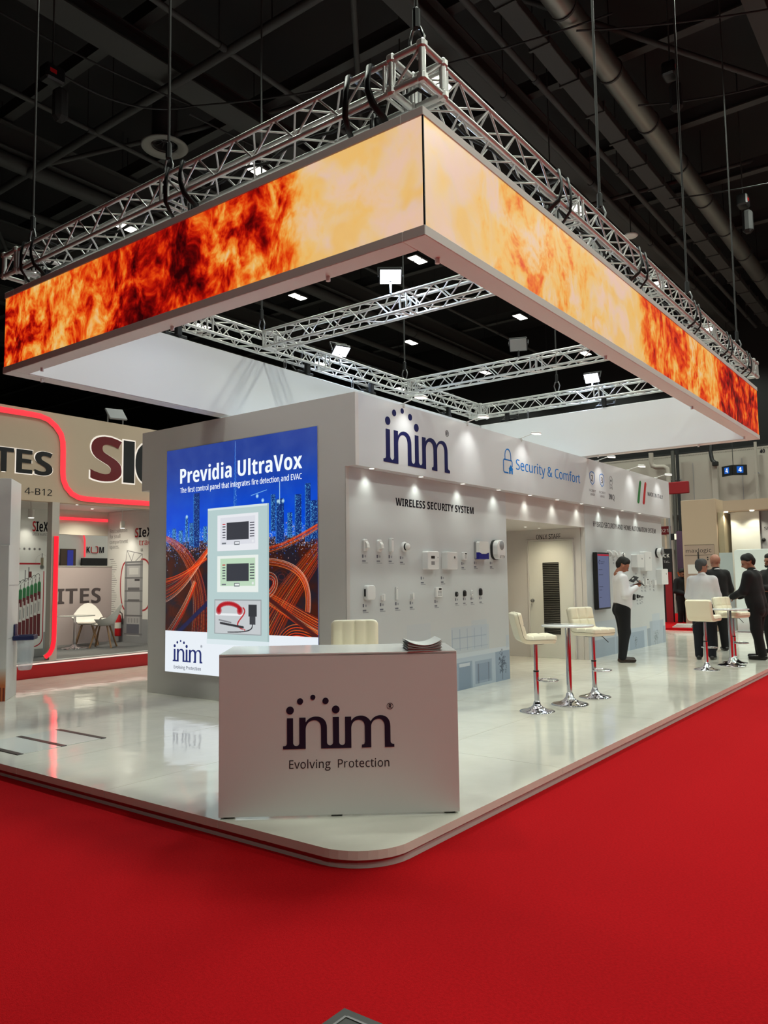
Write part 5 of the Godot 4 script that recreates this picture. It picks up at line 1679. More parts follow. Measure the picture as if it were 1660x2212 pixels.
# ---------------------------------------------------------------- bodies: tapered capsules joined smoothly, meshed as surface nets
func field_into(st: SurfaceTool, bones: Array, cell: float, k: float) -> void:
	var lo := Vector3(1e9, 1e9, 1e9)
	var hi := -lo
	for b in bones:
		for e in 2:
			var p: Vector3 = b[e]
			var r: float = b[2 + e]
			lo = lo.min(p - Vector3(r, r, r))
			hi = hi.max(p + Vector3(r, r, r))
	lo -= Vector3.ONE * (cell * 3.0)
	hi += Vector3.ONE * (cell * 3.0)
	var nx := int((hi.x - lo.x) / cell) + 2
	var ny := int((hi.y - lo.y) / cell) + 2
	var nz := int((hi.z - lo.z) / cell) + 2
	var s := PackedFloat32Array()
	s.resize(nx * ny * nz)
	var reach := 4.5 * k + cell
	for b in bones:
		var a: Vector3 = b[0]
		var d: Vector3 = (b[1] as Vector3) - a
		var ra: float = b[2]
		var dr: float = b[3] - ra
		var dd := maxf(d.length_squared(), 1e-9)
		var rm := maxf(b[2], b[3]) + reach
		var l: Vector3 = (a.min(b[1]) - Vector3.ONE * rm - lo) / cell
		var h: Vector3 = (a.max(b[1]) + Vector3.ONE * rm - lo) / cell
		for y in range(maxi(0, int(l.y)), mini(ny - 1, int(h.y) + 1)):
			for z in range(maxi(0, int(l.z)), mini(nz - 1, int(h.z) + 1)):
				var row := (y * nz + z) * nx
				for x in range(maxi(0, int(l.x)), mini(nx - 1, int(h.x) + 1)):
					var p := lo + Vector3(x, y, z) * cell - a
					var t := clampf(p.dot(d) / dd, 0.0, 1.0)
					var dist := (p - d * t).length() - ra - dr * t
					if dist < reach:
						s[row + x] += exp(-dist / k)
	# surface where the sum of exponentials is one
	var vid := PackedInt32Array()
	vid.resize(nx * ny * nz)
	vid.fill(-1)
	var verts := PackedVector3Array()
	var sx := 1
	var sz := nx
	var sy := nx * nz
	var off := [0, sx, sz, sx + sz, sy, sy + sx, sy + sz, sy + sx + sz]
	var cor := [Vector3(0, 0, 0), Vector3(1, 0, 0), Vector3(0, 0, 1), Vector3(1, 0, 1), Vector3(0, 1, 0), Vector3(1, 1, 0), Vector3(0, 1, 1), Vector3(1, 1, 1)]
	var edges := [[0, 1], [2, 3], [4, 5], [6, 7], [0, 2], [1, 3], [4, 6], [5, 7], [0, 4], [1, 5], [2, 6], [3, 7]]
	for y in ny - 1:
		for z in nz - 1:
			var row := (y * nz + z) * nx
			for x in nx - 1:
				var i := row + x
				var n := 0
				for c in 8:
					if s[i + off[c]] >= 1.0:
						n += 1
				if n == 0 or n == 8:
					continue
				var sum := Vector3.ZERO
				var cnt := 0
				for e in edges:
					var va: float = s[i + off[e[0]]]
					var vb: float = s[i + off[e[1]]]
					if (va >= 1.0) != (vb >= 1.0):
						var fa := log(maxf(va, 1e-4))
						var fb := log(maxf(vb, 1e-4))
						sum += (cor[e[0]] as Vector3).lerp(cor[e[1]], clampf(fa / (fa - fb), 0.0, 1.0))
						cnt += 1
				vid[i] = verts.size()
				verts.append(lo + (Vector3(x, y, z) + sum / cnt) * cell)
	st.set_smooth_group(0)
	for y in range(1, ny - 1):
		for z in range(1, nz - 1):
			var row := (y * nz + z) * nx
			for x in range(1, nx - 1):
				var i := row + x
				var ina := s[i] >= 1.0
				for ax in 3:
					var j: int = i + [sx, sy, sz][ax]
					if (s[j] >= 1.0) == ina:
						continue
					var u: int = [sy, sz, sx][ax]
					var v: int = [sz, sx, sy][ax]
					var q := [vid[i], vid[i - u], vid[i - u - v], vid[i - v]]
					if q[0] < 0 or q[1] < 0 or q[2] < 0 or q[3] < 0:
						continue
					if ina:
						quad(st, verts[q[0]], verts[q[3]], verts[q[2]], verts[q[1]])
					else:
						quad(st, verts[q[0]], verts[q[1]], verts[q[2]], verts[q[3]])

func field_mesh(parts: Array) -> ArrayMesh:   # [[bones, cell, k], ...]
	var st := SurfaceTool.new()
	st.begin(Mesh.PRIMITIVE_TRIANGLES)
	for p in parts:
		field_into(st, p[0], p[1], p[2])
	st.index()
	st.generate_normals()
	return st.commit()

func turned(bones: Array, t: Transform3D) -> Array:
	var r: Array = []
	for b in bones:
		r.append([t * (b[0] as Vector3), t * (b[1] as Vector3), b[2], b[3]])
	return r

# a hand: palm and five fingers from the wrist at the origin, fingers toward +z, thumb toward side (+1 / -1 on x), back of the hand up
func hand_bones(side: float, curl: float) -> Array:
	var r: Array = [[Vector3(0.0, 0.0, -0.01), Vector3(0.0, 0, 0.03), 0.026, 0.026], [Vector3(-0.02 * side, 0, 0.03), Vector3(-0.026 * side, 0, 0.075), 0.017, 0.014], [Vector3(0.02 * side, 0, 0.03), Vector3(0.026 * side, 0, 0.08), 0.018, 0.014], [Vector3(0, 0, 0.03), Vector3(0, 0, 0.08), 0.017, 0.014]]
	var len := [0.072, 0.08, 0.075, 0.058]
	for i in 4:
		var x := (0.03 - 0.02 * i) * side
		var p := Vector3(x, 0, 0.085)
		var a := curl * 0.5
		for j in 3:
			var l: float = len[i] * [0.45, 0.32, 0.23][j]
			var q := p + Vector3(0, -sin(a) * l, cos(a) * l)
			r.append([p, q, 0.0095 - 0.001 * j, 0.009 - 0.001 * j])
			p = q
			a += curl * 0.7
	r.append([Vector3(0.025 * side, -0.005, 0.015), Vector3(0.05 * side, -0.012, 0.045), 0.014, 0.011])
	r.append([Vector3(0.05 * side, -0.012, 0.045), Vector3(0.05 * side, -0.03 * curl - 0.005, 0.075), 0.0105, 0.009])
	return r

func head_bones() -> Array:   # about the joint of head and neck; chin forward is +z
	return [
		[Vector3(0, 0.13, -0.02), Vector3(0, 0.145, 0.0), 0.088, 0.086],
		[Vector3(0, 0.06, 0.03), Vector3(0, 0.11, 0.035), 0.058, 0.066],
		[Vector3(-0.02, 0.022, 0.055), Vector3(0.02, 0.022, 0.055), 0.032, 0.032],
		[Vector3(0, 0.085, 0.102), Vector3(0, 0.055, 0.116), 0.009, 0.014],
		[Vector3(-0.014, 0.032, 0.09), Vector3(0.014, 0.032, 0.09), 0.01, 0.01],
		[Vector3(-0.035, 0.112, 0.082), Vector3(0.035, 0.112, 0.082), 0.016, 0.016],
		[Vector3(-0.082, 0.09, 0.0), Vector3(-0.088, 0.06, -0.006), 0.014, 0.01],
		[Vector3(0.082, 0.09, 0.0), Vector3(0.088, 0.06, -0.006), 0.014, 0.01],
		[Vector3(0, -0.09, -0.02), Vector3(0, 0.05, -0.005), 0.056, 0.056]]

# pose: elbows, wrists and hands in the figure's own axes (faces +z, its own right hand at -x)
func person(label: String, at: Vector3, turn: float, tall: float, pose: Dictionary, wear: Dictionary) -> Node3D:
	var t := thing("person", label, "person", at, turn)
	t.scale = Vector3.ONE * (tall / 1.80)
	var skin := mat(wear.get("skin", Color(0.62, 0.42, 0.32)), 0.55)
	skin.subsurf_scatter_enabled = true
	skin.subsurf_scatter_strength = 0.05
	var lean: float = pose.get("lean", 0.0)
	var hip := Vector3(0, 0.93, 0)
	var L := Transform3D(Basis(Vector3.RIGHT, lean), hip) * Transform3D(Basis(), -hip)
	var neck: Vector3 = L * Vector3(0, 1.52, -0.015)
	var hb := Transform3D(Basis(Vector3.UP, pose.get("yaw", 0.0)) * Basis(Vector3.RIGHT, pose.get("nod", 0.0) + lean), neck + Vector3(0, 0.055, 0.012))
	var body: Array = []
	var shirt: Array = []
	var cut: bool = wear.get("jacket", false)
	var g := 0.02 if cut else 0.01
	var belly: float = wear.get("belly", 0.0)
	# torso
	for s in [-1.0, 1.0]:
		body.append([L * Vector3(0.075 * s, 0.95, 0), L * Vector3(0.085 * s, 1.32, 0), 0.09, 0.095])
		body.append([L * Vector3(0.03 * s, 1.46, -0.01), L * Vector3(0.15 * s, 1.44, -0.01), 0.05, 0.045])
		shirt.append([L * Vector3(0.07 * s, 0.98, 0.01 + belly * 0.3), L * Vector3(0.08 * s, 1.15, 0.012 + belly * 0.5), 0.115 + g + belly * 0.5, 0.112 + g + belly * 0.4])
		shirt.append([L * Vector3(0.08 * s, 1.15, 0.012), L * Vector3(0.09 * s, 1.36, -0.005), 0.108 + g, 0.104 + g])
		shirt.append([L * Vector3(0.04 * s, 1.47, -0.015), L * Vector3(0.165 * s, 1.435, -0.012), 0.05 + g * 0.5, 0.06 + g * 0.7])
		if cut:
			shirt.append([L * Vector3(0.07 * s, 0.82, -0.01), L * Vector3(0.075 * s, 1.0, 0.0), 0.125, 0.125])
	shirt.append([L * Vector3(0, 1.2, -0.02), L * Vector3(0, 1.40, -0.03), 0.1 + g, 0.092 + g])
	shirt.append([L * Vector3(0, 1.40, -0.03), L * Vector3(0, 1.525, -0.022), 0.088 + g * 0.6, 0.062 + g * 0.2])
	# arms
	var hands: Array = []
	for s in [-1.0, 1.0]:
		var key := "r" if s < 0 else "l"
		var sh: Vector3 = L * Vector3(0.19 * s, 1.43, -0.015)
		var el: Vector3 = pose.get(key + "_elbow", Vector3(0.26 * s, 1.14, -0.03))
		var wr: Vector3 = pose.get(key + "_wrist", Vector3(0.25 * s, 0.88, 0.05))
		var hd: Vector3 = (pose.get(key + "_point", wr + (wr - el).normalized() * 0.1) - wr).normalized()
		body.append([sh, el, 0.047, 0.04])
		body.append([el, wr, 0.04, 0.028])
		shirt.append([sh, el, 0.064 + g * 0.8, 0.052 + g * 0.8])
		shirt.append([el, wr - hd * 0.005, 0.052 + g * 0.8, 0.040 + g * 0.8])
		var upd: Vector3 = pose.get(key + "_back", Vector3.UP)
		var xx := upd.cross(hd).normalized()
		hands += turned(hand_bones(pose.get(key + "_thumb", -s), pose.get("curl", 0.5)), Transform3D(Basis(xx, hd.cross(xx), hd), wr))
	# legs
	var tr: Array = []
	var shoes: Array = []
	for s in [-1.0, 1.0]:
		var key := "r" if s < 0 else "l"
		var an: Vector3 = pose.get(key + "_ankle", Vector3(0.11 * s, 0.085, -0.02))
		var kn: Vector3 = pose.get(key + "_knee", (Vector3(0.095 * s, 0.9, 0) + an) * 0.5 + Vector3(0.005 * s, 0.02, 0.035))
		var hp := Vector3(0.095 * s, 0.92, 0)
		body.append([hp, kn, 0.075, 0.05])
		body.append([kn, an, 0.048, 0.036])
		tr.append([hp, kn, 0.120, 0.09])
		tr.append([kn, an + Vector3(0, 0.0, -0.005), 0.088, 0.07])
		tr.append([Vector3(0.075 * s, 0.88, -0.03), Vector3(0.07 * s, 1.0, 0.0), 0.116, 0.118])
		var out: Vector3 = pose.get(key + "_toe", Vector3(0.035 * s, 0, 0.19))
		shoes.append([an + Vector3(0, -0.042, -0.045), an + Vector3(0, -0.045, 0.02), 0.042, 0.041])
		shoes.append([an + Vector3(0, -0.045, 0.0), an + out + Vector3(0, -0.052, 0), 0.042, 0.033])
		shoes.append([an + Vector3(0, -0.045, 0.0), an + Vector3(0, 0.01, -0.012), 0.042, 0.042])
	var bm := part(t, "body", field_mesh([[body + [[neck + Vector3(0, -0.12, 0), neck + Vector3(0, 0.03, 0.0), 0.07, 0.055]], 0.02, 0.012], [turned(head_bones(), hb), 0.0075, 0.008], [hands, 0.006, 0.003]]), skin)
	var cloth := mat(wear.top, 0.85)
	cloth.rim_enabled = true
	cloth.rim = 0.25
	part(t, "jacket" if cut else "shirt", field_mesh([[shirt, 0.015, 0.016]]), cloth)
	var tm := mat(wear.legs, 0.9)
	part(t, "trousers", field_mesh([[tr, 0.015, 0.014]]), tm)
	var shm := mat(wear.shoes, 0.35)
	for i in 2:
		part(t, "shoe", field_mesh([[shoes.slice(i * 3, i * 3 + 3), 0.011, 0.008]]), shm)
	# collar
	var ring: Array = []
	for i in 14:
		var a := TAU * i / 14.0
		ring.append(neck + Vector3(0.066 * cos(a), -0.012 - 0.022 * sin(a) + 0.0, 0.07 * sin(a) - 0.002))
	part(t, "collar", tube(ring, 0.017, 6, true, 0.7), mat(wear.get("collar", Color(0.85, 0.85, 0.86)), 0.8))
	if wear.has("belt"):
		var bl: Array = []
		for i in 20:
			var a := TAU * i / 20.0
			bl.append(Vector3(0.186 * cos(a), 1.0, 0.128 * sin(a) + 0.0))
		part(t, "belt", tube(bl, 0.016, 6, true), mat(wear.belt, 0.5))
	# eyes and brows
	var ec := mat(Color(0.06, 0.05, 0.05), 0.25)
	for s in [-1.0, 1.0]:
		var e := SphereMesh.new()
		e.radius = 0.0095
		e.height = 0.015
		e.radial_segments = 10
		e.rings = 5
		part(t, "eye", e, ec, hb * Vector3(0.032 * s, 0.09, 0.098))
	var hairc := mat(wear.get("hair", Color(0.07, 0.06, 0.05)), 0.75)
	if wear.get("bald", false) == false:
		var hr: Array = [
			[Vector3(0, 0.155, -0.03), Vector3(0, 0.168, 0.012), 0.088, 0.078],
			[Vector3(0, 0.10, -0.06), Vector3(0, 0.15, -0.035), 0.068, 0.084],
			[Vector3(0, 0.05, -0.058), Vector3(0, 0.1, -0.06), 0.044, 0.06],
			[Vector3(-0.07, 0.125, -0.01), Vector3(-0.06, 0.16, 0.02), 0.03, 0.034],
			[Vector3(0.07, 0.125, -0.01), Vector3(0.06, 0.16, 0.02), 0.03, 0.034],
			[Vector3(-0.03, 0.185, 0.04), Vector3(0.03, 0.185, 0.04), 0.042, 0.042]]
		part(t, "hair", field_mesh([[turned(hr, hb), 0.009, 0.008]]), hairc)
	if wear.get("beard", false):
		part(t, "beard", field_mesh([[turned([[Vector3(-0.035, 0.012, 0.06), Vector3(0.035, 0.012, 0.06), 0.032, 0.032], [Vector3(-0.062, 0.05, 0.03), Vector3(-0.04, 0.015, 0.055), 0.018, 0.026], [Vector3(0.062, 0.05, 0.03), Vector3(0.04, 0.015, 0.055), 0.018, 0.026], [Vector3(-0.022, 0.043, 0.098), Vector3(0.022, 0.043, 0.098), 0.008, 0.008]], hb), 0.008, 0.006]]), hairc)
	if wear.get("glasses", false):
		var gm: Material = M.black
		var gl := Node3D.new()
		gl.name = "glasses"
		t.add_child(gl)
		for s in [-1.0, 1.0]:
			var o: Array = []
			for i in 14:
				var a := TAU * i / 14.0
				o.append(hb * Vector3(0.034 * s + 0.024 * cos(a), 0.088 + 0.018 * sin(a), 0.112))
			part(gl, "rim", tube(o, 0.0028, 5, true), gm)
			part(gl, "temple", tube([hb * Vector3(0.058 * s, 0.092, 0.11), hb * Vector3(0.088 * s, 0.092, 0.05), hb * Vector3(0.092 * s, 0.088, -0.01)], 0.003, 5), gm)
		part(gl, "bridge", tube([hb * Vector3(-0.01, 0.09, 0.114), hb * Vector3(0.01, 0.09, 0.114)], 0.003, 5), gm)
	return t

func build_people() -> void:
	var navy := Color(0.035, 0.04, 0.065)
	var suit := Color(0.03, 0.032, 0.045)
	# man reading a tablet before the home automation wall
	var p := person("man in white shirt and dark trousers reading a tablet by the upright screen", Vector3(13.36, FY, -4.90), 0.62, 1.80,
		{"nod": 0.5, "r_elbow": Vector3(-0.25, 1.15, 0.0), "l_elbow": Vector3(0.25, 1.15, 0.0), "r_wrist": Vector3(-0.10, 1.27, 0.23), "l_wrist": Vector3(0.10, 1.30, 0.25), "r_point": Vector3(-0.03, 1.31, 0.32), "l_point": Vector3(0.03, 1.34, 0.33), "r_back": Vector3(-0.3, -1, 0.2), "l_back": Vector3(0.3, -1, 0.2), "r_thumb": -1.0, "l_thumb": 1.0, "curl": 0.7, "r_ankle": Vector3(-0.1, 0.085, -0.05), "l_ankle": Vector3(0.1, 0.085, 0.01)},
		{"top": Color(0.88, 0.88, 0.90), "legs": navy, "shoes": Color(0.16, 0.085, 0.05), "belt": Color(0.15, 0.10, 0.07), "collar": Color(0.88, 0.88, 0.9), "skin": Color(0.64, 0.42, 0.33), "belly": 0.03})
	var tb := thing("tablet", "black tablet case held open in the man's hands", "tablet", p.transform * Vector3(0.0, 1.36, 0.325), 0.62)
	part(tb, "case", cbox(Vector3(0.2, 0.012, 0.15), 0.004), M.black, Vector3(0, 0, 0.0), Vector3(0.6, 0, 0.25))
	part(tb, "cover", cbox(Vector3(0.2, 0.006, 0.13), 0.002), M.dark, Vector3(0, 0.055, -0.105), Vector3(-0.75, 0, 0.2))
	part(tb, "glass_face", cbox(Vector3(0.17, 0.002, 0.12)), mat(Color(0.2, 0.2, 0.22), 0.1), Vector3(0, 0.007, -0.003), Vector3(0.6, 0, 0.25))
	part(tb, "label_patch", cbox(Vector3(0.05, 0.002, 0.035)), M.paper, Vector3(0.02, 0.064, -0.11), Vector3(-0.75, 0, 0.2))
	# men around the second table
	var folded := {"r_elbow": Vector3(-0.25, 1.14, 0.02), "l_elbow": Vector3(0.25, 1.14, 0.02), "r_wrist": Vector3(-0.03, 1.15, 0.2), "l_wrist": Vector3(0.03, 1.19, 0.21), "r_point": Vector3(0.08, 1.16, 0.2), "l_point": Vector3(-0.08, 1.2, 0.2), "curl": 0.5, "r_back": Vector3(0, 0.2, 1), "l_back": Vector3(0, 0.2, 1)}
	var f2 := folded.duplicate()
	f2["yaw"] = -0.75
	person("grey-haired man in white shirt with folded arms and glasses", Vector3(14.4, FY, -3.82), 1.75, 1.74, f2,
		{"top": Color(0.86, 0.86, 0.87), "legs": Color(0.035, 0.04, 0.085), "shoes": Color(0.16, 0.155, 0.145), "hair": Color(0.26, 0.26, 0.26), "glasses": true, "belly": 0.04, "skin": Color(0.66, 0.46, 0.38)})
	person("bald man in black suit standing with his back turned", Vector3(16.15, FY, -4.03), 2.3, 1.86, {"r_wrist": Vector3(-0.2, 0.98, 0.2), "l_wrist": Vector3(0.2, 0.98, 0.2), "r_elbow": Vector3(-0.27, 1.14, 0.0), "l_elbow": Vector3(0.27, 1.14, 0.0)},
		{"top": Color(0.022, 0.022, 0.026), "legs": Color(0.02, 0.02, 0.024), "shoes": Color(0.03, 0.03, 0.03), "bald": true, "jacket": true, "skin": Color(0.66, 0.45, 0.37), "collar": Color(0.86, 0.86, 0.88)})
	person("dark-haired man in navy suit bending toward the round table", Vector3(14.92, FY, -3.06), 2.95, 1.83, {"lean": 0.14, "nod": 0.22, "yaw": 0.5, "l_elbow": Vector3(0.24, 1.16, 0.12), "l_wrist": Vector3(0.12, 1.06, 0.36), "r_elbow": Vector3(-0.24, 1.16, 0.1), "r_wrist": Vector3(-0.1, 1.06, 0.34), "r_ankle": Vector3(-0.13, 0.085, 0.05), "l_ankle": Vector3(0.13, 0.085, -0.1)},
		{"top": suit, "legs": suit, "shoes": Color(0.03, 0.03, 0.03), "jacket": true, "skin": Color(0.60, 0.42, 0.33), "collar": Color(0.88, 0.88, 0.9), "hair": Color(0.05, 0.045, 0.04)})
	person("bearded man in dark suit facing the group of men", Vector3(16.08, FY, -3.03), -2.2, 1.84, folded,
		{"top": Color(0.028, 0.026, 0.03), "legs": Color(0.025, 0.025, 0.028), "shoes": Color(0.03, 0.03, 0.03), "jacket": true, "beard": true, "skin": Color(0.55, 0.38, 0.29), "hair": Color(0.04, 0.035, 0.03), "collar": Color(0.75, 0.75, 0.78)})
	person("man in dark suit beside the colourful banner beyond the stand", Vector3(24.0, 0.0, -6.95), -0.6, 1.74, {"r_wrist": Vector3(-0.12, 1.05, 0.22), "r_elbow": Vector3(-0.26, 1.12, 0.0), "nod": 0.35},
		{"top": Color(0.03, 0.03, 0.045), "legs": Color(0.025, 0.025, 0.035), "shoes": Color(0.03, 0.03, 0.03), "jacket": true, "skin": Color(0.50, 0.34, 0.26)})

# ---------------------------------------------------------------- neighbouring stand beyond the poster wall
func siex_print() -> ImageTexture:
	# sheet 1.0 m wide, 2.5 m high: gas cylinders under a red line
	var c := Canvas.new(400, 1000, Color(0.83, 0.84, 0.83))
	var m := Color(0.36, 0.09, 0.12)
	for i in 6:
		var x := 0.475 + 0.065 * i
		var y := 0.555 - 0.010 * i
		c.rect(x, y + 0.05, x + 0.057, 0.915 - 0.010 * i, m)
		c.rect(x, y + 0.05, x + 0.012, 0.915 - 0.010 * i, Color(0.28, 0.07, 0.09))
		c.rect(x, y, x + 0.057, y + 0.06, Color(0.14, 0.42, 0.24))
		c.dot(x + 0.028, y, 11.0, Color(0.14, 0.42, 0.24))
		c.rect(x + 0.02, y - 0.035, x + 0.036, y - 0.008, Color(0.5, 0.5, 0.48))
		c.rect(x + 0.004, y + 0.11, x + 0.053, y + 0.21, Color(0.75, 0.75, 0.74))
		c.line(Vector2(x + 0.028, y + 0.13), Vector2(x + 0.028, y + 0.19), 2.6, Color(0.3, 0.3, 0.32))
		c.rect(x + 0.004, y + 0.085, x + 0.02, y + 0.11, Color(0.75, 0.75, 0.74))
		c.curve(Vector2(x + 0.028, y - 0.03), Vector2(x + 0.05, y - 0.08), Vector2(x - 0.04, y - 0.06), Vector2(x - 0.07, y - 0.03), 2.2, Color(0.2, 0.2, 0.2))
	for q in [[0.57, 0.42, 0.5], [0.63, 0.40, 0.49]]:
		c.rect(q[0], q[1], q[0] + 0.018, q[2], Color(0.45, 0.45, 0.46))
	c.rect(0.64, 0.43, 0.69, 0.47, Color(0.35, 0.12, 0.12))
	c.rect(0.4, 0.371, 0.84, 0.383, Color(0.65, 0.1, 0.15))
	c.line(Vector2(0.905, 0.43), Vector2(0.905, 0.86), 4.0, Color(0.65, 0.1, 0.15))
	c.curve(Vector2(0.905, 0.86), Vector2(0.905, 0.93), Vector2(0.8, 0.94), Vector2(0.5, 0.94), 4.0, Color(0.65, 0.1, 0.15))
	for i in 30:
		var t := PI * (0.9 + 1.3 * i / 29.0)
		c.dot(0.87 + 0.115 * cos(t), 0.36 + 0.046 * sin(t), 1.6, Color(0.5, 0.5, 0.5))
	c.rect(0.845, 0.335, 0.895, 0.405, Color(0.5, 0.47, 0.38))
	c.rect(0.862, 0.305, 0.878, 0.34, Color(0.45, 0.45, 0.44))
	c.dot(0.87, 0.40, 17.0, Color(0.35, 0.36, 0.35))
	for i in 5:
		c.dot(0.46 + 0.09 * i, 0.277, 9.0, Color(0.35, 0.35, 0.36))
	c.rect(0.92, 0.84, 1.0, 1.0, Color(0.55, 0.56, 0.56))
	c.rect(0.0, 0.95, 1.0, 1.0, Color(0.55, 0.56, 0.56))
	return c.texture()

func rack_print() -> ImageTexture:
	# sheet 1.41 m wide, 2.65 m high
	var c := Canvas.new(560, 1052, Color(0.82, 0.83, 0.83))
	c.rect(0.0, 0.82, 1.0, 1.0, Color(0.52, 0.53, 0.55))
	var rd := Color(0.62, 0.10, 0.14)
	c.curve(Vector2(0.45, 0.385), Vector2(0.30, 0.40), Vector2(0.30, 0.72), Vector2(0.45, 0.75), 8.0, rd)
	c.curve(Vector2(0.84, 0.365), Vector2(0.95, 0.36), Vector2(1.0, 0.39), Vector2(1.02, 0.42), 8.0, rd)
	c.curve(Vector2(0.84, 0.755), Vector2(0.95, 0.755), Vector2(1.0, 0.73), Vector2(1.02, 0.70), 8.0, rd)
	var fr := Color(0.50, 0.51, 0.53)
	c.rect(0.44, 0.377, 0.87, 0.95, Color(0.64, 0.65, 0.67))
	c.rect(0.44, 0.377, 0.50, 0.985, fr)
	c.rect(0.81, 0.372, 0.87, 0.96, fr)
	for y in [0.377, 0.40, 0.50, 0.60, 0.68, 0.79, 0.93]:
		c.rect(0.44, y, 0.87, y + 0.012, Color(0.42, 0.43, 0.45))
	c.rect(0.55, 0.43, 0.77, 0.48, Color(0.74, 0.75, 0.76))
	c.rect(0.68, 0.515, 0.80, 0.53, Color(0.2, 0.2, 0.22))
	c.rect(0.52, 0.58, 0.80, 0.60, Color(0.38, 0.38, 0.40))
	c.rect(0.52, 0.67, 0.80, 0.685, Color(0.36, 0.36, 0.38))
	c.rect(0.50, 0.86, 0.80, 0.93, Color(0.36, 0.37, 0.42))
	for i in 4:
		c.rect(0.53 + 0.07 * i, 0.815, 0.57 + 0.07 * i, 0.85, Color(0.55, 0.56, 0.58))
	for q in [[0.46, 0.375, 0.49, 0.292], [0.86, 0.375, 0.855, 0.325], [0.49, 0.292, 0.855, 0.325], [0.49, 0.292, 0.60, 0.375], [0.855, 0.325, 0.70, 0.375], [0.60, 0.375, 0.66, 0.308]]:
		c.line(Vector2(q[0], q[1]), Vector2(q[2], q[3]), 4.0, fr)
	for i in 30:
		var y := 0.355 + 0.0165 * i
		var w := 0.10 + 0.09 * absf(sin(i * 2.7))
		c.rect(0.06 + (0.0 if i % 5 == 0 else 0.03), y, 0.06 + w, y + 0.005, Color(0.40, 0.40, 0.42) if i % 5 == 0 else Color(0.60, 0.61, 0.61))
	return c.texture()

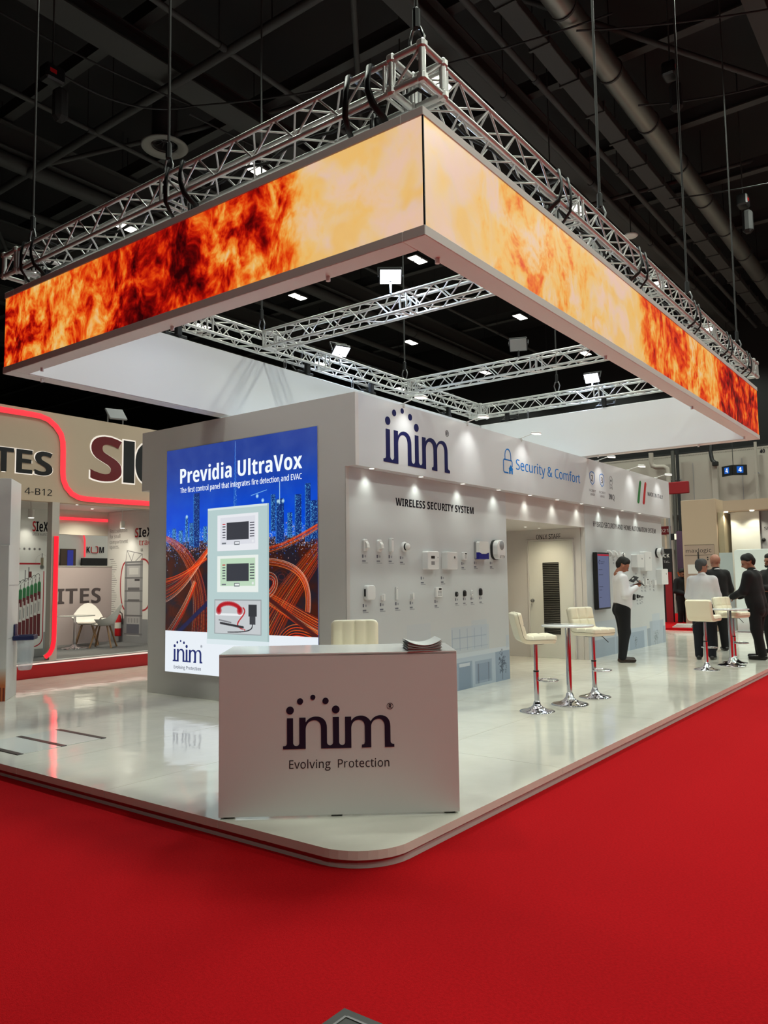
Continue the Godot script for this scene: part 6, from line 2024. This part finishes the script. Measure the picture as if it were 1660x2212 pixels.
func build_neighbour() -> void:
	var zt := ZS
	# platform with red skirt and a lit edge
	var pf := structure("platform_neighbour", "grey floored neighbouring platform with a red skirt", "platform", Vector3(0, 0, zt))
	part(pf, "deck", cbox(Vector3(10.5, 0.06, 7.6)), M.siexfloor, Vector3(6.95, YS - 0.03, -3.82))
	part(pf, "skirt", cbox(Vector3(10.5, 0.30, 0.03)), M.red, Vector3(6.95, 0.15, -0.02))
	part(pf, "edge_profile", cbox(Vector3(10.5, 0.02, 0.03), 0.004), M.alu, Vector3(6.95, YS - 0.008, -0.015))
	var es := thing("edge_light_strip", "warm white light strip along the red platform edge", "light strip", Vector3(6.95, 0.322, zt))
	part(es, "lamp_strip", cbox(Vector3(10.4, 0.022, 0.01)), glow(Color(1.0, 0.86, 0.80), 1.1), Vector3(0, 0, -0.008))
	area(es, Vector3(0, 0.0, 0.01), Vector3(0, -0.3, 1), Vector2(10.4, 0.03), Color(1.0, 0.85, 0.78), 0.06)
	# fascia on posts
	var fa := structure("trim_2", "taupe fascia of the neighbouring stand with dark lettering", "fascia", Vector3(0, 0, zt))
	part(fa, "board", cbox(Vector3(9.0, 1.47, 0.14)), M.tan, Vector3(7.3, 2.9 + 0.735, -0.07))
	part(fa, "post", cbox(Vector3(0.128, 2.9 - YS, 0.14)), mat(Color(0.76, 0.73, 0.70), 0.6), Vector3(6.94, (2.9 + YS) / 2, -0.07))
	part(fa, "post", cbox(Vector3(0.2, 2.9 - YS, 0.14)), M.tan, Vector3(10.0, (2.9 + YS) / 2, -0.07))
	var halo := glow(Color(1.0, 0.96, 0.9), 0.9)
	for q in [["S", 7.54, 0.61, M.maroon], ["e", 8.434, 0.66, M.black]]:
		var cap := 0.75 if q[0] != "e" else 0.75 * 1.32
		lettering(fa, q[0], q[1] - 0.022, 3.315, 0.002, q[2] + 0.044, cap + (0.05 if q[0] != "e" else 0.065), halo, true, false, "letter_halo")
		lettering(fa, q[0], q[1], 3.338, 0.012, q[2], cap, q[3], true, false, "letter")
	part(fa, "letter_halo", cbox(Vector3(0.27, 0.80, 0.01)), halo, Vector3(8.2975, 3.713, 0.005))
	part(fa, "letter", cbox(Vector3(0.225, 0.75, 0.014)), M.black, Vector3(8.2975, 3.713, 0.012))
	for q in [["T", 5.9, 0.31], ["E", 6.247, 0.265], ["S", 6.55, 0.305]]:
		lettering(fa, q[0], q[1] - 0.014, 3.308, 0.002, q[2] + 0.028, 0.404, halo, false, false, "letter_halo")
		lettering(fa, q[0], q[1], 3.322, 0.012, q[2], 0.376, M.black, true, false, "letter")
	lettering(fa, "4-B12", 6.402, 2.997, 0.002, 0.46, 0.105, M.black)
	# glowing red lines
	var line: Array = [Vector3(5.2, 4.276, 0.02), Vector3(6.45, 4.28, 0.02), Vector3(6.62, 4.275, 0.02), Vector3(6.76, 4.24, 0.02), Vector3(6.89, 4.15, 0.02), Vector3(6.985, 4.03, 0.02), Vector3(7.022, 3.9, 0.02), Vector3(7.03, 3.75, 0.02), Vector3(7.033, 3.4, 0.02), Vector3(7.045, 3.28, 0.02), Vector3(7.1, 3.16, 0.02), Vector3(7.2, 3.06, 0.02), Vector3(7.33, 3.005, 0.02), Vector3(7.48, 2.99, 0.02), Vector3(7.8, 2.99, 0.02), Vector3(9.2, 3.005, 0.02)]
	var rl := thing("red_light_line", "glowing red light line curving across the taupe fascia", "light strip", Vector3(0, 0, zt))
	var lr := glow(Color(1.0, 0.24, 0.28), 1.15)
	part(rl, "lamp_tube", tube(line, 0.046, 8), lr)
	part(rl, "mount", tube(line.map(func(v): return v - Vector3(0, 0, 0.02)), 0.05, 6), M.tan)
	var vl := thing("red_light_line", "upright red light tube curling inward at the red platform", "light strip", Vector3(0, 0, zt))
	var up: Array = [Vector3(6.943, 2.344, 0.02), Vector3(6.943, 1.6, 0.02), Vector3(6.94, 0.8, 0.02), Vector3(6.935, 0.66, 0.02), Vector3(6.915, 0.55, 0.02), Vector3(6.87, 0.465, 0.02), Vector3(6.80, 0.415, 0.02)]
	part(vl, "lamp_tube", tube(up, 0.038, 8), glow(Color(1.0, 0.13, 0.20), 1.2))
	part(vl, "mount", tube(up.map(func(v): return v - Vector3(0, 0, 0.02)), 0.042, 6), M.tan)
	area(vl, Vector3(6.943, 1.5, 0.09), Vector3(0, 0, 1), Vector2(0.07, 1.7), Color(1.0, 0.15, 0.2), 0.12)
	area(rl, Vector3(7.9, 2.99, 0.09), Vector3(0, 0, 1), Vector2(2.4, 0.07), Color(1.0, 0.2, 0.25), 0.12)
	# inner walls and ceiling
	var iw := structure("wall_neighbour", "white inner walls of the neighbouring stand with printed panels", "wall", Vector3(0, YS, zt))
	part(iw, "cylinder_panel", screen_mesh(1.0, 2.5), print_material(siex_print(), 0.4), Vector3(6.80, 1.252, -0.8))
	part(iw, "panel_board", cbox(Vector3(2.0, 2.62, 0.06)), M.white, Vector3(6.30, 1.31, -0.835))
	part(iw, "rack_panel", screen_mesh(1.41, 2.65), print_material(rack_print(), 0.4), Vector3(9.74, 1.325, -2.055), Vector3(0, -PI / 2, 0))
	part(iw, "panel_board", cbox(Vector3(0.06, 2.7, 2.66)), M.white, Vector3(9.775, 1.35, -1.43))
	part(iw, "rear_board", cbox(Vector3(10.0, 3.4, 0.06)), mat(Color(0.80, 0.78, 0.76), 0.6), Vector3(8.9, 1.7, -6.9))
	part(iw, "roof_board", cbox(Vector3(8.6, 0.05, 2.6)), M.white, Vector3(7.2, 2.73, -1.45))
	part(iw, "upstand", cbox(Vector3(5.0, 0.55, 0.08)), mat(Color(0.82, 0.80, 0.76), 0.6), Vector3(7.6, 2.48, -2.8))
	lettering(iw, "S", 6.985, 2.467 - YS, -0.795, 0.06, 0.17, M.red, true)
	lettering(iw, "IeX", 7.05, 2.467 - YS, -0.795, 0.215, 0.17, M.ink, true)
	lettering(iw, "GREEN AGENTS", 6.985, 2.395 - YS, -0.795, 0.28, 0.05, M.grey)
	lettering_yz(iw, "S", Vector3(9.734, 2.495 - YS, -1.80), 0.11, 0.185, M.red, true)
	lettering_yz(iw, "IeX", Vector3(9.734, 2.495 - YS, -1.68), 0.44, 0.185, M.ink, true)
	lettering_yz(iw, "trac", Vector3(9.734, 2.325 - YS, -1.67), 0.40, 0.12, M.red, false, true)
	lettering_yz(iw, "UL", Vector3(9.734, 2.20 - YS, -1.60), 0.07, 0.06, M.ink)
	for q in [["Best solution", 2.262, 0.61], ["for small", 2.147, 0.37], ["compartment", 2.033, 0.63], ["spaces.", 1.928, 0.33]]:
		lettering_yz(iw, q[0], Vector3(9.734, q[1], -2.68), q[2], 0.078, M.grey)
	var rs := thing("red_light_line", "straight red light line inside the neighbouring stand ceiling", "light strip", Vector3(7.6, 2.885, zt - 2.72))
	part(rs, "lamp_tube", cbox(Vector3(4.2, 0.06, 0.03)), lr)
	area(rs, Vector3(0, 0, 0.03), Vector3(0, 0, 1), Vector2(4.2, 0.06), Color(1.0, 0.25, 0.28), 0.06)
	var ra := thing("red_light_line", "small red light arch on the rear wall of the neighbouring stand", "light strip", Vector3(0, 0, zt - 6.8))
	part(ra, "lamp_tube", tube([Vector3(11.35, 3.0, 0.0), Vector3(11.5, 2.99, 0.0), Vector3(11.62, 2.93, 0), Vector3(11.7, 2.83, 0), Vector3(11.735, 2.7, 0), Vector3(11.74, 2.25, 0)], 0.022, 8), lr)
	area(ra, Vector3(11.6, 2.7, 0.08), Vector3(0, 0, 1), Vector2(0.3, 1.0), Color(1.0, 0.25, 0.28), 0.03)
	for p in [[8.3, -1.6], [9.0, -2.2]]:
		downlight(iw, Vector3(p[0], 2.703, p[1]), 2.6, 72.0)
	for p in [[6.9, -1.2], [7.6, -1.4]]:
		downlight(iw, Vector3(p[0], 2.703, p[1]), 2.6, 72.0)
	# rear sign and dark screen
	var ks := thing("rear_sign", "black and red wall sign deep inside the neighbouring stand", "sign", Vector3(11.75, 2.37, zt - 6.86))
	lettering(ks, "K", 0.08, 0, 0.0, 0.1, 0.16, M.ink, true)
	part(ks, "red_ring", extrude(stroke([Vector2(0.37, 0.28), Vector2(0.37, 0.04), Vector2(0.41, 0.0), Vector2(0.68, 0.0), Vector2(0.72, 0.04), Vector2(0.72, 0.26), Vector2(0.68, 0.3), Vector2(0.6, 0.3)], 0.035), 0.01), M.red, Vector3(0.01, 0, 0), Vector3.ZERO, Vector3(0.56, 0.56, 1))
	lettering(ks, "M", 0.46, 0, 0.0, 0.14, 0.16, M.ink, true)
	var ds := thing("dark_screen", "large dark display under the red and black sign", "screen", Vector3(12.05, 1.85, zt - 6.8))
	part(ds, "panel", cbox(Vector3(0.82, 0.75, 0.06), 0.01), M.black)
	part(ds, "bezel", cbox(Vector3(0.86, 0.03, 0.07)), M.dark, Vector3(0, -0.38, 0))
	# frosted screen with letters
	var fg := thing("frosted_partition", "frosted glass partition with clear letters behind the round table", "partition", Vector3(8.2, YS, zt - 2.6))
	var fm := mat(Color(0.70, 0.655, 0.66), 0.35)
	part(fg, "glass_sheet", cbox(Vector3(1.6, 1.55, 0.015)), fm, Vector3(0.75, 0.775, 0))
	part(fg, "rail", cbox(Vector3(1.6, 0.02, 0.03)), M.alu, Vector3(0.75, 1.56, 0))
	lettering(fg, "ITES", 0.30, 0.81, 0.009, 0.98, 0.3, mat(Color(0.30, 0.27, 0.28), 0.3), true)
	var xs := thing("display_monitor", "blue display with dark frame beyond the frosted partition", "monitor", Vector3(11.2, 2.2, zt - 6.7))
	part(xs, "frame", cbox(Vector3(0.42, 0.5, 0.05)), mat(Color(0.3, 0.22, 0.17), 0.6))
	part(xs, "lit_screen", cbox(Vector3(0.16, 0.44, 0.01)), glow(Color(0.2, 0.22, 0.55), 0.8), Vector3(0.05, 0, 0.03))
	area(xs, Vector3(0.05, 0, 0.06), Vector3(0, 0, 1), Vector2(0.16, 0.44), Color(0.3, 0.35, 0.8), 0.03)
	# spotlights on stalks
	for q in [[Vector3(6.86, YS + 2.38, zt - 0.62), "white can spotlight over the cylinder panel"], [Vector3(9.5, YS + 2.38, zt - 1.9), "white can spotlight over the rack panel"]]:
		var s := thing("can_spotlight", q[1], "spotlight", q[0])
		rod(s, "can", Vector3(0, -0.06, 0), Vector3(0, 0.08, 0), 0.05, M.white, 16)
		rod(s, "stalk", Vector3(0, 0.08, 0), Vector3(0, 0.35, -0.02), 0.012, M.white)
		part(s, "lamp_disc", lathe([Vector2(0, -0.062), Vector2(0.044, -0.062)], 16), M.lamp)
		spot(s, Vector3(0, -0.08, 0), Vector3(0.0, -0.95, -0.12) if q[0].x < 8.0 else Vector3(0.15, -0.95, -0.05), 46.0, Color(1, 0.97, 0.9), 0.3, 0.04, 1.0)
	# table, chairs and extinguisher
	var tb := thing("meeting_table", "small round glass table on a chrome foot inside the neighbouring stand", "table", Vector3(8.36, YS, zt - 1.7))
	part(tb, "table_top", lathe([Vector2(0, 0.60), Vector2(0.36, 0.6), Vector2(0.36, 0.612), Vector2(0, 0.612)], 36), mat(Color(0.62, 0.63, 0.62), 0.1))
	rod(tb, "column", Vector3(0, 0.03, 0), Vector3(0, 0.6, 0), 0.025, M.chrome, 16)
	part(tb, "base", lathe([Vector2(0, 0), Vector2(0.24, 0), Vector2(0.22, 0.012), Vector2(0.08, 0.03), Vector2(0.03, 0.07), Vector2(0, 0.07)], 30), M.chrome)
	var ch := shell_chair("white tub chair with timber legs seen from its back")
	ch.position = Vector3(8.78, YS, zt - 1.36)
	ch.rotation.y = -2.4
	dup(ch, Vector3(8.9, YS, zt - 2.15), -0.6, "white tub chair on the far side of the glass table")
	dup(ch, Vector3(7.55, YS, zt - 1.6), 1.9, "white tub chair half hidden by the upright red tube")
	var fe := thing("fire_extinguisher", "red fire extinguisher hung beside the printed rack", "extinguisher", Vector3(9.655, 0.48, zt - 2.23))
	part(fe, "bottle", lathe([Vector2(0, 0), Vector2(0.06, 0), Vector2(0.065, 0.02), Vector2(0.065, 0.36), Vector2(0.05, 0.42), Vector2(0.022, 0.45), Vector2(0.022, 0.48), Vector2(0, 0.48)], 20), M.red)
	part(fe, "paper_band", lathe([Vector2(0.0665, 0.16), Vector2(0.0665, 0.28)], 20), M.paper)
	part(fe, "valve", cbox(Vector3(0.03, 0.05, 0.09), 0.008), M.black, Vector3(0, 0.5, 0.02))
	part(fe, "hose", tube([Vector3(0, 0.5, 0.05), Vector3(0.03, 0.46, 0.09), Vector3(0.05, 0.35, 0.08), Vector3(0.05, 0.24, 0.07)], 0.009, 6), M.rubber)
	# floodlight on the fascia
	var fl := thing("fascia_floodlight", "grey flat floodlight perched on the taupe fascia", "floodlight", Vector3(8.0, 4.37, zt - 0.05))
	part(fl, "housing", cbox(Vector3(0.34, 0.04, 0.26), 0.01), M.grey, Vector3(0.05, 0.17, 0.02), Vector3(0.9, 0, 0.1))
	for s in [-0.1, 0.2]:
		rod(fl, "bracket", Vector3(s, 0, 0), Vector3(s, 0.16, 0), 0.012, M.grey)

func shell_chair(label: String) -> Node3D:
	var t := thing("tub_chair", label, "chair", Vector3.ZERO, 0.0, "white tub chairs at the glass table")
	var n := 17
	var m := 14
	var pts: Array = []
	for i in m:
		var v := i / float(m - 1)
		for j in n:
			var a := PI * (-0.15 + 1.3 * j / float(n - 1))
			# wraps round the back (-z) from arm to arm
			var bk := clampf(sin(a), -0.2, 1.0)
			var h := 0.42 + v * (0.12 + 0.28 * pow(maxf(0.0, bk), 2.0))
			var r := 0.12 + 0.12 * sqrt(v) + 0.02 * v
			pts.append(Vector3(r * 1.08 * cos(a), h, -r * sin(a) * (1.0 + 0.15 * v)))
	var st := SurfaceTool.new()
	st.begin(Mesh.PRIMITIVE_TRIANGLES)
	grid_into(st, pts, m, n, false, true)
	var outp: Array = []
	for p in pts:
		var q: Vector3 = p
		outp.append(q + Vector3(q.x, -0.02, q.z).normalized() * 0.012)
	grid_into(st, outp, m, n, false, true, true)
	st.generate_normals()
	part(t, "shell", st.commit(), M.white)
	part(t, "seat", lathe([Vector2(0, 0.40), Vector2(0.12, 0.405), Vector2(0.17, 0.42), Vector2(0.16, 0.45), Vector2(0, 0.445)], 24), mat(Color(0.72, 0.70, 0.68), 0.6), Vector3(0, 0, 0.05), Vector3.ZERO, Vector3(1.1, 1, 1.2))
	for x in [-1, 1]:
		for z in [-1, 1]:
			rod(t, "leg", Vector3(0.21 * x, 0, 0.03 + 0.2 * z), Vector3(0.09 * x, 0.41, 0.03 + 0.09 * z), 0.017, M.wood)
	return t

# ---------------------------------------------------------------- totem with the litter bag
func build_totem() -> void:
	var t := thing("display_totem", "tall white display totem with a lower printed board at its side", "totem", Vector3(5.185, FY, -9.968), 0.89)
	part(t, "column", cbox(Vector3(0.62, 2.86, 0.6), 0.004), M.white, Vector3(0.31, 1.43, -0.3))
	part(t, "board", cbox(Vector3(0.04, 1.985, 0.6), 0.004), mat(Color(0.80, 0.80, 0.78), 0.35), Vector3(-0.02, 0.9925, -0.3))
	part(t, "seam", cbox(Vector3(0.60, 0.004, 0.004)), M.grey, Vector3(0.31, 1.47, 0.001))
	part(t, "seam", cbox(Vector3(0.60, 0.004, 0.004)), M.grey, Vector3(0.31, 0.78, 0.001))
	var c := Canvas.new(128, 128, Color(0.78, 0.60, 0.45))
	for y in 128:
		for x in 128:
			c.im.set_pixel(x, y, Color(0.80, 0.80, 0.78).lerp(Color(0.74, 0.40, 0.22), clampf(y / 70.0, 0, 1)))
	for i in 14:
		c.line(Vector2(0.05 + 0.07 * i, 1.0), Vector2(0.05 + 0.07 * i, 0.45 + 0.3 * absf(sin(i * 3.1))), 2.5, Color(0.45, 0.16, 0.10))
	part(t, "printed_foot", screen_mesh(0.6, 0.42), print_material(c.texture(), 0.4), Vector3(-0.0405, 0.21, -0.3), Vector3(0, -PI / 2, 0))
	var b := thing("litter_bag", "clear litter bag in a blue holder fixed to the totem", "litter bag", t.transform * Vector3(0.42, 0.0, 0.0), 0.89)
	var bm := mat(Color(0.07, 0.12, 0.30), 0.45)
	part(b, "holder_plate", cbox(Vector3(0.16, 0.18, 0.02), 0.006), bm, Vector3(0, 0.86, 0.012))
	for s in [-1, 1]:
		part(b, "holder_arm", cbox(Vector3(0.03, 0.06, 0.24), 0.008), bm, Vector3(0.13 * s, 0.77, 0.13))
	part(b, "holder_front", cbox(Vector3(0.29, 0.06, 0.03), 0.008), bm, Vector3(0, 0.77, 0.25))
	part(b, "holder_back", cbox(Vector3(0.29, 0.06, 0.03), 0.008), bm, Vector3(0, 0.77, 0.02))
	var pts: Array = []
	for i in 11:
		var v := i / 10.0
		for j in 20:
			var a := TAU * j / 20.0
			var k := 1.0 + 0.06 * sin(5.0 * a + 3.0 * v) + 0.04 * sin(9.0 * a - 7.0 * v)
			var w := (0.13 - 0.02 * v) * k * (1.0 if v < 0.92 else 0.85)
			pts.append(Vector3(w * cos(a) + 0.02 * v, 0.76 - 0.42 * v, 0.135 + w * 0.82 * sin(a)))
	var st := SurfaceTool.new()
	st.begin(Mesh.PRIMITIVE_TRIANGLES)
	grid_into(st, pts, 11, 20, true, true)
	for j in range(1, 19):
		tri(st, pts[200], pts[200 + j], pts[200 + j + 1])
	st.generate_normals()
	var g := mat(Color(0.85, 0.88, 0.90, 0.45), 0.3)
	g.transparency = BaseMaterial3D.TRANSPARENCY_ALPHA
	part(b, "bag", st.commit(), g)

# ---------------------------------------------------------------- stands and hall beyond the far end
func build_far() -> void:
	var X := 23.0
	var rp := structure("platform_red", "red carpeted platform beyond the end of the white floor", "platform", Vector3(21.32, 0, -7.6))
	part(rp, "deck", cbox(Vector3(8.0, 0.16, 3.4), 0.004), M.carpet, Vector3(4.0, 0.08, 0))
	part(rp, "edge_board", cbox(Vector3(0.02, 0.12, 3.4)), mat(Color(0.80, 0.05, 0.08), 0.6), Vector3(-0.012, 0.06, 0))
	var st := thing("leaflet_stack", "white leaflets lying on the red platform", "leaflets", Vector3(21.75, 0.16, -6.3))
	for i in 3:
		part(st, "leaflet", cbox(Vector3(0.35, 0.03, 0.5)), M.paper, Vector3(0.02 * i, 0.015 + 0.03 * i, 0.03 * i), Vector3(0, 0.1 * i, 0))
	# beige stand with its column
	var co := structure("wall_column", "beige stand column carrying a thin grey word mark", "column", Vector3(X, 0, -6.12))
	part(co, "shaft", cbox(Vector3(0.9, 3.68, 0.95), 0.006), M.beige, Vector3(0.45, 1.84, 0))
	part(co, "side_shaft", cbox(Vector3(0.8, 3.3, 0.16), 0.004), mat(Color(0.66, 0.61, 0.50), 0.7), Vector3(0.5, 1.65, 0.56))
	part(co, "cabinet_front", cbox(Vector3(0.02, 2.3, 0.80), 0.004), mat(Color(0.64, 0.56, 0.50), 0.6), Vector3(-0.011, 1.25, -0.02))
	for q in [[2.40, 0.80, -0.02], [2.11, 0.80, -0.02]]:
		part(co, "joint", cbox(Vector3(0.004, 0.008, 0.8)), M.dark, Vector3(-0.023, q[0], q[2]))
	lettering_yz(co, "maxlogic", Vector3(-0.024, 2.19, -0.385), 0.69, 0.105, mat(Color(0.25, 0.22, 0.21), 0.6))
	rod(co, "handle", Vector3(-0.04, 1.95, -0.05), Vector3(-0.04, 2.2, -0.05), 0.016, M.dark)
	for y in [2.04, 1.98]:
		part(co, "lock", cbox(Vector3(0.01, 0.035, 0.03)), M.black, Vector3(-0.026, y, 0.2))
	part(co, "notice", cbox(Vector3(0.006, 0.26, 0.3)), M.paper, Vector3(-0.026, 1.72, -0.2))
	var bf := structure("trim_3", "beige fascia over the far white stand", "fascia", Vector3(X, 0, -5.46))
	part(bf, "board", cbox(Vector3(0.2, 0.29, 4.0)), M.beige, Vector3(0.1, 3.455, 2.0))
	part(bf, "soffit", cbox(Vector3(2.4, 0.05, 4.0)), M.tan, Vector3(1.3, 3.33, 2.0))
	for z in [0.05, 0.72, 1.5]:
		part(bf, "downlight_lamp", lathe([Vector2(0, -0.02), Vector2(0.05, -0.02), Vector2(0.06, 0.0)], 16), M.lamp, Vector3(0.1, 3.3, z))
		spot(bf, Vector3(0.1, 3.26, z), Vector3(0.35, -1, 0), 50.0, Color(1.0, 0.97, 0.88), 0.9, 0.05)
	var wp := structure("wall_stand", "white and grey panels of the far stand", "wall", Vector3(X + 0.5, 0, -5.43))
	part(wp, "white_panel", cbox(Vector3(0.06, 3.3, 0.74)), mat(Color(0.84, 0.84, 0.80), 0.5), Vector3(0.0, 1.65, 0.42))
	part(wp, "grey_panel", cbox(Vector3(0.06, 3.3, 3.0)), mat(Color(0.58, 0.58, 0.58), 0.5), Vector3(0.12, 1.65, 2.25))
	part(wp, "rear_panel", cbox(Vector3(0.06, 3.3, 1.0)), mat(Color(0.72, 0.74, 0.72), 0.5), Vector3(1.2, 1.65, 0.3))
	lettering_yz(wp, "IN", Vector3(0.085, 2.955, 1.02), 0.2, 0.12, M.ink)
	lettering_yz(wp, "SECU", Vector3(0.085, 2.77, 0.88), 0.36, 0.085, M.ink)
	for q in [[2.5, 0.86, 0.05, M.black], [2.6, 1.16, 0.1, M.white]]:
		part(wp, "dome_camera", lathe([Vector2(0, 0), Vector2(q[2], 0.0), Vector2(q[2], 0.03), Vector2(q[2] * 0.7, 0.075), Vector2(0, 0.09)], 18), q[3], Vector3(0.09, q[0], q[1]), Vector3(0, 0, PI / 2))
	var pn := thing("banner_stand", "narrow red and white roll-up banner beside the white panel", "banner", Vector3(22.6, 0.0, -5.05), -PI / 2)
	part(pn, "sheet", cbox(Vector3(0.26, 2.1, 0.01)), mat(Color(0.62, 0.07, 0.12), 0.5), Vector3(0.05, 1.1, 0))
	part(pn, "white_sheet", cbox(Vector3(0.34, 2.1, 0.01)), mat(Color(0.66, 0.70, 0.70), 0.5), Vector3(-0.3, 1.1, 0))
	part(pn, "foot", cbox(Vector3(0.7, 0.05, 0.2), 0.01), M.alu, Vector3(-0.1, 0.025, 0))
	lettering(pn, "CTR", -0.06, 1.62, 0.006, 0.22, 0.06, M.paper, true)
	var dk := thing("display_desk", "pale glowing white desk behind the suited men", "desk", Vector3(21.9, 0.0, -4.4))
	part(dk, "body", rrbox(1.7, 2.2, 0.3, 0.08), mat(Color(0.84, 0.88, 0.87), 0.3), Vector3(0.15, 1.1, 0.3), Vector3(0, -PI / 2, 0))
	part(dk, "plinth", cbox(Vector3(0.4, 0.1, 1.7)), M.grey, Vector3(0.0, 0.05, 0.3))
	# dark panel and banners
	var bp := thing("dark_banner", "tall black panel with white bold lettering", "banner", Vector3(24.0, 0, -7.345), -PI / 2)
	part(bp, "panel", cbox(Vector3(0.62, 2.35, 0.05), 0.004), mat(Color(0.06, 0.06, 0.08), 0.5), Vector3(-0.17, 1.175, 0))
	lettering(bp, "CK", -0.10, 2.09, 0.026, 0.17, 0.11, M.paper, true)
	lettering(bp, "TaL.", -0.11, 1.93, 0.026, 0.19, 0.07, M.grey, true)
	part(bp, "red_side", cbox(Vector3(0.2, 1.5, 0.04)), mat(Color(0.55, 0.04, 0.10), 0.4), Vector3(0.02, 0.9, 0.03))
	var hv := thing("safety_banner", "colourful banner with purple field and orange safety stripes", "banner", Vector3(24.6, 0, -6.95), -PI / 2)
	part(hv, "sheet", cbox(Vector3(0.55, 2.9, 0.03)), mat(Color(0.34, 0.24, 0.34), 0.5), Vector3(0, 1.45, 0))
	part(hv, "white_field", cbox(Vector3(0.28, 0.9, 0.01)), M.paper, Vector3(0.12, 2.35, 0.02))
	part(hv, "red_field", cbox(Vector3(0.3, 0.5, 0.01)), M.red, Vector3(0.12, 1.95, 0.022))
	for i in 5:
		part(hv, "orange_stripe", cbox(Vector3(0.05, 0.42, 0.01)), mat(Color(0.85, 0.38, 0.10), 0.5), Vector3(-0.2 + 0.09 * i, 1.45, 0.025), Vector3(0, 0, 0.35))
	part(hv, "blue_field", cbox(Vector3(0.36, 0.9, 0.01)), mat(Color(0.06, 0.08, 0.32), 0.5), Vector3(-0.08, 0.85, 0.02))
	var lb := thing("light_box", "small glowing white light box under the tall pipes", "light box", Vector3(25.0, 2.75, -7.27))
	part(lb, "housing", cbox(Vector3(0.1, 0.2, 0.4), 0.006), M.black, Vector3(0.04, 0, -0.05))
	part(lb, "lamp_face", cbox(Vector3(0.01, 0.18, 0.26)), glow(Color(1.0, 0.98, 0.86), 1.1), Vector3(-0.014, 0, 0))
	rod(lb, "mast", Vector3(0.06, -2.75, 0), Vector3(0.06, 0, 0), 0.03, M.grey)
	area(lb, Vector3(-0.03, 0, 0), Vector3.LEFT, Vector2(0.26, 0.18), Color(1, 0.97, 0.86), 0.03)
	var rs := thing("stand_number_sign", "square red sign with a white stand number", "sign", Vector3(27.0, 3.07, -8.3))
	part(rs, "plate", cbox(Vector3(0.03, 0.28, 0.4)), M.maroon)
	lettering_yz(rs, "021", Vector3(-0.017, -0.06, -0.17), 0.28, 0.11, M.paper)
	rod(rs, "mast", Vector3(0.03, -3.07, 0), Vector3(0.03, 0.5, 0), 0.04, M.tan)
	var rc := thing("red_canopy", "red sign beam of a far stand rising over the fascia end", "sign beam", Vector3(25.2, 4.3, -7.9))
	part(rc, "beam", cbox(Vector3(0.12, 0.38, 1.9), 0.02), mat(Color(0.55, 0.05, 0.09), 0.5))
	for z in [-0.8, 0.3]:
		rod(rc, "mast", Vector3(0.0, -4.3, z), Vector3(0, 0, z), 0.03, M.grey)
	# pipes down the hall wall
	for q in [[-8.93, 0.09, "thick grey drain pipe", M.concrete], [-8.74, 0.075, "grey drain pipe between two others", M.galv], [-8.58, 0.06, "dark slim pipe", M.dark], [-5.88, 0.05, "lone slim pipe", M.concrete]]:
		var p := thing("wall_pipe", q[2] + " running down the far hall wall", "pipe", Vector3(29.75, 0, q[0]))
		if q[1] > 0.08:
			part(p, "pipe", tube([Vector3(0, 0.0, 0), Vector3(0, 5.2, 0), Vector3(0, 5.55, -0.03), Vector3(0, 5.62, -0.15), Vector3(0, 5.64, -0.45), Vector3(0, 5.7, -0.58), Vector3(0, 5.85, -0.62), Vector3(0, 6.2, -0.62)], q[1], 12), q[3])
		else:
			rod(p, "pipe", Vector3.ZERO, Vector3(0, 6.2, 0), q[1], q[3], 12)
		for i in 4:
			part(p, "clip", cbox(Vector3(0.25, 0.04, q[1] * 2.3)), M.grey, Vector3(0.1, 1.2 + 1.3 * i, 0))
	var br := thing("hall_bracket", "black angled bracket jutting from the hall wall top", "bracket", Vector3(29.9, 6.0, -7.35))
	part(br, "arm", tube([Vector3(0, 0.4, -0.05), Vector3(-0.1, 0.0, -0.05), Vector3(-0.15, -0.3, 0.0), Vector3(-0.2, -0.42, 0.12)], 0.07, 6), M.black)
	part(br, "foot", cbox(Vector3(0.16, 0.16, 0.2), 0.02), M.black, Vector3(-0.2, -0.45, 0.12))
	# hall number sign: two faces in a V
	var sg := thing("hall_number_sign", "dark V-shaped hanging sign with two lit blue fours", "sign", Vector3(29.0, 5.18, -6.5))
	for s in [-1.0, 1.0]:
		var a: float = -PI / 2 + 0.62 * s
		var f := Node3D.new()
		f.name = "face"
		sg.add_child(f, true)
		f.rotation.y = a
		f.position = Vector3(0.13, 0, 0.2 * s)
		part(f, "box", cbox(Vector3(0.5, 0.36, 0.06), 0.006), M.black)
		part(f, "lit_square", cbox(Vector3(0.22, 0.22, 0.006)), glow(Color(0.05, 0.38, 0.78), 0.9), Vector3(0.0, 0.01, 0.032))
		lettering(f, "4", -0.055, -0.07, 0.0355, 0.11, 0.16, glow(Color(1, 1, 1), 1.0), true)
	rod(sg, "hanger", Vector3(0.1, 0.15, 0), Vector3(0.1, 5.5, 0), 0.012, M.dark, 6)

func _ready() -> void:
	rng.seed = 7
	make_materials()
	set_up_view()
	build_hall()
	build_platform()
	build_header()
	build_trusses()
	build_floodlights()
	build_booth()
	build_counter()
	build_furniture()
	build_devices()
	build_people()
	build_neighbour()
	build_totem()
	build_far()
